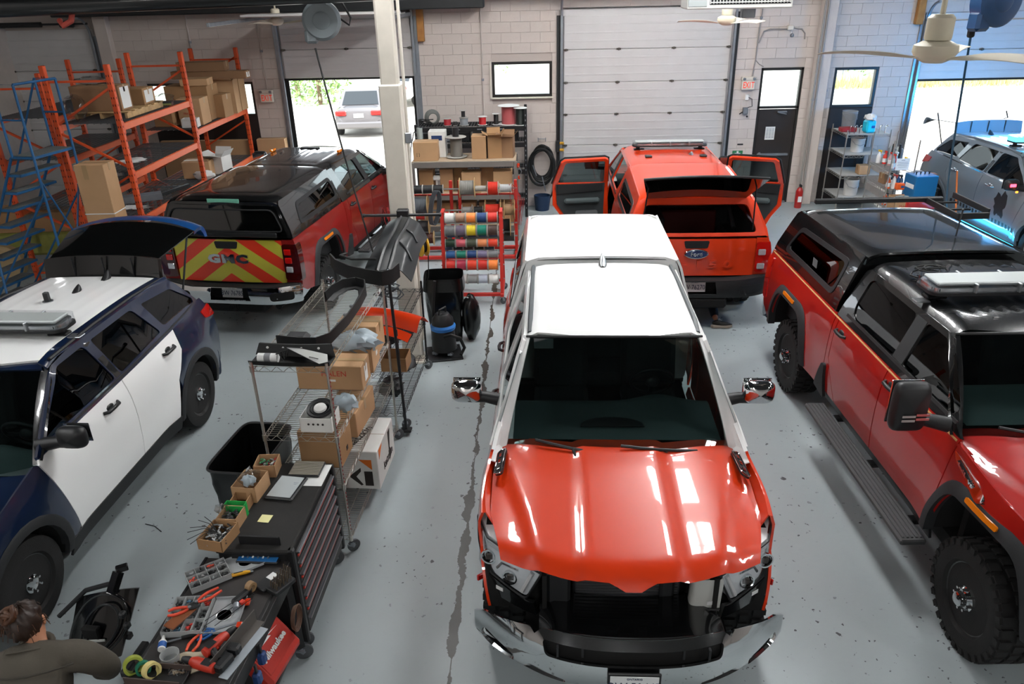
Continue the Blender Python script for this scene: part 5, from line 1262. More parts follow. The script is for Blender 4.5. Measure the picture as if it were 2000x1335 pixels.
# lower decks
carton('brown carton on the lower deck of the second rack bay', (-6.25, 14.15, 1.34), (.5, .4, .3), .12, 2)
carton('open white carton with raised flaps on the lower deck of second rack bay', (-5.98, 14.45, 1.34), (.34, .34, .32), -.2, 0, opened=2, mats=M_WBOX)
coil(1., (-6.12, 13.86, 1.36), .13, 4, .012, 2, .09).build('wire_coil', mat('grey_wire', '6a6c6e', .6), None, 50, 'tangled grey wire coil in front of the brown carton on the lower deck', cat='wire')
crumple(.13, 21, (1.4, .9, .7)).build('plastic_bag', M_LABEL, None, 60, 'white plastic bag beside the tangled wire on the lower deck', (-5.98, 13.72, 1.345), cat='bag')
rr = random.Random(4)
t = thing('metal_tray', 'long grey metal trough lying on the lower deck of the first rack bay', 'tray', (-6.5, 12.0, 1.42), .5)
MB().box((0, 0, .005), (.9, .2, .01)).build('bottom', M_GALV, t); MB().box((0, -.1, .05), (.9, .008, .1)).build('side', M_GALV, t); MB().box((0, .1, .05), (.9, .008, .1)).build('side', M_GALV, t)
MB().beam((-6.2, 12.3, 1.445), (-5.98, 13.0, 1.445), .05, .05).build('square_tube', M_DARKSTEEL, None, label='short dark square tube on the lower deck of the first rack bay', cat='tube')
crumple(.10, 31, (1.8, 2.2, .12), amp=.6).build('paper_scrap', M_LABEL, None, 60, 'torn white paper scraps on the middle deck of the first rack bay', (-6.3, 11.9, 2.09), cat='paper')
crumple(.09, 33, (2.2, 1.4, .12), amp=.6).build('paper_scrap', M_LABEL, None, 60, 'white paper scraps nearest the front post on the lowest mesh deck', (-6.3, 11.6, 1.42), cat='paper')
MB().box((0, 0, .003), (.35, .22, .006), b=.002).build('green_sheet', mat('green_card', '9aa85a', .7), None, label='small green sheet on the top rack deck', loc=(-6.15, 12.95, 2.80), rz=.3, cat='sheet')
t = carton('tall brown carton with a white strap standing before the rack', (-6.24, 10.72, 0), (.42, .34, 2.32), .02, 2)
MB().box((0, 0, 1.62), (.43, .35, .014), b=.002).build('strap', M_LABEL, t); MB().box((-.06, -.172, 2.22), (.07, .003, .2)).build('tape', M_TAPE, t)
carton('very wide flat carton leaning on the wall below the dark panel', (-6.95, 16.3, 0), (1.9, .14, 1.62), 0, 0)
carton('wide brown carton leaning beside the raised left door', (-5.55, 16.38, 0), (.6, .2, 1.62), 0, 2)
# ------------------------------------------------------------------ blue rolling ladder
ld = thing('rolling_ladder', 'blue steel rolling ladder with gritty treads at the left edge', 'ladder', (-8.33, 10.86, 0), math.radians(-101))
n = 10; w = .74; run, rise = .15, .25
for i in range(n):
 y, z = run*i, rise*(i+1)
 d = .22 if i < n-1 else .36
 MB().box((0, y+d/2, z), (w, d, .035), b=.004).build('tread_frame', M_BLUEST, ld); MB().box((0, y+d/2, z+.021), (w-.04, d-.02, .008), b=.002).build('tread', M_GRIT, ld)
for s in (-1, 1):
 x = s*w/2
 MB().tube([(x, -.15, .05), (x, run*(n-1), rise*n), (x, run*(n-1)+.36, rise*n)], .019, 8).build('stringer', M_BLUEST, ld)
 MB().tube([(x, run*(n-1)+.36, .1), (x, run*(n-1)+.36, rise*n+.95), (x, run*(n-1)+.02, rise*n+.95), (x, run*(n-1)+.02, rise*n)], .017, 8).build('hand_rail', M_BLUEST, ld)
 MB().tube([(x, .1, 1.25), (x, run*(n-1)+.02, rise*n+.95)], .015, 8).build('hand_rail', M_BLUEST, ld)
 MB().tube([(x, -.1, .12), (x, run*(n-1)+.36, .12)], .02, 8).build('base_rail', M_BLUEST, ld)
 MB().tube([(x, .15, .14), (x, run*(n-1)+.36, rise*(n-2))], .015, 8).build('side_brace', M_BLUEST, ld)
 MB().tube([(x, run*(n-1)+.02, rise*n+.5), (x, run*(n-1)+.36, rise*n+.5)], .013, 8).build('mid_rail', M_BLUEST, ld)
 for y in (-.05, run*(n-1)+.5): caster(ld, x, y, .12, .055)
MB().tube([(w/2, run*(n-1)+.36, .4), (-w/2, run*(n-1)+.36, 2.2)], .013, 8).build('cross_brace', M_BLUEST, ld); MB().tube([(-w/2, run*(n-1)+.36, .4), (w/2, run*(n-1)+.36, 2.2)], .013, 8).build('cross_brace', M_BLUEST, ld)
MB().tube([(-w/2, run*(n-1)+.36, rise*n+.95), (w/2, run*(n-1)+.36, rise*n+.95)], .017, 8).build('hand_rail', M_BLUEST, ld)
for a in ((-.1, .62), ): MB().tube([(w/2, run*4, rise*5-.1), (w/2+.55, run*4+.5, .1)], .016, 8).build('outrigger', M_BLUEST, ld); MB().tube([(w/2, run*4, rise*5-.1), (w/2+.5, run*4-.55, .1)], .016, 8).build('outrigger', M_BLUEST, ld)
# blue platform behind the navy car
t = thing('step_platform', 'low blue folding platform on the floor behind the navy car', 'platform', (-6.55, 9.35, 0), .15)
MB().box((0, 0, .5), (.9, .5, .03), b=.006).build('deck', mat('platform_blue', '1f4f7d', .6), t)
for sx in (-1, 1):
 for sy in (-1, 1): MB().beam((sx*.42, sy*.22, 0), (sx*.38, sy*.2, .49), .03, .03).build('leg', M_BLUEST, t)
# pallet truck / yellow-green machine with a pale wheel, seen behind the ladder
t = thing('tow_cart', 'yellow green machine with a pale wheel behind the blue ladder', 'machine', (-8.15, 12.6, 0), .05)
MB().box((-.3, .1, .62), (1.9, .7, .42), b=.05).build('body', mat('machine_green', '7d7f3c', .6, noise=.15), t); MB().box((-.35, .05, 1.0), (1.7, .6, .34), b=.01).build('crate', M_KRAFT[1], t)
for x in (.35, -.95):
 o = MB().lathe([(.12, -.09), (.27, -.1), (.32, -.06), (.32, .06), (.27, .1), (.12, .09)], (x, -.32, .32), (0, 1, 0), 26).build('tyre', mat('pale_tyre', 'a58f6b', .8), t)
 MB().lathe([(0, -.07), (.14, -.08), (.17, -.04), (.17, .04), (0, .05)], (x, -.32, .32), (0, 1, 0), 20).build('rim', mat('dull_rim', '6f6a63', .5, metal=.4), o)
# ------------------------------------------------------------------ stores at the back of the middle aisle
M_BLKSH = mat('black_shelving', '141517', .45); M_BENCHGREY = mat('bench_grey', '6b6762', .5, noise=.05); M_SHELFWOOD = mat('chipboard', 'a4917a', .8, noise=.08)
M_SPRED = mat('cart_red', 'b3261c', .45); M_SPLWOOD = mat('spool_wood', 'b79a6c', .8, noise=.08); M_SPLPL = mat('spool_plastic', 'a8a6a0', .5); M_ROD = mat('axle_rod', '8f8f8c', .35, metal=.8)
def wmat(h):
 return mat('wire_'+h, h, .5, bump=.0)
def spool(label, c, ax, r, w, col, rf=None, fl=None, group=None, core=None, empty=False):
 """cable spool: two flanges and the wound wire, turns modelled as ridges"""
 rf = rf or r*1.22; t = thing('wire_spool', label, 'spool', c, 0, group); a = Vector(ax)
 n = max(4, int(w/.012)); pr = [(r*.3, -w/2+.004)]
 for i in range(n): z = -w/2+.006+(w-.012)*i/n; dz = (w-.012)/n; pr += [(r*.965, z), (r, z+dz*.5)]
 pr += [(r*.965, w/2-.006), (r*.3, w/2-.004)]
 MB().lathe(pr if not empty else [(r*.35, -w/2), (r*.35, w/2)], (0, 0, 0), a, 18).build('winding', wmat(col), t, 30)
 for s in (-1, 1): MB().lathe([(0, s*w/2-.004), (rf-.003, s*w/2-.004), (rf, s*w/2), (rf-.003, s*w/2+.004), (0, s*w/2+.004)], (0, 0, 0), a, 20).build('flange', fl or M_SPLPL, t, 30)
 return t
# black shelf unit against the wall
sh = thing('shelf_unit', 'black steel shelf unit against the wall under the small high window', 'shelving', (0, 0, 0))
x0, x1, y0, y1 = -2.35, -.12, 15.75, 16.4
for x in (x0, x1):
 for y in (y0, y1):
  h = 2.22 if x == x1 else 1.95; p = MB().box((x, y, h/2), (.06, .05, h), b=.006).build('post', M_BLKSH, sh); m = MB()
  for k in range(int(h/.1)-2): m.box((x, y-.026, .2+.1*k), (.015, .003, .035))
  m.build('post_slots', M_GALV, p, kind='stuff')
for z in (.35, 1.0, 1.55, 1.88):
 for y in (y0, y1): MB().box(((x0+x1)/2, y, z-.04), (x1-x0, .04, .09), b=.006).build('shelf_beam', M_BLKSH, sh)
 m = MB()
 for i in range(1, 38): m.box((x0+(x1-x0)*i/38, (y0+y1)/2, z+.004), (.008, y1-y0, .008))
 for k in range(4): m.box(((x0+x1)/2, y0+.05+(y1-y0-.1)*k/3, z-.003), (x1-x0, .008, .008))
 m.build('wire_deck', M_WIRE, sh, kind='stuff')
 for k in range(4): MB().box((x0+.4+.45*k, y0-.022, z-.04), (.1, .004, .022)).build('beam_slot', M_GALV, sh)
Z = 1.892
t = thing('cable_coil', 'grey coiled cable standing at left end of the black shelf top', 'cable', (-2.02, 15.95, Z+.16), .3)
for k in range(5): MB().tube([((.10+.012*k)*math.cos(a), -.04+.02*k, (.10+.012*k)*math.sin(a)) for a in [2*PI*i/20 for i in range(20)]], .016, 6, closed=True).build('turn', mat('cable_grey', '5e605c', .6), t)
spool('small red wire spool right of the grey coiled cable on the shelf top', (-1.72, 15.95, Z+.07), (0, 0, 1), .075, .13, 'a3202a', .085)
spool('very small dark spool between red and clear spools on shelf top', (-1.56, 15.92, Z+.045), (0, 0, 1), .04, .085, '33302f', .045)
spool('clear banded cable spool on the shelf top, third tall one from left', (-1.38, 15.95, Z+.075), (0, 0, 1), .085, .14, '8a8f92', .10)
spool('black spool stood on the clear banded spool on the shelf top', (-1.39, 15.95, Z+.225), (0, 0, 1), .04, .13, '1d1d1d', .075)
spool('bright red wire spool with white flanges in the middle of shelf top', (-1.0, 15.95, Z+.085), (0, 0, 1), .075, .16, 'c01a20', .10, M_LABEL)
spool('thin black wire spool right of the bright red spool', (-.72, 15.95, Z+.11), (0, 0, 1), .05, .21, '161616', .085, M_LABEL)
spool('largest pink red cable spool with wide white flanges on shelf top', (-.46, 16.0, Z+.185), (0, 0, 1), .15, .36, 'b35a5c', .225, M_LABEL)
spool('dark green cable spool with white flange at right end of shelf top', (-.22, 15.86, Z+.17), (0, 0, 1), .095, .33, '17211d', .14, M_LABEL)
spool('small maroon spool between the two largest spools', (-.275, 16.16, Z+.06), (0, 0, 1), .05, .11, '5c1f2a', .055)
t = thing('wire_bundle', 'loose looped wires at left end of the black shelf top', 'wire', (-2.15, 15.86, Z)); coil(1.3, (0, 0, .02), .12, 4, .01, 8, .12).build('loops', M_RUBBER, t, 50)
MB().tube([(-.1, -.1, .02), (-.25, -.12, -.1), (-.33, -.12, -.4), (-.36, -.1, -.7)], .012, 6).build('tail', M_RUBBER, t)
# second shelf: parts bins and clutter behind the bench goods
for i in range(6): MB().box((0, 0, .09), (.28, .3, .17), b=.01).build('parts_bin', M_TRIM if i % 2 else M_DARKSTEEL, None, label='%s dark parts bin on the second shelf of the black unit' % ('first', 'second', 'third', 'fourth', 'fifth', 'sixth')[i], loc=(-2.1+.34*i, 16.1, 1.56), cat='bin', group='parts bins on the black shelf')
for i, (x, s_) in enumerate(((-1.6, 41), (-1.05, 43), (-.75, 47))): crumple(.1, s_, (1.3, .9, .8), amp=.5).build('bagged_part', M_FILM if i % 2 else M_GALV, None, 60, ('grey bagged part behind the big cable spool', 'clear bagged part on the second shelf behind the tall carton', 'grey bagged part at the right on the second shelf')[i], (x, 15.85, 1.56), cat='part')
# grey bench with chipboard tops in front
bn = thing('shelving_bench', 'grey steel bench with chipboard shelves full of cartons', 'shelving', (0, 0, 0))
bx0, bx1, by0, by1 = -2.22, -.30, 14.12, 14.85
for x in (bx0, bx1):
 for y in (by0, by1): MB().box((x, y, .76), (.07, .06, 1.52), b=.006).build('post', M_BENCHGREY, bn)
for z in (.30, .92, 1.53):
 MB().box(((bx0+bx1)/2, (by0+by1)/2, z), (bx1-bx0+.02, by1-by0, .03), b=.004).build('shelf_board', M_SHELFWOOD, bn)
 for y in (by0-.01, by1): MB().box(((bx0+bx1)/2, y, z-.05), (bx1-bx0, .03, .11), b=.006).build('shelf_beam', M_BENCHGREY, bn)
zt = 1.547
carton('brown double carton at left front corner of the grey bench top', (-1.97, 14.32, zt), (.46, .34, .34), .03, 2, ink=[('[ ]', 'f', -.6, .35, .07, M_INKBLK)])
t = carton('white carton with a dark blue label behind the brown double carton', (-1.78, 14.62, zt), (.32, .3, .48), 0, 0, mats=M_WBOX, tape=False); MB().box((.0, -.152, .36), (.2, .004, .09)).build('label', mat('label_navy', '16305c', .6), t)
MB().lathe([(0, 0), (.055, 0), (.055, .52), (.045, .52), (.045, .03), (0, .03)], n=18).build('cardboard_tube', mat('pale_tube', '9aa3a0', .7), None, 40, 'pale blue grey tube standing behind the brown double carton', (-2.12, 14.66, zt), cat='tube')
spool('grey cable spool with wide round plate in the middle of the bench top', (-1.42, 14.45, zt+.20), (0, 0, 1), .115, .36, '6d6a63', .2)
MB().lathe([(0, 0), (.06, 0), (.06, .17), (0, .17)], n=16).build('spool_core', M_TRIM, None, 40, 'black core stood on the grey cable spool of the bench', (-1.42, 14.45, zt+.386), cat='spool')
carton('tall plain brown carton standing right of the bench cable spool', (-.98, 14.40, zt), (.27, .3, .42), 0, 0, lab=None)
carton('tilted brown carton with an open flap on the bench top', (-.70, 14.42, zt), (.26, .28, .42), .1, 1, tilt=(0, .0), opened=2)
carton('brown carton leaning at right end of the bench top', (-.45, 14.45, zt), (.24, .3, .38), -.1, 3, opened=2)
t = thing('hanging_clips', 'orange clips and wire hung on the right bench post', 'clip', (-.25, 14.1, 1.35)); MB().box((0, 0, .1), (.05, .05, .08), b=.01).build('clip', P_ORANGE, t); MB().box((.01, -.02, -.12), (.04, .04, .06), b=.01).build('clip', P_ORANGE, t); MB().tube([(0, -.02, .1), (.06, -.05, 0), (.02, -.04, -.12)], .006, 6).build('wire', M_GALV, t)
zs2 = .937
lbls = ('pale topped brown carton at left on the middle bench shelf', 'brown carton second from left on the middle bench shelf', 'brown carton third from left, set back on the middle shelf', 'front brown carton in the middle of the bench shelf', 'brown carton with a grey top behind the middle one', 'double brown carton at right on the middle bench shelf')
for i, (x, y, w, h, k) in enumerate(((-2.0, 14.4, .27, .42, 1), (-1.62, 14.45, .25, .42, 0), (-1.36, 14.55, .26, .43, 1), (-1.14, 14.3, .36, .38, 2), (-.86, 14.6, .26, .43, 0), (-.55, 14.36, .36, .38, 2))): carton(lbls[i], (x, y, zs2), (w, .3, h), .02*((i*7) % 3-1), k)
t = thing('hand_press', 'small white bench tool between cartons on the middle shelf', 'tool', (-1.81, 14.3, zs2)); MB().cyl((0, 0, 0), (0, 0, .3), .02, n=10).build('column', M_WHITEP, t); MB().box((0, 0, .26), (.14, .12, .08), b=.02).build('head', M_WHITEP, t); MB().box((0, 0, .01), (.16, .14, .02), b=.005).build('base', M_WHITEP, t)
for i in range(5): carton(('lowest shelf carton at far left of the bench', 'lowest shelf carton second from left of the bench', 'lowest shelf carton in the middle of the bench', 'lowest shelf carton second from right of the bench', 'lowest shelf carton at right end of the bench')[i], (-2.0+.38*i, 14.45, .317), (.32, .34, .4), 0, i % 4)
# ------------------------------------------------------------------ red spool racks
CN = {'white': 'd3d3cf', 'tan': '9c7a63', 'orange': 'e5803a', 'navy': '163a6b', 'red': 'bf2a1f', 'grey': '6b6d6e', 'purple': '655a6b', 'yellow': 'd3bd2b', 'green': '0d7560', 'brown': '46352f', 'blue': '1c4f84', 'slate': '4c5f78', 'violet': '3c3f66', 'pink': 'c25560', 'olive': '3c4030', 'peach': 'd98553', 'black': '17191b', 'teal': '1e3f4d', 'crimson': 'a22842', 'pale blue': 'b7bfcc', 'dark green': '18321f', 'scarlet': 'd03a20', 'lilac': '6c6480', 'maroon': '6b2a26', 'silver': '8a8c8b', 'bright blue': '2a5aa0', 'pearl': 'c8c2c0'}
rows = [  # z, y, radius, colours; front face of the A-shaped cart
 ('top', 1.31, 11.16, .075, ('white', 'tan', 'orange', 'navy', 'red')), ('second', 1.13, 11.10, .082, ('grey', 'purple', 'yellow', 'green', 'brown')),
 ('third', 1.02, 11.30, .055, ('blue', 'slate', 'violet', 'bright blue', 'navy')), ('fourth', .945, 11.06, .062, ('dark green', 'pink', 'olive', 'peach', 'scarlet')),
 ('fifth', .835, 11.24, .062, ('slate', 'black', 'brown', 'dark green', 'teal')), ('sixth', .775, 11.02, .06, ('blue', 'green', 'navy', 'lilac', 'grey')),
 ('seventh', .62, 10.98, .08, ('red', 'crimson', 'scarlet', 'red', 'orange')), ('lowest', .40, 10.96, .07, ('pearl', 'pearl', 'silver', 'pale blue', 'white'))]
ct = thing('spool_cart', 'red wheeled A frame cart carrying rows of coloured wire spools', 'cart', (0, 0, 0))
cx0, cx1 = -1.36, -.475
for x in (cx0, cx1):
 MB().box((x, 10.95, .12), (.05, .05, .01)).beam((x, 10.88, .14), (x, 11.12, 1.40), .05, .05).build('side_post', M_SPRED, ct); MB().beam((x, 11.55, .14), (x, 11.30, 1.40), .05, .05).build('side_post', M_SPRED, ct)
 MB().box((x, 11.21, .165), (.05, .75, .05), b=.005).build('foot_rail', M_SPRED, ct); MB().box((x, 11.21, 1.39), (.05, .24, .05), b=.005).build('top_tie', M_SPRED, ct)
 for y in (10.90, 11.52): caster(ct, x, y, .16, .055, .7)
for y in (10.90, 11.53): MB().box(((cx0+cx1)/2, y, .165), (cx1-cx0, .05, .05), b=.005).build('cross_rail', M_SPRED, ct)
ords = ('first', 'second', 'third', 'fourth', 'fifth')
for rn, z, y, r, cols in rows:
 MB().cyl((cx0-.04, y, z), (cx1+.04, y, z), .012, n=8).build('axle_rod', M_ROD, ct)
 for k, cn in enumerate(cols):
  w = .148; off = -.03 if rn == 'fifth' else .035
  spool('%s wire spool, %s from left on the %s row of the red cart' % (cn, ords[k], rn), (cx0+.075+off+.162*k, y, z), (1, 0, 0), r, w, CN[cn], r*1.15, group='spools on the red cart')
br = thing('spool_rack', 'taller red spool rack behind the red cart', 'rack', (0, 0, 0))
for x in (-2.12, -1.43, -1.28, -.29):
 MB().box((x, 13.2, .72), (.055, .055, 1.36), b=.006).build('upright', M_SPRED, br)
for y in (12.95, 13.5): MB().box((-1.2, y, .07), (1.9, .06, .06), b=.006).build('base_rail', M_SPRED, br)
for x in (-2.12, -.29):
 MB().box((x, 13.22, .07), (.06, .6, .06), b=.006).build('foot', M_SPRED, br)
 for y in (12.95, 13.5): caster(br, x, y, .06, .03)
MB().box((-1.2, 13.2, 1.15), (1.84, .03, .03), b=.004).build('cross_bar', M_SPRED, br)
yb = 13.08
for z in (1.28, .90, .66, .42): MB().cyl((-2.14, yb, z), (-.27, yb, z), .014, n=8).build('axle_rod', M_ROD, br)
big = [('large grey cable spool between wooden flanges on the tall rack', -1.13, 1.30, .125, .26, '7e7d78', .175, M_SPLWOOD), ('bare spool core right of the large grey cable spool', -.90, 1.28, .05, .2, '8e8b84', .06, None), ('red cable spool on the top axle of the tall rack', -.68, 1.28, .115, .18, 'bb2d1c', .125, None), ('clear spool at right end of the top axle', -.46, 1.28, .07, .2, '9a9b9b', .09, None),
 ('red cable spool with tall wooden flanges on the second axle', -.69, .90, .10, .27, 'bf2f1f', .19, M_SPLWOOD), ('tan cable spool at right end of the second axle', -.40, .90, .10, .18, '8a6f52', .17, M_SPLWOOD), ('black spool on the second axle beside the wooden flanges', -.95, .90, .06, .16, '15171a', .075, None), ('empty pale spool on the second axle of the tall rack', -1.15, .90, .06, .18, '8f8d88', .1, None),
 ('black spool at far left of the top axle', -2.0, 1.28, .075, .17, '16181a', .085, None), ('black spool second from left on the top axle', -1.82, 1.28, .075, .17, '191b1d', .085, None), ('black spool third from left on the top axle', -1.64, 1.28, .075, .17, '131517', .085, None),
 ('large grey cable spool at left end below the black spools', -1.96, 1.0, .14, .24, '555a5f', .18, M_SPLWOOD), ('small red spool at far left of the second axle', -2.0, .80, .06, .2, 'b02a22', .07, None), ('small red spool right of the grey cable loop', -1.55, .82, .055, .16, 'b5291f', .065, None),
 ('dark cable spool at left on the third axle', -1.95, .62, .1, .22, '2f2e30', .14, M_SPLWOOD), ('dark brown cable spool left on the lowest axle', -1.9, .40, .1, .26, '4a2a22', .13, M_SPLWOOD), ('black cable spool with a wooden flange at right of the third axle', -.46, .62, .11, .14, '14171a', .2, M_SPLWOOD), ('dark spool at right end of the lowest axle', -.42, .4, .08, .2, '262422', .11, None), ('wooden spool in the middle of the third axle', -1.02, .64, .06, .1, '9b8155', .16, M_SPLWOOD)]
for lb, x, z, r, w, c, rf, fl in big: spool(lb, (x, yb, z), (1, 0, 0), r, w, c, rf, fl)
t = thing('cable_loop', 'thick grey cable loop hung over the tall rack', 'cable', (-1.66, 12.9, 1.0))
for k in range(6): MB().tube([(-.06+.012*k+.12*math.cos(a)*.6+.05*math.sin(a), -.02*k*.3, .30*math.sin(a)) for a in [2*PI*i/22 for i in range(22)]], .014, 6, closed=True).build('turn', mat('cable_darkgrey', '3f4347', .6), t)
t = thing('hanging_wires', 'thin red wires trailing from the right post of the tall rack', 'wire', (-.29, 13.1, 1.3))
rr = random.Random(12)
for k in range(9):
 a, b = rr.uniform(-.12, .05), rr.uniform(-.05, .12); MB().tube([(a, -.05, .05), (a+.05+b, -.08, -.15), (b, -.08, -.4-rr.random()*.4), (b+.05, -.06, -.2)], .0045, 4).build('wire', mat('thin_red_wire', '9c2a2a', .5), t)
# pink red cable drum and loose wires seen left of the column
spool('pink red cable reel left of the cream column', (-2.30, 12.75, .95), (1, 0, 0), .13, .24, 'b23a3a', .16, M_TRIM)
t = thing('cable_reel_stand', 'small stand with red cans holding the pink cable reel', 'stand', (-2.3, 12.75, 0)); 
for sx in (-.17, .17): MB().box((sx, 0, .5), (.04, .06, 1.0), b=.005).build('leg', M_SPRED, t)
MB().box((0, 0, .5), (.5, .3, .03), b=.005).build('shelf', M_SPRED, t); MB().cyl((-.2, 0, .95), (.2, 0, .95), .012, n=8).build('axle', M_ROD, t)
for i, (x, c) in enumerate(((-.12, 'a52018'), (.1, 'a52018'))): MB().cyl((0, 0, 0), (0, 0, .18), .07, n=14).build('red_can', wmat(c), None, 40, ('left', 'right')[i]+' red can on the small reel stand by the column', (-2.3+x, 12.75, .516), cat='can')
MB().lathe([(0, 0), (.05, 0), (.05, .1), (.015, .2), (0, .2)], n=14).build('spray_can', M_LABEL, None, 40, 'pale spray can in front of the red cans by the column', (-2.2, 12.55, .516), cat='can')
t = thing('hanging_wires', 'black and red loose wires hanging left of the cream column', 'wire', (-2.42, 12.6, 1.1))
for k in range(10):
 a, b = rr.uniform(-.15, .15), rr.uniform(-.1, .1); MB().tube([(a, 0, .0), (a+b, -.05, -.25), (b, -.05, -.55), (b-.05, 0, -.75-rr.random()*.2)], .007, 5).build('wire', M_RUBBER if k % 2 else mat('thin_red_wire', '9c2a2a', .5), t)
# rubbish bin with black liner, shop vacuum
tb = thing('rubbish_bin', 'square rubbish bin lined with a black bag by the red cart', 'bin', (-1.22, 9.72, 0), .05)
def binf(u, v):
 a = u*2*PI; ca, sa = math.cos(a), math.sin(a); k = .21+.06*v+.012*math.sin(u*40+v*9)*(v < .95); e = .42
 return (math.copysign(abs(ca)**e, ca)*k, math.copysign(abs(sa)**e, sa)*k*.85, .92*v)
m = MB(); m.grid(binf, 40, 12); m.build('bag_liner', mat('black_bag', '0b0c0d', .28, coat=.3), tb, 60)
m = MB(); 
def binr(u, v):
 a = u*2*PI; ca, sa = math.cos(a), math.sin(a); e = .42; k = .285-.035*v; z = .92-.16*(1-v) if v < .5 else .92-.5*(v-.5)*1.2
 return (math.copysign(abs(ca)**e, ca)*k, math.copysign(abs(sa)**e, sa)*k*.85, .76+.18*min(1, v*2)-.7*max(0, v-.5))
m.grid(binr, 40, 6); m.build('folded_rim', mat('black_bag', '0b0c0d', .28, coat=.3), tb, 60)
t = thing('rubbish_bag', 'full black rubbish bag slumped right of the lined bin', 'bag', (-.86, 9.62, 0)); crumple(.21, 51, (.62, .7, 1.6), amp=.16).build('sack', mat('black_bag', '0b0c0d', .28, coat=.3), t, 60); MB().sph((0, 0, .60), .04, 8, 6, (1, 1, 1.6)).build('knot', mat('black_bag', '0b0c0d', .28), t)
vc = thing('shop_vacuum', 'black shop vacuum with a blue band before the rubbish bin', 'vacuum', (-1.20, 9.16, 0), .2)
MB().lathe([(0, .06), (.16, .06), (.165, .1), (.15, .34), (.14, .36), (0, .36)], n=26).build('drum', M_TRIM, vc, 40); MB().lathe([(.14, .35), (.165, .36), (.17, .40), (.15, .43), (.13, .43)], n=26).build('blue_band', mat('vac_blue', '1e64a8', .4), vc, 40)
MB().lathe([(.15, .42), (.14, .50), (.09, .57), (0, .58)], n=26).build('motor_head', M_TRIM, vc, 40); MB().tube([(-.05, -.05, .57), (-.04, -.05, .64), (.05, .05, .64), (.05, .05, .57)], .014, 8).build('handle', M_TRIM, vc)
MB().tube([(0, -.15, .30), (.08, -.25, .36), (.2, -.2, .28), (.26, -.12, .1), (.2, -.2, .04)], .022, 8).build('hose', M_RUBBER, vc, 60); MB().tube([(-.13, .08, .3), (-.10, .12, .7), (-.06, .14, .98)], .02, 8).build('wand', M_TRIM, vc)
for a in range(4): caster(vc, .15*math.cos(a*PI/2+.4), .15*math.sin(a*PI/2+.4), .07, .03)
t = thing('floor_tray', 'black tray on the floor under the shop vacuum', 'tray', (-1.20, 9.16, 0), .2); MB().box((0, 0, .012), (.46, .46, .02), b=.006).build('base', M_TRIM, t)
vc.location.z = .023
# ------------------------------------------------------------------ chrome wire shelving in the middle foreground
M_CHW = mat('chrome_wire', 'b9b6ae', .28, metal=.9); M_BLKPL = mat('black_moulding', '0f1011', .5, bump=.1, bscale=200); M_GLIN = mat('ribbed_black_liner', '15181a', .38)
def wire_shelving(t, w, L, levels, h, m, pitch=.03, cast=.12, wheels=True):
 for sx in (-1, 1):
  for y in (0, L):
   mb = MB(); pr = []
   for k in range(int((h-cast)/.05)): z = cast+k*.05; pr += [(.0115, z), (.0125, z+.012), (.0125, z+.040), (.0115, z+.045)]
   mb.lathe(pr+[(.0125, h)], (sx*w/2, y, 0), n=10); mb.build('post', m, t, 60)
   if wheels: caster(t, sx*w/2, y, cast, .058, .8)
 for z in levels:
  f = MB()
  for dz in (0, -.045):
   f.tube([(-w/2, 0, z+dz), (w/2, 0, z+dz), (w/2, L, z+dz), (-w/2, L, z+dz)], .004, 6, closed=True)
  zig = []
  for (ax, ay), (bx, by) in (((-w/2, 0), (w/2, 0)), ((w/2, 0), (w/2, L)), ((w/2, L), (-w/2, L)), ((-w/2, L), (-w/2, 0))):
   n = max(2, int(math.hypot(bx-ax, by-ay)/.05))
   f.tube([(ax+(bx-ax)*i/n, ay+(by-ay)*i/n, z-(.045 if i % 2 else 0)) for i in range(n+1)], .003, 4)
  fr = f.build('shelf_frame', m, t)
  for sx in (-1, 1):
   for y in (0, L): MB().cyl((sx*w/2, y, z-.05), (sx*w/2, y, z+.008), .018, n=10).build('corner_sleeve', m, fr)
  d = MB(); n = int(L/pitch)
  for i in range(1, n): d.beam((-w/2, L*i/n, z), (w/2, L*i/n, z), .0035, .0035)
  for k in (-.33, 0, .33): d.beam((w*k, 0, z-.005), (w*k, L, z-.005), .006, .006)
  d.build('wire_deck', m, fr, kind='stuff')
CR = (-1.92, 5.25); CPH = -.063
def cl(x, y, z): c, s = math.cos(CPH), math.sin(CPH); return (CR[0]+x*c-y*s, CR[1]+x*s+y*c, z)
wr = thing('wire_shelving', 'chrome wire shelving on casters, loaded with cartons beside the tool chest', 'shelving', (CR[0], CR[1], 0), CPH)
wire_shelving(wr, .61, 1.82, (.17, .71, 1.18, 1.82), 1.86, M_CHW)
m = MB()
for k in range(40): m.box((.305+.0135, -.003, .25+.038*k), (.004, .008, .014))
m.build('post_marks', mat('red_tape', '8f2a2a', .6), wr, kind='stuff')
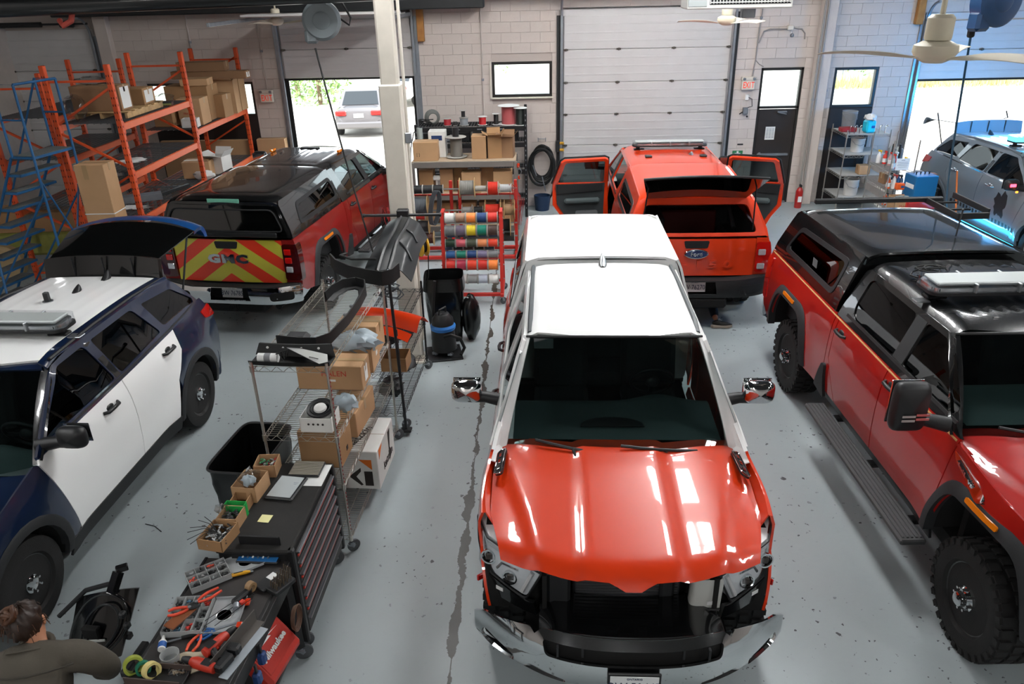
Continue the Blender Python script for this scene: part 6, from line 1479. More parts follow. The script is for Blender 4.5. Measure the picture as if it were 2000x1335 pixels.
# dark wire rack behind it
wr2 = thing('wire_shelving', 'black wire shelving standing between chrome shelving and cream column', 'shelving', (-1.68, 7.28, 0), -.05)
wire_shelving(wr2, .46, 1.45, (.2, .68, 1.12), 1.22, mat('black_wire', '2a2b2c', .4, metal=.5), .04)
ZT = 1.826
t = thing('plastic_valance', 'black plastic tray at front end of the chrome shelf top', 'car part', cl(0, .08, ZT), CPH)
m = MB(); prof = [(-.06, .012), (-.085, .03), (-.075, .0), (.06, .0), (.085, .10), (.075, .10), (.05, .012)]
def pf(u, v):
 i = min(len(prof)-1, int(round(v*(len(prof)-1)))); k = u*2-1; return (k*(.325-.03*(prof[i][1] > .05)), prof[i][0]*1.15+.02*k*k, prof[i][1]+.008)
b2 = MB().grid(pf, 12, 6); m.shell(b2.v, b2.f, .006); m.build('moulding', M_BLKPL, t, 50)
for k in (-.22, -.09, .06, .2): MB().cyl((k, .082, .085), (k, .074, .083), .01, n=8).build('fixing_hole', M_LABEL, t)
t = thing('battery_canister', 'small white and grey canister lying in the black plastic tray', 'canister', cl(-.17, .045, ZT+.05), CPH); MB().cyl((-.085, 0, 0), (.075, 0, 0), .036, n=16).build('can', M_LABEL, t, 40); MB().cyl((-.03, 0, 0), (.02, 0, 0), .0365, n=16).build('band', mat('can_grey', '77797c', .5), t, 40)
for i in range(4): MB().tube([(.06, 0, .03), (.1+.02*i, .02*(i-1.5), .06), (.13, .03*(i-1.5), .0)], .006, 5).build('lead', M_RUBBER, t)
t = thing('steel_blade', 'pale grey tapered steel plate lying in the black plastic tray', 'plate', cl(.12, .06, ZT+.055), CPH); MB().panel([(-.19, .10), (-.16, .115), (.17, .03), (.2, -.06), (.14, -.09)], lambda x, y: (x, y, .01-.25*(x)*.1+.2*y), sp=.2, th=.004, out=(0, 0, 1)).build('plate', mat('plate_grey', 'a9aba8', .5, metal=.2), t); MB().beam((.04, -.02, .012), (.12, -.045, .008), .008, .003).build('slot', M_INKBLK, t)
# U shaped grille surround lying along the top
def strip(pts, h, th, fl, m, t, nm):
 P = [Vector(p) for p in pts]; V = []; F = []
 for i, p in enumerate(P):
  d = (P[min(i+1, len(P)-1)]-P[max(i-1, 0)]).normalized(); n = Vector((-d.y, d.x, 0)).normalized()
  V += [tuple(p+n*fl), tuple(p+n*fl*.9+Vector((0, 0, .012))), tuple(p+n*.012+Vector((0, 0, .02))), tuple(p+Vector((0, 0, h))), tuple(p-n*th+Vector((0, 0, h))), tuple(p-n*th)]
 for i in range(len(P)-1):
  for k in range(5): F.append((6*i+k, 6*i+k+1, 6*i+k+7, 6*i+k+6))
 b = MB(); b.shell(V, F, .004); return b.build(nm, m, t, 45)
t = thing('grille_surround', 'U shaped black grille surround lying along the chrome shelf top', 'car part', (0, 0, 0))
q = [(-.22, .36), (-.02, .33), (.12, .33), (.2, .42), (.24, .8), (.24, 1.2), (.22, 1.5), (.17, 1.66), (.07, 1.72), (-.04, 1.66), (-.10, 1.5), (-.11, 1.32)]
strip([cl(x, y, ZT) for x, y in q], .10, .012, .07, M_BLKPL, t, 'surround')
MB().box((0, 0, .03), (.2, .16, .07), b=.03, M=Matrix.Translation(cl(-.08, .44, ZT+.01)) @ Matrix.Rotation(CPH, 4, 'Z')).build('lamp_pocket', M_TRIMR, t)
for y in (.55, .75, .95, 1.15): MB().box((0, 0, 0), (.05, .03, .025), b=.005, M=Matrix.Translation(cl(.19, y, ZT+.035)) @ Matrix.Rotation(CPH, 4, 'Z')).build('clip', mat('clip_grey', '7d8082', .5), t)
# fender liner and bumper corner hanging behind, from the column bar
t = thing('fender_liner', 'large ribbed black fender liner hung from the column bar over the shelving', 'car part', (0, 0, 0))
A, B, C_, D = Vector((-1.66, 8.60, 2.02)), Vector((-1.20, 8.35, 2.0)), Vector((-1.24, 7.25, 1.86)), Vector((-1.72, 7.15, 1.86))
def lin(u, v):
 p = A.lerp(B, u).lerp(D.lerp(C_, u), v); rib = .018*(1 if .28 < u < .34 or .5 < u < .56 else 0); return tuple(p+Vector((0, 0, .07*math.sin(PI*u)+.05*math.sin(PI*v)+rib-.10*max(0, u-.8)/.2+.015*math.sin(9*v+4*u))))
b2 = MB().grid(lin, 26, 16); b = MB(); b.shell(b2.v, b2.f, .008, (0, 0, 1)); b.build('liner', M_GLIN, t, 40)
for v in (.3, .62): MB().tube([tuple(Vector(lin(.62+.3*i/6, v+.02*i))+Vector((0, 0, .012))) for i in range(7)], .012, 6).build('rib', M_GLIN, t)
t = thing('bumper_corner', 'thick curved black bumper corner below the fender liner', 'car part', (0, 0, 0))
strip([(-2.12, 7.55, 1.83), (-2.02, 7.36, 1.83), (-1.85, 7.18, 1.83), (-1.66, 7.06, 1.83), (-1.48, 6.98, 1.83), (-1.40, 7.04, 1.83), (-1.36, 7.22, 1.83)], .15, .014, .09, M_BLKPL, t, 'skin')
MB().tube([(-1.95, 7.55, 1.98), (-1.99, 7.42, 2.0), (-1.85, 7.3, 2.0), (-1.6, 7.32, 1.99)], .012, 6).build('wire_loop', M_RUBBER, t)
t = thing('column_bar', 'black T shaped bar clamped on the cream column', 'bar', (0, 0, 0)); MB().cyl((-2.02, 8.83, 2.02), (-1.10, 8.83, 2.02), .018, n=10).build('bar', M_TRIM, t); MB().box((-1.55, 8.84, 1.98), (.14, .10, .22), b=.012).build('clamp', M_TRIM, t)
for x in (-2.02, -1.10): MB().cyl((x-.012, 8.83, 2.02), (x+.012, 8.83, 2.02), .024, n=10).build('end_cap', M_TRIM, t)
t = thing('cord_reel', 'yellow cord reel hung on the right side of the cream column', 'reel', (-1.36, 8.95, 1.60), .5)
for s in (-1, 1): MB().lathe([(0, s*.05), (.12, s*.05), (.135, s*.04), (.135, s*.03), (0, s*.02)], (0, 0, 0), (1, 0, 0), 24).build('side_disc', mat('reel_yellow', 'd0a52c', .45), t, 40)
MB().cyl((-.03, 0, 0), (.03, 0, 0), .09, n=18).build('cord_pack', M_RUBBER, t); MB().box((0, 0, .15), (.03, .05, .08), b=.01).build('hook', mat('reel_yellow', 'd0a52c', .45), t); MB().tube([(.05, -.05, -.1), (.03, -.06, -.4), (-.02, -.03, -.5), (.02, 0, -.35)], .007, 5).build('loose_cord', M_RUBBER, t)
t = thing('pole_stand', 'thin black pole stand at rear corner of the chrome shelving', 'stand', (-1.42, 7.16, 0)); MB().cyl((0, 0, .06), (-.03, -.02, 1.84), .016, n=10).build('pole', M_TRIM, t); MB().box((0, 0, .05), (.12, .1, .03), b=.01).build('foot', M_TRIM, t)
# cartons on the chrome shelving
z1 = 1.186
carton('long brown carton with red printed letters on the chrome middle shelf', cl(.02, .92, z1), (.60, .28, .24), CPH, 0, ink=[('HALEN', 'f', .15, .68, .075, M_INKRED)], lab=[('f', .1, .4, .05, .02), ('r', 0, .5, .09, .15)])
carton('open brown carton stuffed with white wrap on the chrome middle shelf', cl(.14, 1.28, z1), (.36, .32, .24), CPH+.05, 2, opened=1, lab=[('r', .2, .5, .06, .04)])
carton('square brown carton with black lettering at rear of chrome middle shelf', cl(.07, 1.66, z1), (.42, .28, .30), CPH, 2, ink=[('Ham-Let', 'f', .15, .55, .045, M_INKBLK)])
o = crumple(.17, 61, (1.2, .8, .55), 18, 11, .45).build('packing_wrap', mat('white_film', 'aebcc4', .3, trans=.2), None, 60, 'crumpled white packing wrap bulging from the open carton', cl(.16, 1.24, z1+.18), cat='wrap')
crumple(.11, 67, (1.2, .8, .7), 16, 9, .5).build('blue_bag', mat('blue_film', '1f7fae', .4), None, 60, 'crumpled blue bag between the open carton and lettered carton', cl(-.12, 1.18, z1+.08), cat='bag')
t = carton('white open box with four black dots on the chrome middle shelf front', cl(.12, .17, z1), (.27, .22, .13), CPH, 0, opened=1, mats=M_WBOX)
for k in range(4): MB().cyl((-.06+.04*k, -.112, .075), (-.06+.04*k, -.108, .075), .010, n=10).build('dot', M_INKBLK, t)
t = thing('round_speaker', 'round black speaker with white dome on the white open box', 'speaker', cl(.13, .19, z1+.135), CPH, rot=(.25, 0, CPH))
MB().lathe([(0, 0), (.10, 0), (.115, .02), (.11, .035), (.09, .03), (.075, .015), (0, .012)], n=28).build('frame', M_TRIM, t, 40); MB().lathe([(.055, .02), (.05, .038), (.025, .05), (0, .052)], n=24).build('dome', M_WHITEP, t, 40); MB().tube([(.08*math.cos(a), .08*math.sin(a), .028) for a in [2*PI*i/20 for i in range(20)]], .006, 5, closed=True).build('surround_ring', M_RUBBER, t)
crumple(.09, 71, (1.0, .7, .9), 14, 9, .5).build('white_pouch', mat('white_film', 'aebcc4', .3), None, 60, 'white plastic pouch right of the round speaker', cl(.27, .42, z1), cat='pouch')
z2, z3 = .716, .176
carton('large brown carton in the front of the chrome lower shelf', cl(.05, .40, z2), (.36, .34, .36), CPH, 1, lab=[('r', .55, .85, .05, .06)], ink=[('■', 'r', .1, .25, .06, M_INKBLK)])
carton('brown carton lying behind the large carton on the lower shelf', cl(.10, 1.0, z2), (.30, .55, .26), CPH-.05, 2, lab=[('f', .2, .72, .07, .04), ('f', .2, .45, .07, .04)])
t = carton('white carton with orange and black print on the lower chrome shelf', cl(.20, .98, z3), (.42, .62, .42), CPH, 0, mats=M_WBOX, tape=False)
b = text_mb('katzkin', .13, depth=.003, bold=.002); b.xf(Matrix.Translation((-.02, -.05, .423)) @ Matrix.Rotation(1.25, 4, 'Z')); b.build('print', M_INKBLK, t, 0)
b = text_mb('katzkin', .12, depth=.003, bold=.002); b.xf(Matrix.Translation((.212, .05, .13)) @ Matrix.Rotation(PI/2, 4, 'Z') @ Matrix.Rotation(PI/2, 4, 'X')); b.build('print', M_INKBLK, t, 0)
for (pts, mm) in (([(.03, .33), (.15, .33), (.15, .22)], mat('print_orange', 'd06a1e', .7)), ([(-.08, .14), (.04, .24), (.04, .2), (-.01, .14), (.05, .05), (.03, .04)], M_INKBLK), ([(.07, .04), (.07, .2), (.15, .2), (.15, .04)], M_INKBLK)): MB().panel(pts, lambda x, z: (x, -.312, z), sp=.3, th=.003, out=(0, -1, 0)).build('print', mm, t)
for (pts, mm) in (([(-.25, .40), (-.12, .40), (-.25, .30)], mat('print_orange', 'd06a1e', .7)), ([(.1, .38), (.18, .38), (.13, .2), (.18, .1), (.1, .06)], M_INKBLK)): MB().panel(pts, lambda y, z: (.212, y, z), sp=.3, th=.003, out=(1, 0, 0)).build('print', mm, t)
carton('small open carton lined white at rear of the black wire shelving', (-1.52, 7.45, .69), (.28, .26, .16), -.05, 1, opened=1)
# orange panel on the black rack
t = thing('body_panel', 'orange painted body panel lying on the black wire shelving', 'car part', (-1.62, 7.62, 1.13), -.35)
def op(u, v): k = u*2-1; return (k*.42, -.14+.28*v+.05*k*k, .06+.12*math.sin(PI*v*.9)-.07*k*k+.02*math.sin(5*v))
b2 = MB().grid(op, 18, 10); b = MB(); b.shell(b2.v, b2.f, .008, (0, 0, 1)); b.build('skin', P_ORANGE, t, 50)
def op2(u, v): k = u*2-1; return (.12+k*.3, -.20-.10*v, .075-.05*v-.05*k*k)
b2 = MB().grid(op2, 14, 5); b = MB(); b.shell(b2.v, b2.f, .008, (0, 0, 1)); b.build('lower_skin', P_ORANGE, t, 50)
MB().tube([(-.40+.8*i/10, -.17+.03*((i-5)/5)**2, .06-.07*((i-5)/5)**2) for i in range(11)], .012, 6).build('black_edge', M_TRIM, t)
for i, (x, y, z) in enumerate(((-1.75, 8.05, .69), (-1.55, 8.2, .69), (-1.65, 7.7, .21), (-1.6, 8.3, .21))): 
 crumple(.13, 81+i, (1.1, 1.2, .7), 14, 9, .35).build('dark_part', (M_TRIM, M_DARKSTEEL)[i % 2], None, 50, ('dark folded part at left on the black rack middle shelf', 'dark folded part at right on the black rack middle shelf', 'dark bagged part at front on the black rack lowest shelf', 'dark bagged part at rear on the black rack lowest shelf')[i], (x, y, z), cat='part')
t = thing('cable_bundle', 'grey tangled cables piled on the black wire shelving near the column', 'cable', (-1.72, 8.35, 1.13)); coil(1.2, (0, 0, .02), .15, 6, .009, 17, .16).build('loops', mat('cable_darkgrey', '3f4347', .6), t, 50)
# black lined waste bin left of the chest
t = thing('waste_bin', 'wide black lined waste bin between navy car and chrome shelving', 'bin', (-2.56, 5.72, 0), -.12)
def wbf(u, v):
 a = u*2*PI; ca, sa = math.cos(a), math.sin(a); e = .3; k = .82+.18*v; fl = .012*math.sin(u*60+v*7)*(v < .9)
 return (math.copysign(abs(ca)**e, ca)*(.24*k+fl), math.copysign(abs(sa)**e, sa)*(.40*k+fl), .78*v)
MB().grid(wbf, 48, 10).build('bag_liner', mat('black_bag', '0b0c0d', .28, coat=.3), t, 60)
MB().tube([(p[0]*1.02, p[1]*1.02, .775) for p in [wbf(i/40, 1) for i in range(40)]], .012, 6, closed=True).build('rim', M_TRIM, t); MB().box((0, 0, .02), (.38, .62, .03), b=.01).build('bottom', M_TRIM, t)
# ------------------------------------------------------------------ tool chest
M_TC = mat('chest_black', '161617', .5, bump=.05); M_MAT = mat('chest_mat', '1f1e1d', .85, noise=.12, nscale=20); M_TRED = mat('trim_red', 'b2301f', .4); M_ALU = mat('trim_aluminium', '6f7276', .35, metal=.7)
ch = thing('tool_chest', 'black tool chest with red trimmed drawers beside the workbench', 'tool chest', (-1.945, 4.62, 0), -.03)
cw, cd, chh = .54, 1.06, .99
MB().box((0, 0, .56), (cw-.03, cd, .84), b=.01).build('cabinet', M_TC, ch); MB().box((0, 0, chh-.02), (cw, cd+.01, .04), b=.012).build('top', M_MAT, ch)
for y in (-cd/2, cd/2): MB().box((cw/2-.01, y-math.copysign(.02, y), .56), (.05, .05, .86), b=.01).build('corner_post', M_TC, ch)
zz = [.885, .785, .685, .585, .485, .385, .25]
for i, z in enumerate(zz):
 h = .09 if i < 6 else .15
 d = MB().box((cw/2-.005, 0, z), (.03, cd-.12, h-.006), b=.005).build('drawer', M_TC, ch)
 MB().box((cw/2+.018, 0, z+h*.30), (.024, cd-.14, .016), b=.004).build('pull', M_ALU, d)
 if i < 6: MB().box((cw/2+.014, 0, z+h*.02), (.014, cd-.14, .020), b=.004).build('red_trim', M_TRED, d)
for sx in (-.2, .2):
 for sy in (-.45, .45): caster(ch, sx, sy, .15, .065, .5)
zc = .992
def ctop(x, y, dz=0.): return (-1.945+x*math.cos(-.03)-y*math.sin(-.03), 4.62+x*math.sin(-.03)+y*math.cos(-.03), zc+dz)
carton('small brown carton of coloured caps at rear of the chest top', ctop(-.21, .40), (.17, .17, .11), .05, 0, opened=1)
carton('brown carton holding clear bags on the chest top', ctop(-.24, .12), (.19, .24, .13), -.12, 2, opened=1)
carton('small brown carton with a paper label near the green bin', ctop(-.25, -.06), (.13, .13, .09), -.05, 1, opened=1, lab=[('f', 0, .5, .08, .05)])
carton('brown carton of black fittings on the chest edge', ctop(-.25, -.25), (.15, .16, .10), -.08, 0, opened=1)
carton('front brown carton full of wires at the chest corner', ctop(-.27, -.44), (.19, .22, .09), -.2, 1, opened=1)
def bits(nm, label, loc, n, r, cols, sp, seed, cat):
 rr = random.Random(seed); m = MB(); k = len(cols)
 for i in range(n):
  m.m(i % k); c = (rr.uniform(-sp[0], sp[0]), rr.uniform(-sp[1], sp[1]), r+rr.uniform(0, sp[2])); a = rr.uniform(0, 3.14); e = rr.uniform(-.5, .5)
  m.cyl((c[0]-math.cos(a)*r*1.6, c[1]-math.sin(a)*r*1.6, c[2]), (c[0]+math.cos(a)*r*1.6, c[1]+math.sin(a)*r*1.6, c[2]+e*r), r*.6, n=6)
 return m.build(nm, [wmat(c) for c in cols], None, 40, label, loc, cat=cat, kind='stuff')
bits('wire_caps', 'heap of small coloured caps in the rear carton', ctop(-.21, .40, .01), 90, .009, ('1d1f20', '8a8c88', 'a02a22', '2a7a4a', 'c9c9c4'), (.06, .06, .07), 3, 'caps')
bits('fittings', 'heap of small black fittings in the edge carton', ctop(-.25, -.25, .01), 80, .009, ('161718', '2a2b2c', '555759'), (.055, .06, .06), 5, 'fittings')
bits('clips', 'heap of silver and black clips in the front carton', ctop(-.27, -.44, .01), 110, .010, ('1a1b1c', '9a9c9c', '2b2c2d', '6c6e6e'), (.075, .09, .055), 7, 'clips')
for i in range(6): 
 rr = random.Random(90+i); a = rr.uniform(2.2, 4.2)
 MB().tube([(0, 0, 0), (.08*math.cos(a), .08*math.sin(a), .05), (.2*math.cos(a), .2*math.sin(a), .03)], .003, 4).build('loose_wire', M_RUBBER, None, 40, ('loose black wire sticking out from the front carton, %s' % ('longest', 'second', 'third', 'fourth', 'fifth', 'lowest')[i]), ctop(-.27, -.44, .07), cat='wire', group='loose wires in the front carton')
t = thing('parts_bin', 'small bright green parts bin behind the carton of fittings', 'bin', ctop(-.25, -.155), -.08)
m = MB(); m.box((0, 0, .005), (.15, .05, .01)); m.box((0, -.025, .05), (.15, .004, .10)); m.box((0, .025, .055), (.15, .004, .11)); m.box((-.075, 0, .055), (.004, .05, .11)); m.box((.075, 0, .055), (.004, .05, .11)); m.build('shell', mat('bin_green', '23a04a', .45), t)
crumple(.07, 101, (1, 1.1, .8), 14, 9, .45).build('clear_bag', M_FILM, None, 60, 'clear plastic bag bulging out of the brown carton', ctop(-.24, .13, .08), cat='bag')
crumple(.05, 103, (1, .9, .8), 12, 8, .45).build('white_bag', mat('white_film', 'aebcc4', .3), None, 60, 'white and red sealed bag on top of the clear bag', ctop(-.22, .06, .12), cat='bag')
crumple(.05, 105, (1, .9, 1.2), 12, 8, .45).build('clear_bag', M_FILM, None, 60, 'clear bag hanging over the chest edge by the green bin', ctop(-.31, -.22, .02), cat='bag')
t = thing('tablet', 'tablet with pale screen in a thick black case on the chest', 'tablet', ctop(.01, .17, .0), -.16); MB().box((0, 0, .012), (.235, .30, .024), b=.01).build('case', M_TRIM, t); MB().box((0, .0, .0245), (.19, .262, .002)).build('screen', mat('pale_screen', 'b3b9ba', .15), t)
for k in range(3): MB().box((.06, .06-.012*k, .0258), (.04-.008*k, .004, .0006)).build('screen_text', mat('grey_ink', '8a9096', .8), t)
t = thing('heat_tray', 'grey ribbed tray at rear of the chest top', 'tray', ctop(.10, .42), -.05); MB().box((0, 0, .012), (.25, .2, .02), b=.006).build('frame', M_TRIM, t)
for k in range(11): MB().box((0, -.085+.017*k, .026), (.24, .010, .008), b=.002).build('rib', mat('rib_taupe', '8b857a', .5), t)
t = thing('paper_stack', 'white paper stack under the grey ribbed tray', 'paper', ctop(.15, .36), -.05)
for k in range(3): MB().box((.0+.004*k, -.0, -.0+.0008*k), (.24, .29, .0008)).build('sheet', M_LABEL, t)
MB().box((0, 0, .001), (.085, .085, .002)).build('sticky_note', mat('note_yellow', 'd8d398', .8), None, label='pale yellow sticky note on the black chest top', loc=ctop(-.03, -.19), rz=-.12, cat='note')
# ------------------------------------------------------------------ workbench
zb_ = .905
wk = thing('workbench', 'low black steel workbench covered in tools at bottom left', 'workbench', (-2.06, 3.30, 0), -.055)
bw, bl = .62, 1.62
MB().box((0, 0, .875), (bw, bl, .05), b=.008).build('top', mat('bench_black', '2b2827', .55, noise=.15, nscale=6), wk)
for sx in (-1, 1): MB().box((sx*(bw/2-.012), 0, .895), (.024, bl, .02), b=.005).build('lip', M_TC, wk)
MB().box((bw/2-.01, 0, .80), (.03, bl, .12), b=.006).box((-bw/2+.01, 0, .80), (.03, bl, .12), b=.006).build('apron', M_TC, wk)
MB().box((0, bl/2-.01, .80), (bw, .03, .12), b=.006).build('end_apron', M_TC, wk); MB().box((0, 0, .22), (bw-.06, bl-.1, .03), b=.005).build('lower_shelf', M_TC, wk)
for sx in (-1, 1):
 for sy in (-1, 1): MB().beam((sx*(bw/2-.03), sy*(bl/2-.04), .12), (sx*(bw/2-.04), sy*(bl/2-.05), .85), .05, .05).build('leg', M_TC, wk); caster(wk, sx*(bw/2-.03), sy*(bl/2-.04), .13, .065, .4)
b = text_mb('YETI', .075, depth=.003, bold=.003); b.xf(frame((bw/2+.008, -.28, .805), (0, 1, 0), (0, 0, 1)) @ Matrix.Rotation(0, 4, 'Z')); 
for i, chh_ in enumerate('YETI'):
 b = text_mb(chh_, .085, depth=.003, bold=.004); b.xf(frame((bw/2+.009, -.42+.062*i, .805), (0, 1, 0), (0, 0, 1))); b.build('sticker_letter', M_LABEL, wk, 0)
MB().box((bw/2+.008, -.33, .757), (.002, .26, .008)).build('sticker_line', M_LABEL, wk)
def on(px, dz=0.): return (px[0], px[1], zb_+dz)
# organisers
def organiser(label, lidlabel, loc, rz, w, d, nx, ny, seed, ldir=1, lid=.24):
 t = thing('parts_organiser', label, 'organiser', loc, rz); mm = mat('clear_box_plastic', 'b9bcbc', .25, trans=.35); h = .045
 MB().box((0, 0, .003), (w, d, .005)).build('tray', mm, t)
 for i in range(nx+1): MB().box((-w/2+w*i/nx, 0, h/2), (.003, d, h)).build('divider', mm, t)
 for j in range(ny+1): MB().box((0, -d/2+d*j/ny, h/2), (w, .003, h)).build('divider', mm, t)
 rr = random.Random(seed); pal = ('1b1c1d', 'a8322a', '8c8f90', '2a2b2c', '4a6a80', '6a6c6c', 'c04a38')
 for i in range(nx):
  for j in range(ny):
   cx, cy = -w/2+w*(i+.5)/nx, -d/2+d*(j+.5)/ny; m = MB()
   for k in range(7): a = rr.uniform(0, 3); x, y = cx+rr.uniform(-.3, .3)*w/nx, cy+rr.uniform(-.3, .3)*d/ny; L = .3*min(w/nx, d/ny); m.beam((x-L*math.cos(a)*.5, y-L*math.sin(a)*.5, .012+.004*k), (x+L*math.cos(a)*.5, y+L*math.sin(a)*.5, .014+.004*k), .010, .008)
   m.build('small_parts', wmat(rr.choice(pal)), t, kind='stuff')
 # lid folded back flat
 b2 = MB(); m = MB(); m.box((0, 0, .004), (lid, d, .004), b=.002); 
 for sy in (-1, 1): m.box((0, sy*d/2, .010), (lid, .004, .018))
 m.box((lid/2, 0, .010), (.004, d, .018)); m.xf(Matrix.Translation((ldir*(w/2+lid/2+.008), 0, .004))); m.build('lid', mat('clear_lid', 'c4c8ca', .12, trans=.45, spec=.8), t)
 MB().lathe([(.045, .013), (.05, .015), (.055, .013)], (ldir*(w/2+lid*.5), 0, 0), n=18).build('lid_boss', mat('clear_lid', 'c4c8ca', .12, trans=.45), t)
 return t
organiser('clear parts organiser with red bits at rear of the workbench', '', on((-2.215, 3.913, 0.905)), .62, .26, .19, 4, 3, 3, 1, .24)
o2 = organiser('second clear parts organiser under the leather pad', '', on((-2.2, 3.551, 0.905)), .08, .24, .30, 4, 3, 8, 1, .20)
for sy in (-.1, .1): MB().box((.12+.20+.02, sy, .015), (.035, .05, .02), b=.004).build('latch', P_ORANGE, o2)
MB().box((0, 0, .006), (.085, .19, .012), b=.004).build('leather_pad', mat('leather_brown', '6e3b1a', .55, noise=.1), None, label='brown leather strip lying on the second parts organiser', loc=on((-2.222, 3.495, 0.97), .06), rz=-.42, cat='pad')
def pliers(label, loc, rz, hc, L=.17):
 t = thing('pliers', label, 'pliers', loc, rz)
 for s in (-1, 1):
  MB().tube([(s*.004, 0, .012), (s*.022, -.04, .012), (s*.030, -.09, .012), (s*.02, -L*.8, .012)], [.007, .009, .010, .008], 8).build('handle', wmat(hc), t, 50)
  MB().tube([(s*.006, -.005, .012), (s*.009, .03, .012), (s*.003, .065, .012)], [.010, .009, .004], 8).build('jaw', M_DARKSTEEL, t, 50)
 MB().cyl((0, 0, .002), (0, 0, .024), .011, n=10).build('pivot', M_GALV, t); return t
pliers('orange handled crimping pliers on the second organiser', on((-2.164, 3.613, 0.96), .062), 2.4, 'c8442c', .2)
pliers('second orange handled pliers below the first pair', on((-2.186, 3.561, 0.96), .066), -1.2, 'c8442c', .16)
pliers('orange handled side cutters in front of the scissors', on((-2.07, 3.413, 0.905)), -.12, 'cf4a2a', .17)
t = thing('scissors', 'blue handled scissors lying across the workbench', 'scissors', on((-1.996, 3.446, 0.905)), -1.05)
for s in (-1, 1):
 MB().beam((0, 0, .01+.003*s), (s*.008, .14, .01+.003*s), .018, .003).build('blade', M_GALV, t); MB().tube([(s*.005, 0, .01), (s*.03, -.03, .01), (s*.042, -.07, .01), (s*.03, -.105, .01), (s*.012, -.09, .01), (s*.012, -.05, .01), (s*.01, -.02, .01)], .008, 8).build('handle', mat('scissor_blue', '1d4f86', .45), t, 50)
t = thing('angle_bracket', 'grey steel channel lying along the right of the workbench', 'bracket', on((-1.799, 3.326, 0.905)), -.30)
MB().box((-.03, 0, .045), (.006, .42, .09)).box((.0, 0, .003), (.06, .42, .006)).build('channel', mat('bare_steel', '6a6662', .45, metal=.7), t); MB().box((.055, -.03, .002), (.06, .40, .004)).build('painted_flange', mat('flange_pale', '9aa2a8', .5), t)
# cordless drill
def drill(label, loc, rz):
 t = thing('cordless_drill', label, 'drill', loc, rz); R_ = mat('tool_red', 'b0301f', .45)
 MB().lathe([(0, -.10), (.03, -.10), (.034, -.05), (.034, .04), (.028, .06), (.024, .07)], (0, 0, .036), (0, 1, 0), 20).build('motor_housing', R_, t, 40); MB().lathe([(.022, .07), (.024, .09), (.018, .12), (.012, .135), (0, .135)], (0, 0, .036), (0, 1, 0), 18).build('chuck', M_DARKSTEEL, t, 40)
 MB().tube([(.0, -.05, .036), (.06, -.07, .034), (.12, -.085, .034)], [.024, .020, .022], 10).build('grip', M_TRIM, t, 50); MB().box((.155, -.09, .036), (.06, .12, .06), rz=.15, b=.012).build('battery', M_TRIM, t); MB().box((0, -.05, .071), (.05, .06, .004), b=.002).build('brand_plate', M_TRIM, t); MB().box((.03, -.035, .036), (.02, .02, .02), b=.006).build('trigger', R_, t); return t
drill('red and black cordless drill lying at the front of the workbench', on((-1.964, 3.162, 0.905)), 1.25)
drill('second cordless drill, battery up, beside the side cutters', on((-1.925, 3.326, 0.905)), -.5)
# screwdriver / socket tray with lid, drill index, knife, tape gun
t = thing('socket_tray', 'open blue socket tray with an upright black lid on the workbench', 'tool case', on((-1.927, 4.094, 0.905)), -.06)
MB().box((0, 0, .012), (.30, .11, .022), b=.006).build('base', M_TRIM, t); MB().box((0, 0, .025), (.285, .095, .006), b=.003).build('insert', mat('insert_blue', '1b5f98', .5), t); MB().box((-.005, .06, .085), (.30, .016, .15), b=.006).build('lid', M_TRIM, t)
for k in range(6): MB().cyl((-.11+.036*k, -.02, .03), (-.11+.036*k, .012, .03), .006, n=8).build('bit', M_GALV if k % 2 else M_LABEL, t)
MB().cyl((-.08, .03, .034), (.02, .03, .034), .008, n=8).build('driver_handle', M_TRIM, t)
t = thing('drill_index', 'black open drill index with rows of standing drill bits', 'tool case', on((-1.735, 3.854, 0.905)), -.55)
MB().box((-.05, -.02, .012), (.10, .17, .024), b=.006).build('case_half', M_TRIM, t); MB().box((.05, .0, .018), (.10, .17, .036), b=.006).build('case_half', M_TRIM, t); MB().box((-.06, .02, .026), (.05, .06, .003)).build('label', M_LABEL, t)
for i in range(5):
 for k in range(4): MB().cyl((.02+.02*k, -.06+.03*i, .036), (.024+.02*k, -.055+.03*i, .085+.012*i), .0035, n=6).build('drill_bit', mat('bit_bronze', '6a5a48', .4, metal=.6), t)
t = thing('utility_knife', 'yellow utility knife lying on the workbench by the organiser lid', 'knife', on((-2.017, 3.937, 0.905)), -1.2); MB().tube([(0, -.08, .012), (0, -.02, .014), (0, .05, .013), (0, .075, .010)], [.011, .013, .013, .008], 8).build('handle', mat('knife_yellow', 'd29a1f', .4), t, 50); MB().box((0, 0, .027), (.008, .06, .004), b=.002).build('slider', M_TRIM, t); MB().beam((0, .07, .01), (0, .095, .008), .014, .002).build('blade', M_GALV, t)
t = thing('tape_gun', 'black tape dispenser with a brown roll on the workbench', 'tape dispenser', on((-1.909, 3.737, 0.905)), -.5); MB().box((0, -.02, .025), (.05, .15, .04), b=.012).build('body', M_TRIM, t); MB().lathe([(.018, -.02), (.035, -.02), (.035, .02), (.018, .02)], (0, .06, .04), (1, 0, 0), 20, closed=True).build('tape_roll', mat('roll_brown', '8b6f4e', .5), t, 40); MB().cyl((.03, -.09, .03), (.06, -.12, .03), .02, n=10).build('roller', M_GALV, t); MB().box((.05, -.06, .03), (.03, .03, .03), b=.006).build('red_button', wmat('c0392b'), t)
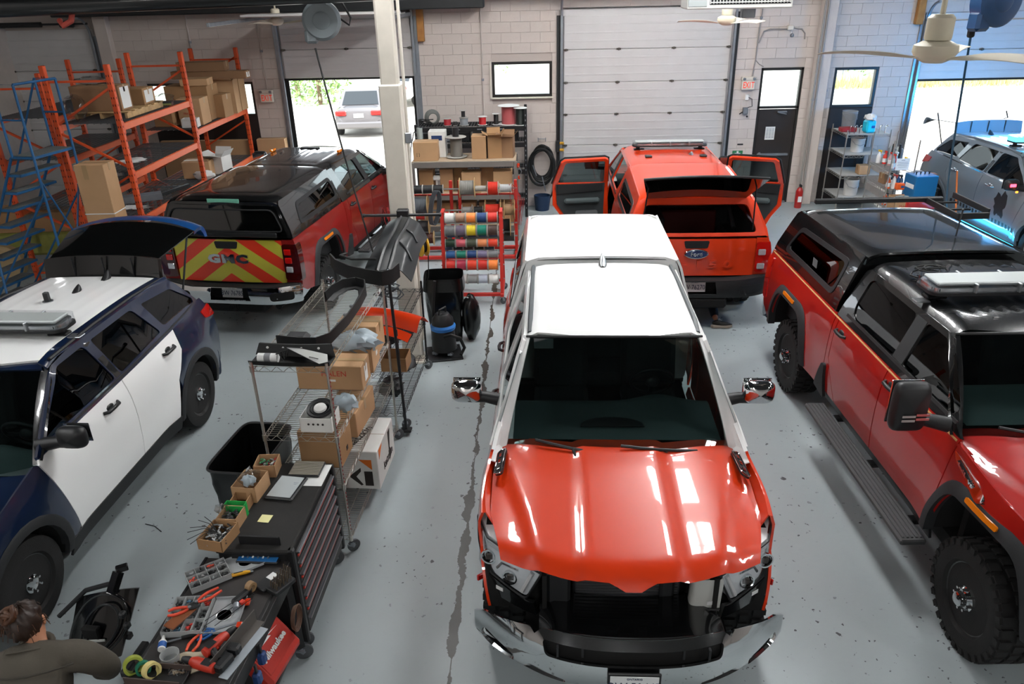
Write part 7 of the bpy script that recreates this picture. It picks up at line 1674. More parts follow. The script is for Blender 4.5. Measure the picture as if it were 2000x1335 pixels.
for i, (q, c, r, lb) in enumerate((((266, 1300), '8f9a38', .055, 'large yellow green tape roll standing at the bench corner'), ((283, 1302), '0f6a50', .042, 'teal green tape roll inside the larger rolls'), ((293, 1310), 'cbbd7c', .05, 'pale yellow masking tape roll at the bench corner'))):
 loc = (on((-2.35, 3.137, 0.94)), on((-2.29, 3.127, 0.94)), on((-2.229, 3.105, 0.94)))[i]
 MB().lathe([(r*.72, -.022), (r, -.022), (r, .022), (r*.72, .022)], (0, 0, 0), (.5+.5*(i == 2), -.7, .35), 26, closed=True).build('tape_roll', wmat(c), None, 40, lb, (loc[0], loc[1], zb_+r*.97), cat='tape')
t = thing('bench_tray', 'shallow dark tray at front edge of the workbench', 'tray', on((-2.19, 3.089, 0.905)), -.1); MB().box((0, 0, .01), (.34, .12, .02), b=.004).build('base', M_TC, t); MB().box((0, -.06, .03), (.34, .006, .06)).build('front_lip', mat('tray_brown', '4a3f3a', .6), t); MB().box((0, .06, .03), (.34, .006, .06)).build('rear_lip', mat('tray_brown', '4a3f3a', .6), t)
t = thing('shop_rag', 'folded cream shop rag under the cordless drill', 'rag', on((-2.049, 3.199, 0.905)), .2); 
b2 = MB().grid(lambda u, v: ((u-.5)*.2, (v-.5)*.16, .014+.008*math.sin(u*9+v*5)+.004*math.sin(v*17)), 12, 10); b = MB(); b.shell(b2.v, b2.f, .012, (0, 0, 1)); b.build('cloth', mat('rag_cream', 'a59a86', .9), t, 60)
t = thing('glue_bottle', 'small white bottle with a blue label lying left on the workbench', 'bottle', on((-2.268, 3.327, 0.92)), .3); MB().lathe([(0, 0), (.022, 0), (.024, .06), (.012, .08), (.008, .11), (0, .11)], (0, -.05, .024), (0, 1, .0), 16).build('bottle', M_WHITEP, t, 40); MB().lathe([(.0242, .01), (.0242, .05)], (0, -.05, .024), (0, 1, 0), 16).build('label_band', mat('label_blue', '1b4f93', .5), t, 40)
t = thing('clear_tub', 'clear plastic tub of small fittings near the tape rolls', 'tub', on((-2.171, 3.217, 0.905)), .15); MB().lathe([(0, .003), (.05, .003), (.055, .06), (.052, .06), (.048, .006), (0, .006)], n=20).build('tub', mat('clear_box_plastic', 'b9bcbc', .25, trans=.35), t, 40)
bits('fittings', 'heap of brown and grey fittings in front of the clear tub', on((-2.09, 3.151, 0.905)), 60, .008, ('4a3a2f', '5d5f60', '2a2a2a', '7a6a58'), (.06, .05, .02), 13, 'fittings')
for i, (a, b_) in enumerate((((-.18, -.02), (.16, .1)), ((-.16, -.05), (.17, .06)), ((-.1, -.08), (.15, .02)))):
 o = thing('cable_tie', 'thin dark cable tie across the second organiser lid, %s' % ('longest', 'middle', 'shortest')[i], 'cable tie', on((-1.955, 3.581, 0.905), .03), .55); MB().beam((a[0], a[1], 0), (b_[0], b_[1], .012), .004, .002).build('strap', M_TRIM, o); MB().box((b_[0], b_[1], .012), (.008, .008, .006)).build('head', M_TRIM, o)
t = thing('hex_key', 'long steel hex driver lying left of the side cutters', 'tool', on((-2.206, 3.373, 0.905)), -1.2); MB().cyl((0, -.07, .008), (0, .09, .008), .006, n=8).build('shaft', M_GALV, t); MB().cyl((0, .03, .01), (0, .12, .01), .011, n=10).build('handle', M_TRIM, t)
# beneath the bench
t = thing('tool_case', 'red tool case with white lettering on the shelf under the workbench', 'case', (-1.70, 3.66, .36), 0, rot=(0, math.radians(-38), -.20))
R2 = mat('case_red', 'a8261a', .45, bump=.05)
MB().box((0, 0, .18), (.12, .40, .34), b=.025).build('shell', R2, t); MB().box((.062, 0, .20), (.006, .33, .25), b=.02).build('raised_panel', R2, t); MB().box((0, 0, .365), (.05, .16, .03), b=.01).build('carry_handle', M_TRIM, t)
b = text_mb('Milwaukee', .062, depth=.003, bold=.002); b.xf(frame((.068, .0, .17), (0, 1, 0), (0, .25, 1))); b.build('case_lettering', M_LABEL, t, 0)
MB().panel([(-.10, .245), (.04, .235), (.02, .255), (.13, .24), (-.02, .27), (.0, .25)], lambda y, z: (.068, y, z+.0), sp=.3, th=.003, out=(1, 0, 0)).build('lightning_mark', M_LABEL, t)
for y in (-.11, .11): MB().box((.0, y, .352), (.08, .05, .02), b=.006).build('latch', M_TRIM, t)
t = thing('wire_coil', 'coil of brown wire hung under the workbench corner', 'wire', (-1.66, 3.86, .60))
for k in range(4): MB().tube([(.008*k, (.07+.005*k)*math.cos(a), (.08+.004*k)*math.sin(a)) for a in [2*PI*i/18 for i in range(18)]], .005, 5, closed=True).build('turn', mat('wire_brown', '5a4030', .6), t)
for k in range(3):
 t = thing('bar_clamp', 'blue bar clamp hung on the bench side, %s' % ('uppermost', 'middle', 'lowest')[k], 'clamp', (-1.725, 3.42-.11*k, .74-.05*k), -.055); MB().box((0, 0, -.03), (.05, .06, .09), b=.012).build('jaw', mat('clamp_blue', '1d3a6b', .5), t); MB().box((0, 0, .03), (.015, .02, .1), b=.003).build('bar', M_DARKSTEEL, t)
# ------------------------------------------------------------------ people
M_SKIN = mat('skin', 'b07a5c', .55); M_HAIR = mat('brown_hair', '2a1a11', .5, noise=.35, nscale=30); M_JACKET = mat('olive_jacket', '4a453c', .85, noise=.08, bump=.2, bscale=40); M_PANTS = mat('dark_trousers', '15181d', .85); M_SHOE = mat('boot_black', '131211', .6); M_SOLE = mat('sole_grey', '8a8075', .8)
def skin_mesh(name, verts, edges, radii, m, parent, sub=2, root=0, label=None):
 me = bpy.data.meshes.new(name); me.from_pydata([tuple(v) for v in verts], edges, []); o = bpy.data.objects.new(name, me); COL.objects.link(o)
 md = o.modifiers.new('skin', 'SKIN'); md.use_smooth_shade = True
 sv = me.skin_vertices[0].data
 for i, r in enumerate(radii): sv[i].radius = r if isinstance(r, tuple) else (r, r); sv[i].use_root = (i == root)
 ss = o.modifiers.new('sub', 'SUBSURF'); ss.levels = sub; ss.render_levels = sub
 dg = bpy.context.evaluated_depsgraph_get(); me2 = bpy.data.meshes.new_from_object(o.evaluated_get(dg)); me2.name = name
 bpy.data.objects.remove(o); bpy.data.meshes.remove(me); me2.materials.clear(); me2.materials.append(m); me2.polygons.foreach_set('use_smooth', [True]*len(me2.polygons))
 return put(name, me2, parent, label)
def hand_chain(V, E, R, wrist, d, up, curl, s, base):
 """palm and five fingers added to a skeleton lists; wrist index base"""
 d = Vector(d).normalized(); up = Vector(up).normalized(); side = d.cross(up).normalized()*s
 w = Vector(wrist); palm = len(V); V.append(w+d*.05); E.append((base, palm)); R.append((.034, .018))
 for k, (o, L) in enumerate(((-.027, .072), (-.009, .085), (.009, .080), (.026, .062))):
  a = len(V); p = w+d*.085+side*o; V.append(p); E.append((palm, a)); R.append(.0105)
  q = p+d*L*.42*math.cos(curl*.6)-up*L*.42*math.sin(curl*.6); V.append(q); E.append((a, a+1)); R.append(.0095)
  q2 = q+d*L*.33*math.cos(curl*1.5)-up*L*.33*math.sin(curl*1.5); V.append(q2); E.append((a+1, a+2)); R.append(.0088)
  q3 = q2+d*L*.25*math.cos(curl*2.2)-up*L*.25*math.sin(curl*2.2); V.append(q3); E.append((a+2, a+3)); R.append(.0078)
 a = len(V); p = w+d*.03-side*.03-up*.006; V.append(p); E.append((palm, a)); R.append(.012); q = p+d*.03-side*.022-up*.012; V.append(q); E.append((a, a+1)); R.append(.0105); V.append(q+d*.028-side*.004-up*.01); E.append((a+1, a+2)); R.append(.009)
# seated worker, seen from behind, local frame: +Y is where she faces
pr = thing('person', 'seated person with messy brown hair bun and olive grey jacket at bottom left', 'person', (-2.84, 2.80, 0), .25)
hipz = .50
V = [Vector((0, 0, hipz)), Vector((.01, .06, .66)), Vector((.03, .16, .84)), Vector((.05, .27, 1.02)), Vector((.05, .33, 1.09)), Vector((.04, .38, 1.14)), Vector((.02, .42, 1.20)), Vector((0, .44, 1.26))]
R = [(.14, .11), (.12, .09), (.13, .09), (.13, .085), (.07, .06), .05, (.072, .085), (.062, .072)]
E = [(i, i+1) for i in range(7)]
def limb(pts, rs, par):
 prev = par
 for p, r in zip(pts, rs): V.append(Vector(p)); R.append(r); E.append((prev, len(V)-1)); prev = len(V)-1
 return prev
arm_r = [(.24, .27, 1.04), (.37, .36, .83), (.32, .45, .70), (.16, .56, .64)]; arm_l = [(-.14, .28, 1.04), (-.27, .40, .82), (-.22, .48, .70), (-.08, .58, .64)]
e1 = limb(arm_r, [.055, .042, .038, .029], 3); e2 = limb(arm_l, [.055, .042, .038, .029], 3)
hand_chain(V, E, R, arm_r[-1], (-.4, .9, .05), (0, 0, 1), .5, 1, e1); hand_chain(V, E, R, arm_l[-1], (.4, .9, .0), (0, 0, 1), .5, -1, e2)
for s in (-1, 1): limb([(s*.10, .06, .50), (s*.14, .42, .52), (s*.14, .40, .28), (s*.14, .36, .10), (s*.145, .48, .045)], [.095, .062, .056, .042, (.042, .034)], 0)
body = skin_mesh('body', V, E, R, M_SKIN, pr)
jv = [Vector((0, -.01, .46)), Vector((.01, .05, .65)), Vector((.03, .15, .84)), Vector((.05, .25, 1.02)), Vector((.05, .31, 1.085)), Vector((.045, .35, 1.115)),
 Vector((.20, .27, 1.06)), Vector((.30, .29, 1.015)), Vector((.365, .36, .84)), Vector((.32, .46, .71)), Vector((.20, .54, .645)),
 Vector((-.10, .28, 1.06)), Vector((-.19, .30, 1.0)), Vector((-.285, .40, .82)), Vector((-.23, .49, .70)), Vector((-.12, .56, .645))]
jr = [(.195, .15), (.175, .14), (.185, .145), (.20, .125), (.12, .10), (.075, .07), (.10, .10), (.098, .095), (.078, .075), (.066, .066), (.052, .05), (.10, .10), (.098, .095), (.078, .075), (.066, .066), (.052, .05)]
skin_mesh('jacket', jv, [(0, 1), (1, 2), (2, 3), (3, 4), (4, 5), (3, 6), (6, 7), (7, 8), (8, 9), (9, 10), (3, 11), (11, 12), (12, 13), (13, 14), (14, 15)], jr, M_JACKET, pr)
cp = [(.045+.085*math.cos(a), .335+.07*math.sin(a), 1.115+.02*math.sin(a)) for a in [2*PI*i/20 for i in range(20)]]
MB().tube(cp, .018, 8, closed=True).build('jacket_collar', M_JACKET, pr, 60)
MB().tube([(-.14, .17, 1.085), (-.05, .14, 1.09), (.05, .13, 1.09), (.15, .14, 1.09), (.27, .19, 1.07)], .006, 6).build('jacket_seam', mat('jacket_seam', '3a362f', .9), pr)
pv = [Vector((0, 0, .49))]; prr = [(.165, .13)]; pe = []
for s in (-1, 1):
 k = len(pv); pv += [Vector((s*.10, .08, .50)), Vector((s*.14, .42, .525)), Vector((s*.14, .40, .28)), Vector((s*.14, .365, .12))]; prr += [.112, .078, .068, .058]; pe += [(0, k), (k, k+1), (k+1, k+2), (k+2, k+3)]
skin_mesh('trousers', pv, pe, prr, M_PANTS, pr)
for s in (-1, 1): skin_mesh('shoe', [Vector((s*.14, .34, .055)), Vector((s*.143, .43, .05)), Vector((s*.147, .53, .042))], [(0, 1), (1, 2)], [(.046, .05), (.048, .045), (.044, .036)], M_SHOE, pr)
# hair: shell of locks round the back of the head, and a loose bun
hc = Vector((-.005, .42, 1.235)); rr = random.Random(7)
m = MB()
def hair(u, v):
 a = u*2*PI; b = v*PI*.74; k = 1+.06*math.sin(a*9+3*math.sin(b*3))+.03*math.sin(a*17+b*5)
 x, y, z = math.sin(b)*math.cos(a), math.sin(b)*math.sin(a), math.cos(b)
 front = max(0, y)*max(0, .75-z); return (hc.x+.094*k*x*(1-.1*front), hc.y-.012+.108*k*y*(1-.32*front), hc.z+.012+.118*k*z+(.09*front if y > 0 else 0))
m.grid(hair, 40, 16); m.build('hair', M_HAIR, pr, 70)
m = MB(); bc = hc+Vector((-.035, -.065, .115))
for k in range(14):
 a0 = rr.uniform(0, 6.28); t_ = rr.uniform(-.9, .9); r_ = .036+rr.uniform(-.008, .012); N = Vector((rr.uniform(-1, 1), rr.uniform(-1, 1), rr.uniform(-.4, 1))).normalized(); u_, w_, _ = basis(N)
 m.tube([bc+u_*(r_*math.cos(a0+q*.45))+w_*(r_*math.sin(a0+q*.45))+N*(.01*math.sin(q)) for q in range(12)], [.006+.008*math.sin(PI*q/11) for q in range(12)], 6)
m.build('hair_bun', mat('brown_hair_light', '4a2d1b', .5, noise=.3, nscale=30), pr, 60)
m = MB()
for k in range(22):
 a = rr.uniform(2.6, 6.8); p = hc+Vector((.09*math.cos(a), .10*math.sin(a)-.01, rr.uniform(-.02, .08))); d = Vector((math.cos(a), math.sin(a), rr.uniform(-.6, .7)))*.035
 m.tube([p, p+d*.6+Vector((0, 0, .01)), p+d+Vector((0, 0, -.03))], .0022, 4)
m.build('stray_hair', mat('brown_hair_light', '4a2d1b', .5), pr, 60, kind='stuff')
for s in (-1, 1):
 e = MB(); e.sph((0, 0, 0), .03, 12, 8, (.35, .75, 1.15)); e.xf(Matrix.Translation((hc.x+s*.087, hc.y+.012, hc.z-.02)) @ Matrix.Rotation(s*.35, 4, 'Z')); e.build('ear', M_SKIN, pr, 60)
 MB().sph((hc.x+s*.031, hc.y+.108, hc.z-.005), .012, 10, 6).build('eye', M_LABEL, pr, 60); MB().sph((hc.x+s*.031, hc.y+.118, hc.z-.005), .005, 8, 6).build('iris', M_HAIR, pr, 60)
 MB().tube([(hc.x+s*.012, hc.y+.118, hc.z+.018), (hc.x+s*.032, hc.y+.118, hc.z+.024), (hc.x+s*.05, hc.y+.107, hc.z+.018)], .004, 6).build('eyebrow', M_HAIR, pr, 60)
MB().tube([(hc.x, hc.y+.112, hc.z+.0), (hc.x, hc.y+.125, hc.z-.025), (hc.x, hc.y+.128, hc.z-.038)], [.007, .010, .012], 8).sph((hc.x, hc.y+.124, hc.z-.038), .014, 10, 6, (1.2, 1, .8)).build('nose', M_SKIN, pr, 60)
MB().tube([(hc.x-.022, hc.y+.108, hc.z-.066), (hc.x, hc.y+.116, hc.z-.064), (hc.x+.022, hc.y+.108, hc.z-.066)], [.003, .006, .003], 6).build('mouth', mat('lips', '8d4a40', .5), pr, 60)
# her blue chair
t = thing('work_chair', 'blue padded chair with a bright steel arm under the seated person', 'chair', (-2.84, 2.80, 0), .25)
M_CHB = mat('chair_blue', '10305a', .6)
MB().box((0, .10, .375), (.46, .46, .07), b=.03).build('seat', M_CHB, t); MB().box((0, -.24, .72), (.46, .06, .34), b=.03).build('backrest', M_CHB, t)
for s in (-1, 1):
 MB().tube([(s*.26, -.22, .45), (s*.30, -.16, .66), (s*.30, .16, .66), (s*.27, .24, .42), (s*.26, .26, .02)], .016, 10).build('arm_frame', M_CHROME, t, 60); MB().tube([(s*.24, -.24, .88), (s*.25, -.24, .4), (s*.25, -.26, .02)], .016, 10).build('rear_leg', M_CHROME, t, 60); MB().box((s*.30, .0, .68), (.06, .30, .04), b=.015).build('armrest', M_CHB, t)
# black bumper housing she is working on, propped on a low trestle
t = thing('lamp_housing', 'glossy black bumper lamp housing propped before the seated person', 'car part', (-3.17, 3.97, .02), -.10)
M_GB = mat('gloss_black_part', '0d0e0f', .2, coat=.6)
def lh(u, v):
 a = u*2-1; b = v*2-1; return (a*.26+.05*b, .12*b+.04*a*a, .36+.24*b+.10*a-.03*a*b-.05*a*a)
b2 = MB().grid(lh, 20, 12); b = MB(); b.shell(b2.v, b2.f, .02, (.3, -1, .4)); b.build('panel', M_GB, t, 50)
MB().tube([lh(.5+.5*math.cos(q)*.95, .5+.5*math.sin(q)*.95) for q in [2*PI*i/36 for i in range(36)]], .014, 8, closed=True).build('rim', M_GB, t, 60)
m = MB(); m.tube([tuple(Vector(lh(.6+.28*math.cos(q), .5+.34*math.sin(q)))+Vector((.005, -.03, .01))) for q in [2*PI*i/28 for i in range(28)]], .009, 8, closed=True); m.build('lamp_bowl', M_GLIN, t, 60)
p = Vector(lh(.5, .5)); MB().box((p.x, p.y-.03, p.z), (.13, .05, .10), b=.01).build('lamp_recess', M_UNDER, t); MB().box((p.x+.03, p.y-.06, p.z-.05), (.14, .012, .02), rz=.2, b=.003).build('white_strip', M_WHITEP, t)
MB().beam((.14, .10, .62), (.17, .18, .74), .06, .05).box((.19, .2, .76), (.08, .04, .05), rz=.6, b=.006).build('mount_tab', M_GB, t)
for q in ((.24, .5), (.25, .40), (.24, .30)): MB().box((q[0], .02, q[1]), (.04, .05, .05), b=.01).build('clip_tower', M_TRIM, t)
MB().tube([(-.30, .05, .40), (-.12, .16, .56), (.14, .16, .66)], .018, 8).build('wire_loom', M_TRIM, t)
for s in (-.2, .2): MB().box((s, .05, .03), (.06, .3, .06), b=.01).build('foot_block', M_TRIM, t)
# mechanic lying under the orange pickup
p2 = thing('person', 'person lying under the orange pickup with only dark trousers and shoe showing', 'person', (2.50, 9.92, 0), math.radians(8))
V = [Vector((0, 1.0, .17)), Vector((0, 1.18, .17)), Vector((0, 1.38, .17)), Vector((0, 1.50, .17)), Vector((0, 1.60, .18)), Vector((0, 1.70, .19))]; R = [(.14, .11), (.13, .10), (.15, .105), (.08, .07), (.07, .085), (.06, .07)]; E = [(i, i+1) for i in range(5)]
limb([(.10, .90, .16), (.16, .50, .30), (.14, .20, .14), (.12, .06, .09)], [.092, .062, .050, .04], 0); limb([(-.10, .90, .16), (-.14, .52, .16), (-.16, .30, .12), (-.17, .22, .10)], [.092, .062, .052, .04], 0)
e1 = limb([(.2, 1.4, .17), (.30, 1.18, .18), (.26, .98, .24)], [.055, .045, .03], 2); e2 = limb([(-.2, 1.4, .17), (-.30, 1.18, .18), (-.26, .98, .24)], [.055, .045, .03], 2)
hand_chain(V, E, R, V[e1], (-.2, -.4, .8), (0, -1, -.3), .4, 1, e1); hand_chain(V, E, R, V[e2], (.2, -.4, .8), (0, -1, -.3), .4, -1, e2)
skin_mesh('body', V, E, R, M_SKIN, p2)
skin_mesh('trousers', [Vector((0, .98, .17)), Vector((.10, .88, .165)), Vector((.16, .50, .30)), Vector((.14, .20, .15)), Vector((.125, .10, .10)), Vector((-.10, .88, .165)), Vector((-.14, .52, .16)), Vector((-.16, .32, .12))], [(0, 1), (1, 2), (2, 3), (3, 4), (0, 5), (5, 6), (6, 7)], [(.155, .12), .11, .08, .066, .058, .11, .078, .064], mat('navy_trousers', '1a222c', .85), p2)
skin_mesh('shirt', [Vector((0, 1.02, .17)), Vector((0, 1.20, .17)), Vector((0, 1.38, .17)), Vector((.2, 1.4, .17)), Vector((.29, 1.2, .18)), Vector((-.2, 1.4, .17)), Vector((-.29, 1.2, .18))], [(0, 1), (1, 2), (2, 3), (3, 4), (2, 5), (5, 6)], [(.16, .125), (.15, .115), (.165, .115), .07, .058, .07, .058], M_PANTS, p2)
m = MB()
def shoe(u, v):
 a = u*2*PI; L = .29*v; w = .038+.012*math.sin(PI*min(1, v*1.1)); h = .10-.045*v if v > .35 else .105; k = math.sin(PI*min(max(v, .03), .97))**.35
 return (.12+.10*0+L*.92-.06, .02+w*k*math.cos(a)-.05*v, .012+h*.5+h*.5*k*math.sin(a))
m.grid(shoe, 20, 14); s1 = m.build('shoe', M_SHOE, p2, 60)
MB().panel([(.03, .0), (.09, .055), (.2, .045), (.31, .0), (.33, -.045), (.27, -.085), (.16, -.06), (.05, -.045)], lambda x, y: (x, y, .012), sp=.06, th=.03, out=(0, -1, -.2)).build('sole', M_SOLE, s1)
MB().tube([(.13, -.02, .12), (.15, .02, .125), (.17, -.02, .11), (.19, .01, .105)], .004, 5).build('laces', M_LABEL, s1)
# ------------------------------------------------------------------ supply shelves by the right door
rs = thing('wire_shelving', 'chrome supply shelving against the dark panel below the right window', 'shelving', (6.72, 15.55, 0), 0)
wire_shelving(rs, .86, .80, (.35, .80, 1.22, 1.62), 1.72, M_CHW, .05, 0, False)
rs2 = thing('wire_shelving', 'nearer chrome supply shelving crowded with spray bottles', 'shelving', (6.98, 14.45, 0), 0)
wire_shelving(rs2, .46, .92, (.45, .78, 1.12), 1.72, M_CHW, .05, 0, False)
for z in (.36, .81, 1.23, 1.63): MB().box((0, .40, z-.0), (.84, .78, .006)).build('shelf_liner', mat('shelf_liner', 'a8a8a4', .6), rs)
def bucket(label, loc, r, h, m, band=None):
 t = thing('bucket', label, 'bucket', loc); MB().lathe([(0, .0), (r*.86, 0), (r*.97, h*.84), (r, h*.86), (r, h*.92), (r*.97, h*.93), (r*1.02, h), (r*.96, h), (r*.82, .02), (0, .02)], n=26).build('pail', m, t, 35); MB().tube([(-r, 0, h*.88), (-r*.7, -r*.9, h*.6), (0, -r*1.1, h*.52), (r*.7, -r*.9, h*.6), (r, 0, h*.88)], .005, 6).build('bail_handle', M_GALV, t); return t
M_PAIL = mat('pail_white', 'b9b8b4', .5)
bucket('grey white pail on the shelf top under the right window', (6.52, 16.15, 1.64), .15, .36, mat('pail_grey', '7d8288', .5))
t = thing('wipes_tub', 'bright cyan square tub stuffed with white tissue on the shelf top', 'tub', (6.78, 15.75, 1.64), .1)
m = MB(); m.box((0, 0, .12), (.2, .2, .24), b=.03); m.build('tub', mat('tub_cyan', '1fb9d6', .35), t); crumple(.11, 111, (1, 1, .6), 14, 9, .4).build('tissue', M_LABEL, t, 60).location = (0, 0, .22); MB().box((.03, -.102, .12), (.07, .004, .05)).build('label', mat('label_blue', '1b4f93', .5), t)
for i, x in enumerate((6.36, 6.45, 6.55, 6.94, 7.05)):
 t = thing('hook', 'bent chrome hook standing on the shelf top, %s from left' % ords[i], 'hook', (x, 15.62, 1.63)); MB().tube([(0, 0, 0), (0, 0, .13), (.015, 0, .17), (.04, 0, .17), (.05, 0, .14)], .008, 6).build('hook', M_CHROME, t, 60)
MB().box((0, 0, .04), (.3, .2, .08), b=.01).build('red_case', wmat('8d1f24'), None, label='dark red flat case at left on the shelf top', loc=(6.42, 15.9, 1.64), cat='case')
bucket('white pail on the second shelf beside the dark panel', (6.65, 15.85, 1.24), .14, .28, M_PAIL)
carton('small white topped carton on the third shelf by the dark panel', (6.78, 15.7, .82), (.22, .2, .18), 0, 2)
bucket('white lidded bucket on the lowest shelf by the dark panel', (6.62, 15.75, .37), .15, .34, M_PAIL)
crumple(.12, 121, (1.2, .9, .5), 14, 9, .4).build('blue_rag', mat('blue_film', '1f7fae', .4), None, 60, 'light blue rag heap on the floor below the supply shelves', (6.75, 15.1, 0), cat='rag')
crumple(.16, 123, (1.3, .9, .6), 14, 9, .4).build('paper_bag', M_KRAFT[2], None, 60, 'crumpled brown paper bag on the floor left of supply shelves', (6.25, 15.2, 0), cat='bag')
M_TR = mat('trigger_red', 'bf2a1e', .4)
def spray(label, loc, body, trig, h=.24, r=.04, tilt=0.):
 t = thing('spray_bottle', label, 'bottle', loc, random.Random(label).uniform(-1, 1)); 
 if tilt: t.rotation_euler = (tilt*.3, tilt, t.rotation_euler[2])
 MB().lathe([(0, 0), (r, 0), (r*1.02, h*.5), (r*.8, h*.7), (r*.35, h*.82), (r*.33, h*.9), (0, h*.9)], n=16).build('bottle', body, t, 40); MB().box((0, -.012, h*.98), (.03, .09, .035), b=.008).build('trigger_head', trig, t); MB().beam((0, -.035, h*.93), (0, -.045, h*.78), .012, .01).build('trigger', trig, t); MB().lathe([(r*1.03, h*.14), (r*1.04, h*.46)], n=16).build('label_band', M_LABEL, t, 40); return t
M_CLB = mat('bottle_clear', 'aeb6b5', .25, trans=.3); M_YT = wmat('d5a81f'); Mo = wmat('d5571c'); Mb = wmat('0f4f86')
bl = [('white spray bottle with yellow trigger at the shelf end', 6.88, 15.3, 1.13+.13, M_LABEL, M_YT), ('red spray bottle leaning beside the yellow trigger bottle', 6.96, 15.2, 1.26, M_TR, M_TR), ('clear spray bottle with a grey trigger on the near shelf', 7.06, 15.25, 1.26, M_CLB, M_TRIM), ('second clear spray bottle on the near shelf', 7.12, 15.1, 1.26, M_CLB, M_LABEL), ('pale pink spray bottle on the near shelf', 7.0, 15.05, 1.26, wmat('b98f8c'), M_TR)]
zr = 1.126
bl = [(a, x, y-.0, zr, b_, c) for a, x, y, z, b_, c in bl]
for a, x, y, z, b_, c in bl: spray(a, (x, y, z), b_, c)
bl2 = [('clear spray bottle with red and yellow trigger in front of shelf', 6.86, 14.62, 1.126, M_CLB, M_TR, .3), ('red and yellow spray bottle tipped on the near shelf', 6.95, 14.75, 1.126, M_TR, M_YT, .26), ('yellow trigger bottle with amber liquid on the near shelf', 7.08, 14.6, 1.126, wmat('a8742c'), M_YT, .24), ('orange bottle with white label on the middle near shelf', 6.84, 14.6, .786, Mo, M_LABEL, .24), ('white bottle with red cap on the middle near shelf', 6.93, 14.58, .786, M_LABEL, M_TR, .26), ('dark blue bottle on the middle near shelf', 7.02, 14.6, .786, Mb, M_TRIM, .25), ('black trigger bottle at back of the middle near shelf', 6.98, 14.85, .786, M_TRIM, M_TRIM, .24), ('silver bottle at right on the middle near shelf', 7.12, 14.7, .786, M_GALV, M_TRIM, .22), ('orange bottle lower left on the near shelving', 6.84, 14.62, .456, Mo, M_TRIM, .24), ('green capped bottle lower on the near shelving', 6.93, 14.8, .456, M_LABEL, wmat('1f6b3a'), .24)]
for a, x, y, z, b_, c, h in bl2: spray(a, (x, y, z), b_, c, h)
carton('brown cardboard box tied to the near shelving among bottles', (6.98, 15.02, .786), (.22, .2, .2), .1, 3)
carton('open brown carton of clear cups at front of the near shelving', (6.98, 14.26, .455), (.36, .3, .26), .0, 0, opened=1, ink=[('FRAGILE', 'f', .1, .4, .06, M_INKRED)])
for i in range(3): MB().lathe([(0, 0), (.035, 0), (.045, .13), (.042, .13), (.033, .006), (0, .006)], n=16).build('clear_cup', M_CLB, None, 40, '%s clear cup standing in the open brown carton' % ('left', 'middle', 'right')[i], (6.90+.08*i, 14.26+.03*(i % 2), .585), cat='cup')
t = thing('orange_box', 'orange box with a dark mark behind the open carton of cups', 'box', (7.05, 14.5, .786)); MB().box((0, 0, .06), (.22, .1, .12), b=.01).build('body', Mo, t); MB().box((0, -.052, .06), (.06, .004, .04), b=.002).build('mark', Mb, t)
t = thing('warning_sheet', 'white printed sheet hung on the near supply shelving', 'notice', (6.95, 14.42, 1.28), .08); MB().box((0, 0, 0), (.26, .004, .22)).build('sheet', M_LABEL, t); MB().box((0, -.003, .075), (.07, .002, .012)).build('heading', mat('grey_ink', '8a9096', .8), t)
for k in range(4): MB().box((.01*(k % 2), -.003, .04-.03*k), (.2-.03*(k == 3), .002, .008)).build('text_line', mat('grey_ink', '8a9096', .8), t)
t = thing('coolant_machine', 'blue service machine with knobs standing on the red cabinet', 'machine', (7.32, 14.35, .665), .12); MB().box((0, 0, .22), (.44, .38, .44), b=.012).build('cabinet', mat('machine_blue', '0f5c8c', .45), t); MB().box((-.222, -.02, .24), (.006, .26, .08), b=.002).build('label', M_LABEL, t)
MB().box((0, -.192, .03), (.40, .006, .04), b=.002).build('vent', M_TRIM, t)
for i in range(4): MB().cyl((-.12+.085*i, .0, .44), (-.12+.085*i, 0, .48), .012, n=8).box((-.12+.085*i, 0, .485), (.05, .015, .012), b=.004).build('valve_knob', M_TRIM, t)
t = thing('roller_cabinet', 'low red roller cabinet under the blue service machine', 'cabinet', (7.30, 14.32, 0), .05); MB().box((0, 0, .37), (.62, .46, .58), b=.012).build('body', mat('cabinet_red', 'a3231a', .4, coat=.4), t)
for k in range(3): MB().box((0, -.235, .20+.18*k), (.56, .016, .16), b=.005).build('drawer', mat('cabinet_red', 'a3231a', .4, coat=.4), t)
for sx in (-1, 1):
 for sy in (-1, 1): caster(t, sx*.25, sy*.17, .09, .04)
for i, (lb, x, y, c, h) in enumerate((('grey round canister behind the blue machine', 7.42, 14.72, '6d6662', .3), ('white house shaped carton behind the blue machine', 7.56, 14.6, 'b9b4ae', .24), ('dull red carton at right behind the blue machine', 7.68, 14.66, '8a6a66', .26))):
 if i == 0: MB().lathe([(0, 0), (.12, 0), (.12, h*.9), (.06, h), (0, h)], n=20).build('canister', wmat(c), None, 40, lb, (x, y, .79), cat='canister')
 else: MB().box((0, 0, h/2), (.11, .11, h), b=.006).build('carton_pack', wmat(c), None, 40, lb, (x, y, .79), cat='carton')
t = thing('side_stand', 'dark stand holding canisters behind the blue machine', 'stand', (7.55, 14.66, 0)); MB().box((0, 0, .77), (.5, .32, .03), b=.006).build('top', M_TRIM, t)
for sx in (-.22, .22):
 for sy in (-.13, .13): MB().cyl((sx, sy, 0), (sx, sy, .76), .014, n=8).build('leg', M_TRIM, t)
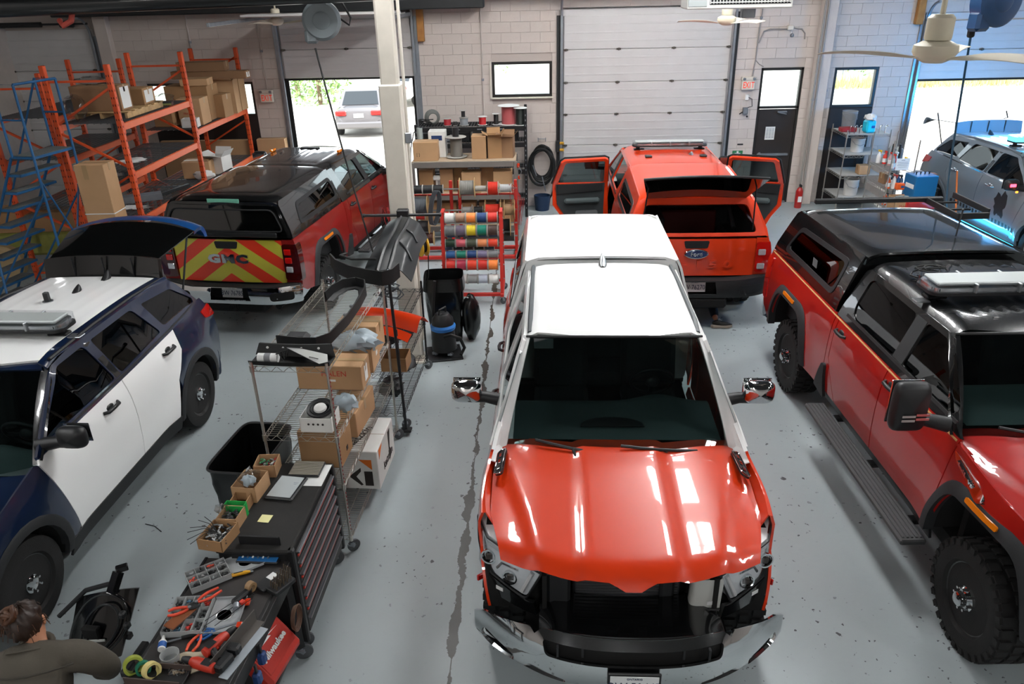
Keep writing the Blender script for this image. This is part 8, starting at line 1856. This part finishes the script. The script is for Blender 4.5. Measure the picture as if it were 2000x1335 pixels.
t = thing('broom', 'orange broom handle leaning by the grey car rear wheel', 'broom', (7.78, 13.6, 0)); MB().cyl((0, .0, .06), (-.05, .35, 1.25), .016, n=10).build('handle', mat('handle_orange', 'b5602a', .5), t); MB().box((0, -.0, .05), (.3, .06, .1), b=.01).build('brush', M_TRIM, t); MB().cyl((-.006, .04, .2), (-.012, .09, .4), .024, n=10).build('socket', M_DARKSTEEL, t)
for i in range(7): 
 MB().cyl((0, 0, 0), (0, 0, .3+.04*(i % 3)), .02+.004*(i % 2), n=10).build('standing_tube', (M_GALV, M_CLB, M_DARKSTEEL)[i % 3], None, 40, '%s standing tube or rod on the nearer supply shelf top' % ('first', 'second', 'third', 'fourth', 'fifth', 'sixth', 'seventh')[i], (7.02+.035*i, 15.25-.02*i, 1.126), cat='tube', group='tubes on the supply shelf')
# blue jack post at the right edge beyond the red pickup
t = thing('jack_stand', 'dark blue floor jack post at right edge behind the red pickup', 'jack', (6.55, 9.35, 0), .3); MB().box((0, 0, .6), (.12, .12, 1.15), b=.015).build('post', mat('jack_blue', '0f3f75', .45), t); MB().box((0, 0, .03), (.5, .5, .06), b=.01).build('base', mat('jack_blue', '0f3f75', .45), t); MB().tube([(.0, 0, 1.1), (-.12, 0, 1.25), (-.2, 0, 1.1), (-.22, 0, .7)], .012, 8).build('hose', M_GALV, t)
# small bits on the floor
t = thing('floor_tape', 'short curved dark strip on the floor beside the navy car', 'strip', (-3.549, 5.558, 0)); MB().tube([(-.10, .05, .004), (0, .02, .004), (.1, -.06, .004)], .004, 5).build('strip', M_RUBBER, t)
# ------------------------------------------------------------------ overhead: pipe, fans, heater, reels
t = thing('roof_pipe', 'thick black pipe running across under the roof at upper left', 'pipe', (0, 0, 0))
MB().cyl((-9.5, 7.2, 4.33), (-1.2, 9.6, 4.46), .10, n=20).build('pipe', mat('black_pipe', '0e0f10', .35, coat=.3), t)
for k in (.25, .7): 
 p = Vector((-9.5, 7.2, 4.33)).lerp(Vector((-1.2, 9.6, 4.46)), k); MB().cyl(p, p+Vector((0, 0, 1.9)), .012, n=6).build('hanger_rod', M_GALV, t)
MB().tube([(-4.95, 8.55, 4.25), (-4.9, 8.5, 4.2), (-4.83, 8.55, 4.24), (-4.8, 8.62, 4.4)], .03, 8).build('red_strap', mat('strap_red', '8d3327', .7), t)
M_FAN = mat('fan_cream', 'cfc7b2', .45)
def fan(label, loc, rz, rod=1.6, r=.70, col=None):
 t = thing('ceiling_fan', label, 'fan', loc, rz); mm = col or M_FAN
 MB().cyl((0, 0, .20), (0, 0, rod), .016, n=10).build('down_rod', mm, t); MB().lathe([(.0, .09), (.075, .09), (.08, .1), (.08, .22), (.06, .24), (0, .24)], n=24).build('motor_cap', mm, t)
 MB().lathe([(0, -.05), (.06, -.045), (.11, -.02), (.135, .02), (.13, .06), (.08, .085), (0, .09)], n=28).build('motor', mm, t, 50)
 for k in range(3):
  a = 2*PI*k/3; c, s = math.cos(a), math.sin(a)
  def bl(u, v):
   q = .12+(r-.12)*u; w = (.03+.05*sstep(0, .35, u))*(v-.5)*2; z = .02+.035*math.sin(u*2.2)-.03+w*.22*(1-.3*u)
   return (q*c-w*s, q*s+w*c, z)
  b2 = MB().grid(bl, 14, 4); b = MB(); b.shell(b2.v, b2.f, .004, (0, 0, 1)); b.build('blade', mm, t, 50)
 return t
fan('large cream ceiling fan hanging at upper right before the right door', (2.57, 5.2, 4.03), math.radians(172), 1.9)
fan('cream ceiling fan hanging below the white heater over the big closed door', (2.85, 12.0, 3.93), math.radians(178), 2.0)
fan('pale ceiling fan hanging before the raised left door', (-4.66, 15.0, 3.94), math.radians(8), 2.0)
t = thing('unit_heater', 'white louvred unit heater hanging from the roof at top centre right', 'heater', (2.5, 10.2, 4.17), math.radians(-4))
MB().box((-.0, 0, .28), (1.22, .7, .56), b=.015).build('cabinet', mat('heater_white', 'dcdcd8', .4), t)
m = MB()
for i in range(8): m.box((.12, -.362, .075+.055*i), (.92, .02, .012), b=.003)
for i in range(26): m.box((-.34+.0368*i, -.358, .27), (.008, .02, .42))
m.build('louvres', mat('heater_louvre', 'c6c7c4', .4), t, kind='stuff'); MB().box((.12, -.345, .27), (.94, .012, .44)).build('dark_grille', M_DARKSTEEL, t)
MB().box((-.49, -.352, .28), (.22, .01, .5), b=.004).build('side_panel', mat('heater_grey', '9ba1a1', .4), t)
for x in (-.5, .5):
 for y in (-.25, .25): MB().cyl((x, y, .56), (x, y, 2.1), .008, n=6).build('hanger_rod', M_GALV, t)
MB().box((.15, -.1, -.05), (.16, .14, .12), b=.01).build('junction_box', M_GALV, t)
def reel(label, loc, rz, mm, cable, end, r=.22, w=.16, drop=.3, cm=None, slack=0.):
 t = thing('cable_reel', label, 'reel', loc, rz)
 prof = [(0, -w/2), (r*.85, -w/2), (r, -w/2+.03), (r, w/2-.03), (r*.85, w/2), (0, w/2)]
 MB().lathe(prof, (0, 0, 0), (0, 1, 0), 36).build('housing', mm, t, 40)
 MB().lathe([(.0, -w/2-.012), (r*.38, -w/2-.012), (r*.45, -w/2), (r*.45, -w/2+.01)], (0, 0, 0), (0, 1, 0), 24).build('hub_disc', mm, t, 40)
 MB().box((-r*.62, 0, -r*.75), (r*.7, w*.8, r*.75), b=.03).build('outlet', mm, t)
 MB().box((0, 0, r+.06), (.10, .06, .2), b=.01).build('bracket', M_DARKSTEEL, t); MB().cyl((0, 0, r+.1), (0, 0, 2.0), .012, n=6).build('hanger', M_GALV, t)
 return t
mr_ = mat('reel_grey', '6f777b', .45)
rl = reel('grey round cable reel hanging beside the black pipe at top left', (-2.42, 9.5, 4.16), .15, mr_, None, None)
MB().tube([(.1, .05, .26), (.24, .05, .2), (.33, .03, .02), (.31, .0, -.06), (.2, 0, .02)], .012, 8).build('feed_cord', M_RUBBER, rl)
p0 = Vector((-2.53, 9.48, 3.86)); p1 = Vector((-1.93, 8.75, 1.55))
pts = [p0.lerp(p1, i/10)+Vector((0, 0, -.10*math.sin(PI*i/10))) for i in range(11)]
t = thing('drop_cord', 'thin black cord dropping aslant from the grey reel to the column stand', 'cord', (0, 0, 0)); MB().tube(pts, .011, 6).build('cord', M_RUBBER, t)
mb_ = mat('reel_blue', '12365a', .35, coat=.6)
rb = reel('dark blue hose reel hanging at upper right before the right door', (4.6, 8.3, 4.25), .3, mb_, None, None, .25, .2)
t = thing('air_hose', 'blue air hose hanging from the dark blue reel down to the grey car', 'hose', (0, 0, 0))
A = Vector((4.42, 8.3, 4.02)); B = Vector((7.25, 13.1, .75)); 
pts = [A.lerp(B, i/14)+Vector((0, 0, -.5*math.sin(PI*i/14))) for i in range(15)]
MB().tube(pts, .012, 8).build('hose', mat('hose_teal', '0e4a68', .5), t); MB().tube([B, B+Vector((.02, .05, -.12)), B+Vector((.05, .1, -.45))], .016, 8).build('hose_end', M_RUBBER, t)
MB().cyl(A+Vector((0, 0, .02)), A+Vector((.03, .05, -.10)), .035, n=10).build('hose_stop', M_RUBBER, t)
# column with conduit
t = thing('steel_column', 'cream square steel column rising beside the red spool cart', 'column', (-1.60, 9.03, 0), .02)
MB().box((0, 0, 3.15), (.2, .2, 6.3), b=.02).build('shaft', M_CREAM, t); MB().box((0, 0, 1.75), (.245, .245, 3.5), b=.015).build('lower_casing', M_CREAM, t); MB().box((0, 0, .01), (.34, .34, .02)).build('base_plate', M_CREAM, t)
MB().cyl((.16, -.05, .3), (.16, -.05, 6.2), .018, n=8).build('conduit', M_CREAM, t); MB().box((.165, -.05, 2.9), (.07, .06, .12), b=.008).build('switch_box', M_GALV, t)
# wall services
M_COND = mat('grey_conduit', '8a8580', .5)
def pipe(label, pts, r=.013, m=None, name='conduit'):
 t = thing(name, label, 'pipe', (0, 0, 0)); MB().tube(pts, r, 8).build('pipe', m or M_COND, t)
 for k in range(1, len(pts)):
  a, b = Vector(pts[k-1]), Vector(pts[k])
  if (b-a).length > .5: q = a.lerp(b, .5); MB().box(tuple(q), (.05, .03, .05), b=.006).build('clip', M_GALV, t)
 return t
yw = YW-.02
pipe('thin conduit rising from the exit sign to the roof by the man door', [(4.56, yw, 2.62), (4.60, yw, 3.0), (4.60, yw, 3.35), (4.64, yw, 4.2)])
pipe('conduit bending right over the man door to the emergency lamp', [(4.62, yw-.01, 3.3), (4.70, yw-.01, 3.52), (4.82, yw-.01, 3.56), (5.2, yw-.01, 3.56)])
pipe('short curved cable right of the emergency lamp over the man door', [(5.3, yw, 3.57), (5.46, yw, 3.55), (5.53, yw, 3.47), (5.54, yw, 3.36)])
pipe('thin cable slanting from conduit to the man door frame', [(4.60, yw, 2.98), (4.68, yw, 2.9), (4.78, yw, 2.85)], .007)
for i, x in enumerate((5.80, 5.87)): pipe('vertical grey pipe on the pilaster right of the man door, %s of two' % ('left' if i == 0 else 'right'), [(x, YW-.2, .2), (x, YW-.2, 4.2)], .022)
pipe('slim conduit on the block wall right of the pilaster pipes', [(6.12, yw, .5), (6.12, yw, 4.2)], .014, M_WALL)
pipe('thin painted conduit down the wall left of the small high window', [(-1.0, yw, 1.2), (-1.0, yw, 4.2)], .014, M_WALL)
pipe('thin painted conduit beside the left exit sign', [(-5.55, yw, 2.6), (-5.55, yw, 4.1)], .012, M_WALL)
pipe('vertical pipe on the wall right of the far left pilaster', [(-7.0, yw, 2.9), (-7.0, yw, 4.2)], .016, M_WALL)
def exit_sign(label, x, z):
 t = thing('exit_sign', label, 'sign', (x, YW-.05, z)); MB().box((0, 0, 0), (.27, .08, .19), b=.012).build('housing', M_CREAM, t); MB().box((0, 0, .125), (.29, .1, .07), b=.012).build('battery_box', M_CREAM, t)
 for sx in (-.1, .1): MB().lathe([(0, 0), (.022, 0), (.03, .03), (0, .03)], (sx, -.05, .13), (0, -1, -.3), 12).build('lamp_head', M_GALV, t)
 for i, ch in enumerate('EXIT'):
  b = text_mb(ch, .15, depth=.004); b.xf(Matrix.Translation((-.084+.058*i, -.042, -.005)) @ Matrix.Rotation(PI/2, 4, 'X') @ Matrix.Diagonal((.75, 1.15, 1, 1))); b.build('letter', mat('exit_red', 'f03a1c', .4, emit=.25), t, 0)
exit_sign('small EXIT sign with orange letters between the big door and man door', 4.49, 2.50)
exit_sign('small EXIT sign with orange letters left of the raised left door', -5.57, 2.43)
t = thing('emergency_lamp', 'round emergency lamp head on the wall above the man door', 'lamp', (5.22, YW-.04, 3.56)); MB().box((0, 0, .02), (.12, .07, .09), b=.012).build('box', M_CREAM, t); MB().sph((.03, -.06, -.12), .04, 12, 8).build('lamp_head', M_GALV, t); MB().cyl((.02, -.03, -.02), (.03, -.06, -.09), .008, n=6).build('stem', M_GALV, t)
t = thing('alarm_box', 'small grey alarm box below the EXIT sign by the man door', 'box', (4.49, YW-.04, 1.98)); MB().box((0, 0, 0), (.1, .07, .14), b=.01).build('case', M_GALV, t); MB().cyl((-.05, -.01, -.02), (-.12, -.03, -.06), .012, n=8).build('key_cord', M_RUBBER, t); MB().cyl((.04, -.03, -.11), (.04, -.05, -.11), .02, n=10).build('button', M_TRIM, t)
t = thing('outlet_box', 'small white outlet box between the EXIT sign and alarm box', 'outlet', (4.50, YW-.03, 2.25)); MB().box((0, 0, 0), (.07, .05, .11), b=.008).build('case', M_WHITEP, t); MB().tube([(.03, -.02, 0), (.1, -.03, -.03), (.12, -.03, -.18), (.03, -.03, -.2)], .008, 6).build('lead', M_RUBBER, t)
t = thing('first_aid_sign', 'green first aid sign on the wall left of the man door', 'sign', (4.43, YW-.01, 1.05)); MB().box((0, 0, 0), (.22, .012, .2), b=.003).build('board', mat('sign_green', '1d6b42', .5), t); MB().box((0, -.008, .03), (.04, .004, .12)).box((0, -.008, .03), (.12, .004, .04)).build('cross', M_LABEL, t); MB().box((0, -.008, -.07), (.16, .004, .02)).build('caption_bar', M_LABEL, t)
MB().box((0, 0, 0), (.12, .02, .03), b=.005).build('card_slot', M_DARKSTEEL, None, label='small dark slot plate above the green first aid sign', loc=(4.47, YW-.01, 1.28), cat='plate')
# hose coil on a wall hook
t = thing('hose_coil', 'coiled black hose hanging on a wall hook left of the big door', 'hose', (.22, YW-.12, 1.02))
for k in range(7):
 rx, rz2 = .20+.012*k+.01*math.sin(k*2), .34+.02*k*math.cos(k)*.5; o = .03*math.sin(k*1.7)
 MB().tube([(rx*math.cos(a)+o, -.02*k*.6+.02*math.sin(a*3+k), rz2*math.sin(a)-.0-.02*k) for a in [2*PI*i/28 for i in range(28)]], .022, 8, closed=True).build('hose_loop', M_RUBBER, t)
MB().tube([(-.08, .06, .46), (-.08, -.12, .44), (-.08, -.14, .52)], .008, 6).tube([(.08, .06, .46), (.08, -.12, .44), (.08, -.14, .52)], .008, 6).tube([(-.08, .06, .46), (.08, .06, .46)], .008, 6).build('wall_hook', M_GALV, t)
MB().tube([(.24, -.02, .1), (.3, -.02, -.4), (.22, -.05, -.72), (.1, -.05, -.9)], .02, 8).build('hose_tail', M_RUBBER, t)
for q in ((-.2, -.18, .34, -.28), (.0, -.2, .04, -.72)): MB().cyl((q[0], -.16, -.05 if q[3] > -.5 else -.3), (q[0]+.08, -.17, q[3] if q[3] > -.5 else -.62), .012, n=8).build('spray_wand', M_GALV, t)
MB().lathe([(0, 0), (.15, 0), (.18, .32), (.17, .32), (.145, .02), (0, .02)], n=24).build('bucket', mat('bucket_blue', '1b2f4a', .5), None, 40, 'dark blue bucket on floor below the coiled hose', (.22, YW-.3, 0), cat='bucket')
t = thing('push_button_station', 'yellow push button station on the big door jamb', 'switch', (.56, YW-.08, 1.32)); MB().box((0, 0, 0), (.08, .08, .24), b=.01).build('case', M_DARKSTEEL, t); MB().cyl((.05, -.02, .07), (.13, -.05, .07), .03, n=10).build('button', mat('button_yellow', 'c9962a', .4), t); MB().cyl((.05, -.02, -.07), (.13, -.05, -.07), .03, n=10).build('button', mat('button_yellow', 'c9962a', .4), t)
MB().box((0, 0, 0), (.14, .12, .62), b=.01).build('timber_block', mat('timber_orange', '9a6a35', .7, noise=.2), None, label='orange timber block at top right corner of the raised left door', loc=(-2.22, YW-.08, 3.78), cat='timber')
MB().box((0, 0, 0), (.14, .12, .62), b=.01).build('timber_block', mat('timber_orange', '9a6a35', .7, noise=.2), None, label='orange timber block at top left corner of the right doorway', loc=(7.72, YW-.08, 3.9), cat='timber')
t = thing('fire_extinguisher', 'small red fire extinguisher standing near the man door threshold', 'extinguisher', (5.72, YW-.45, 0)); MB().lathe([(0, 0), (.07, 0), (.075, .03), (.075, .36), (.05, .42), (.02, .45), (0, .45)], n=20).build('cylinder', mat('ext_red', 'a11a16', .3, coat=.6), t, 40); MB().box((0, -.02, .48), (.04, .1, .05), b=.01).build('valve', M_TRIM, t); MB().box((0, -.076, .2), (.08, .004, .12)).build('label_band', M_LABEL, t)
# ------------------------------------------------------------------ yard beyond the open doors
M_LEAF = mat('bush_leaf', '7fa05a', .8, noise=.35, nscale=6); M_TRUNK = mat('trunk_bark', '6d5a48', .9, noise=.2); M_GRASS = mat('dry_grass', 'b5ad77', .9, noise=.2)
def bush(label, loc, r, h, n, seed, m=None):
 rr = random.Random(seed); t = thing('bush', label, 'bush', loc); b = MB()
 for i in range(n):
  a, q, z = rr.uniform(0, 6.28), r*math.sqrt(rr.random()), rr.uniform(.05, 1)*h; p = Vector((q*math.cos(a)*(1.1-z/h*.5), q*math.sin(a)*(1.1-z/h*.5), z)); u = Vector((rr.uniform(-1, 1), rr.uniform(-1, 1), rr.uniform(-.5, 1))).normalized(); w = u.cross(Vector((0, 0, 1))).normalized(); L = rr.uniform(.12, .26)
  k = len(b.v); b.v += [tuple(p), tuple(p+u*L*.5+w*L*.3), tuple(p+u*L), tuple(p+u*L*.5-w*L*.3)]; b.f.append((k, k+1, k+2, k+3)); b.mi.append(0)
 b.build('foliage', m or M_LEAF, t, kind='stuff'); MB().cyl((0, 0, 0), (0, 0, h*.6), r*.06, n=6).build('stem', M_TRUNK, t); return t
bush('leafy pale bush beyond the left doorway', (-9.0, 33.5, 0), 1.6, 2.6, 1600, 1); bush('taller pale bush behind the first, beyond the left doorway', (-10.8, 36.5, 0), 2.0, 3.6, 1600, 2); bush('distant bush at right of the left doorway', (-3.2, 44, 0), 2.4, 3.2, 1400, 3)
bush('dense bush behind the chain link fence, beyond right doorway', (17.5, 40.5, 0), 2.0, 3.2, 1600, 4); bush('second bush behind the chain link fence, further right', (21.5, 41, 0), 1.8, 2.8, 1400, 5); bush('small bush at far right of the right doorway', (27.5, 36, 0), 1.0, 2.0, 900, 6)
def simple_car(label, loc, rz, m, L=4.5, Wd=1.75, H=1.42):
 t = thing('parked_car', label, 'car', loc, rz)
 secs = [(-L/2, .55, .42, .62, 0), (-L/2+.15, .80, .30, .95, 0), (-L/2+.9, .86, .25, 1.0, 0), (0, .875, .25, .95, 0), (L/2-1.0, .86, .25, .86, 0), (L/2-.2, .80, .28, .72, 0), (L/2, .6, .40, .6, 0)]
 V = []; F = []; n = 12
 for y, w, z0, z1, _ in secs:
  for k in range(n): a = 2*PI*k/n+PI/n; ca, sa = math.cos(a), math.sin(a); V.append((math.copysign(abs(ca)**.5, ca)*w, y, (z0+z1)/2+math.copysign(abs(sa)**.5, sa)*(z1-z0)/2))
 for i in range(len(secs)-1):
  for k in range(n): F.append((i*n+k, i*n+(k+1) % n, (i+1)*n+(k+1) % n, (i+1)*n+k))
 F += [tuple(range(n))[::-1], tuple(range((len(secs)-1)*n, len(secs)*n))]
 MB().add(V, F).build('body', m, t, 50)
 g = [(-L/2+.55, .93, .72), (-L/2+1.15, H, .58), (.35, H, .58), (1.2, .90, .74)]
 V = []; 
 for y, z, w in g: V += [(-w, y, z), (w, y, z)]
 MB().add(V, [(0, 1, 3, 2), (2, 3, 5, 4), (4, 5, 7, 6), (0, 2, 4, 6), (1, 7, 5, 3)]).build('cabin', m, t, 20)
 lp = lambda a, b, q: tuple(Vector(a).lerp(Vector(b), q))
 for nm, q in (('rear_window', [(-.60, -L/2+.62, .98), (.60, -L/2+.62, .98), (.52, -L/2+1.08, H-.05), (-.52, -L/2+1.08, H-.05)]), ('windscreen', [(-.62, 1.12, .95), (.62, 1.12, .95), (.52, .42, H-.05), (-.52, .42, H-.05)])): b = MB(); b.shell([(x, y+(-.02 if nm[0] == 'r' else .02), z+.01) for x, y, z in q], [(0, 1, 2, 3)], .01); b.build(nm, mat('car_glass_dark', '20262a', .1), t)
 for s in (-1, 1):
  b = MB(); b.shell([(s*.725, -L/2+.80, .98), (s*.735, 1.0, .96), (s*.60, .33, H-.07), (s*.60, -L/2+1.2, H-.07)], [(0, 1, 2, 3)], .01); b.build('side_window', mat('car_glass_dark', '20262a', .1), t)
  MB().box((s*.58, -L/2+.05, .80), (.36, .12, .16), b=.03).build('tail_lamp', M_LENSRED, t); MB().box((s*.55, L/2-.12, .66), (.34, .14, .14), b=.03).build('headlight', M_LENSCLR, t)
  for y in (-L/2+.85, L/2-.9): MB().lathe([(.18, -.1), (.30, -.1), (.32, -.06), (.32, .06), (.30, .1), (0, .1)], (s*.78, y, .32), (s, 0, 0), 22).build('wheel', M_TIRE, t, 40)
 MB().box((0, -L/2-.005, .72), (.32, .02, .13)).build('licence_plate', M_PLATE, t); MB().box((0, -L/2+.02, .42), (1.5, .12, .22), b=.05).build('bumper', m, t); return t
simple_car('silver sedan parked outside beyond the left doorway, tail to us', (-5.75, 27.6, 0), .06, mat('sedan_grey', '5a585a', .35, coat=1.), 4.6, 1.75, 1.40)
simple_car('white hatchback parked right of the silver sedan outside', (-5.0, 34.0, 0), -.35, P_WHITE, 4.3)
# chain link fence, stands, trees beyond the right doorway
fn = thing('chain_link_fence', 'chain link fence beyond the right doorway', 'fence', (14.5, 37.5, 0))
for k in range(8): MB().cyl((2.0*k, 0, 0), (2.0*k, 0, 2.1), .03, n=8).build('fence_post', M_GALV, fn)
MB().cyl((0, 0, 2.08), (14, 0, 2.08), .02, n=8).build('top_rail', M_GALV, fn)
m = MB()
for i in range(118):
 x = .12*i; 
 for s in (-1, 1):
  xa, xb = x, x+s*2.0
  if 0 <= xb <= 14: m.beam((xa, 0, .05), (xb, 0, 2.05), .006, .006)
m.build('mesh', M_GALV, fn, kind='stuff')
for i, (x, y, r) in enumerate(((21.0, 43, .4), (25.5, 44, .55), (31, 42, .45))):
 t = thing('tree', ('slim tree trunk behind the fence, left of three', 'thick tree trunk behind the fence, middle of three', 'tree trunk behind the fence, right of three')[i], 'tree', (x, y, 0)); MB().cyl((0, 0, 0), (0, 0, 5), r, r*.8, 14).build('trunk', M_TRUNK, t, 40)
 b = bush('x', (x, y, 0), 2.4, 2.4, 700, 20+i); 
 for ch_ in list(b.children):
  if ch_.name.startswith('foliage'): ch_.parent = t; ch_.location = (0, 0, 3.6); ch_.name = 'crown'
  else: bpy.data.objects.remove(ch_)
 bpy.data.objects.remove(b)
g = thing('grass_strip', 'strip of dry grass along the yard edge beyond the right doorway', 'grass', (22, 36.4, 0)); b = MB(); rr = random.Random(8)
for i in range(3500):
 x, y = rr.uniform(-9, 9), rr.uniform(-1.4, 1.0); h = rr.uniform(.15, .5); a = rr.uniform(0, 3.14); k = len(b.v); b.v += [(x-.03*math.cos(a), y-.03*math.sin(a), 0), (x+.03*math.cos(a), y+.03*math.sin(a), 0), (x+rr.uniform(-.1, .1), y, h)]; b.f.append((k, k+1, k+2)); b.mi.append(0)
b.build('blades', M_GRASS, g, kind='stuff')
g['kind'] = 'stuff'
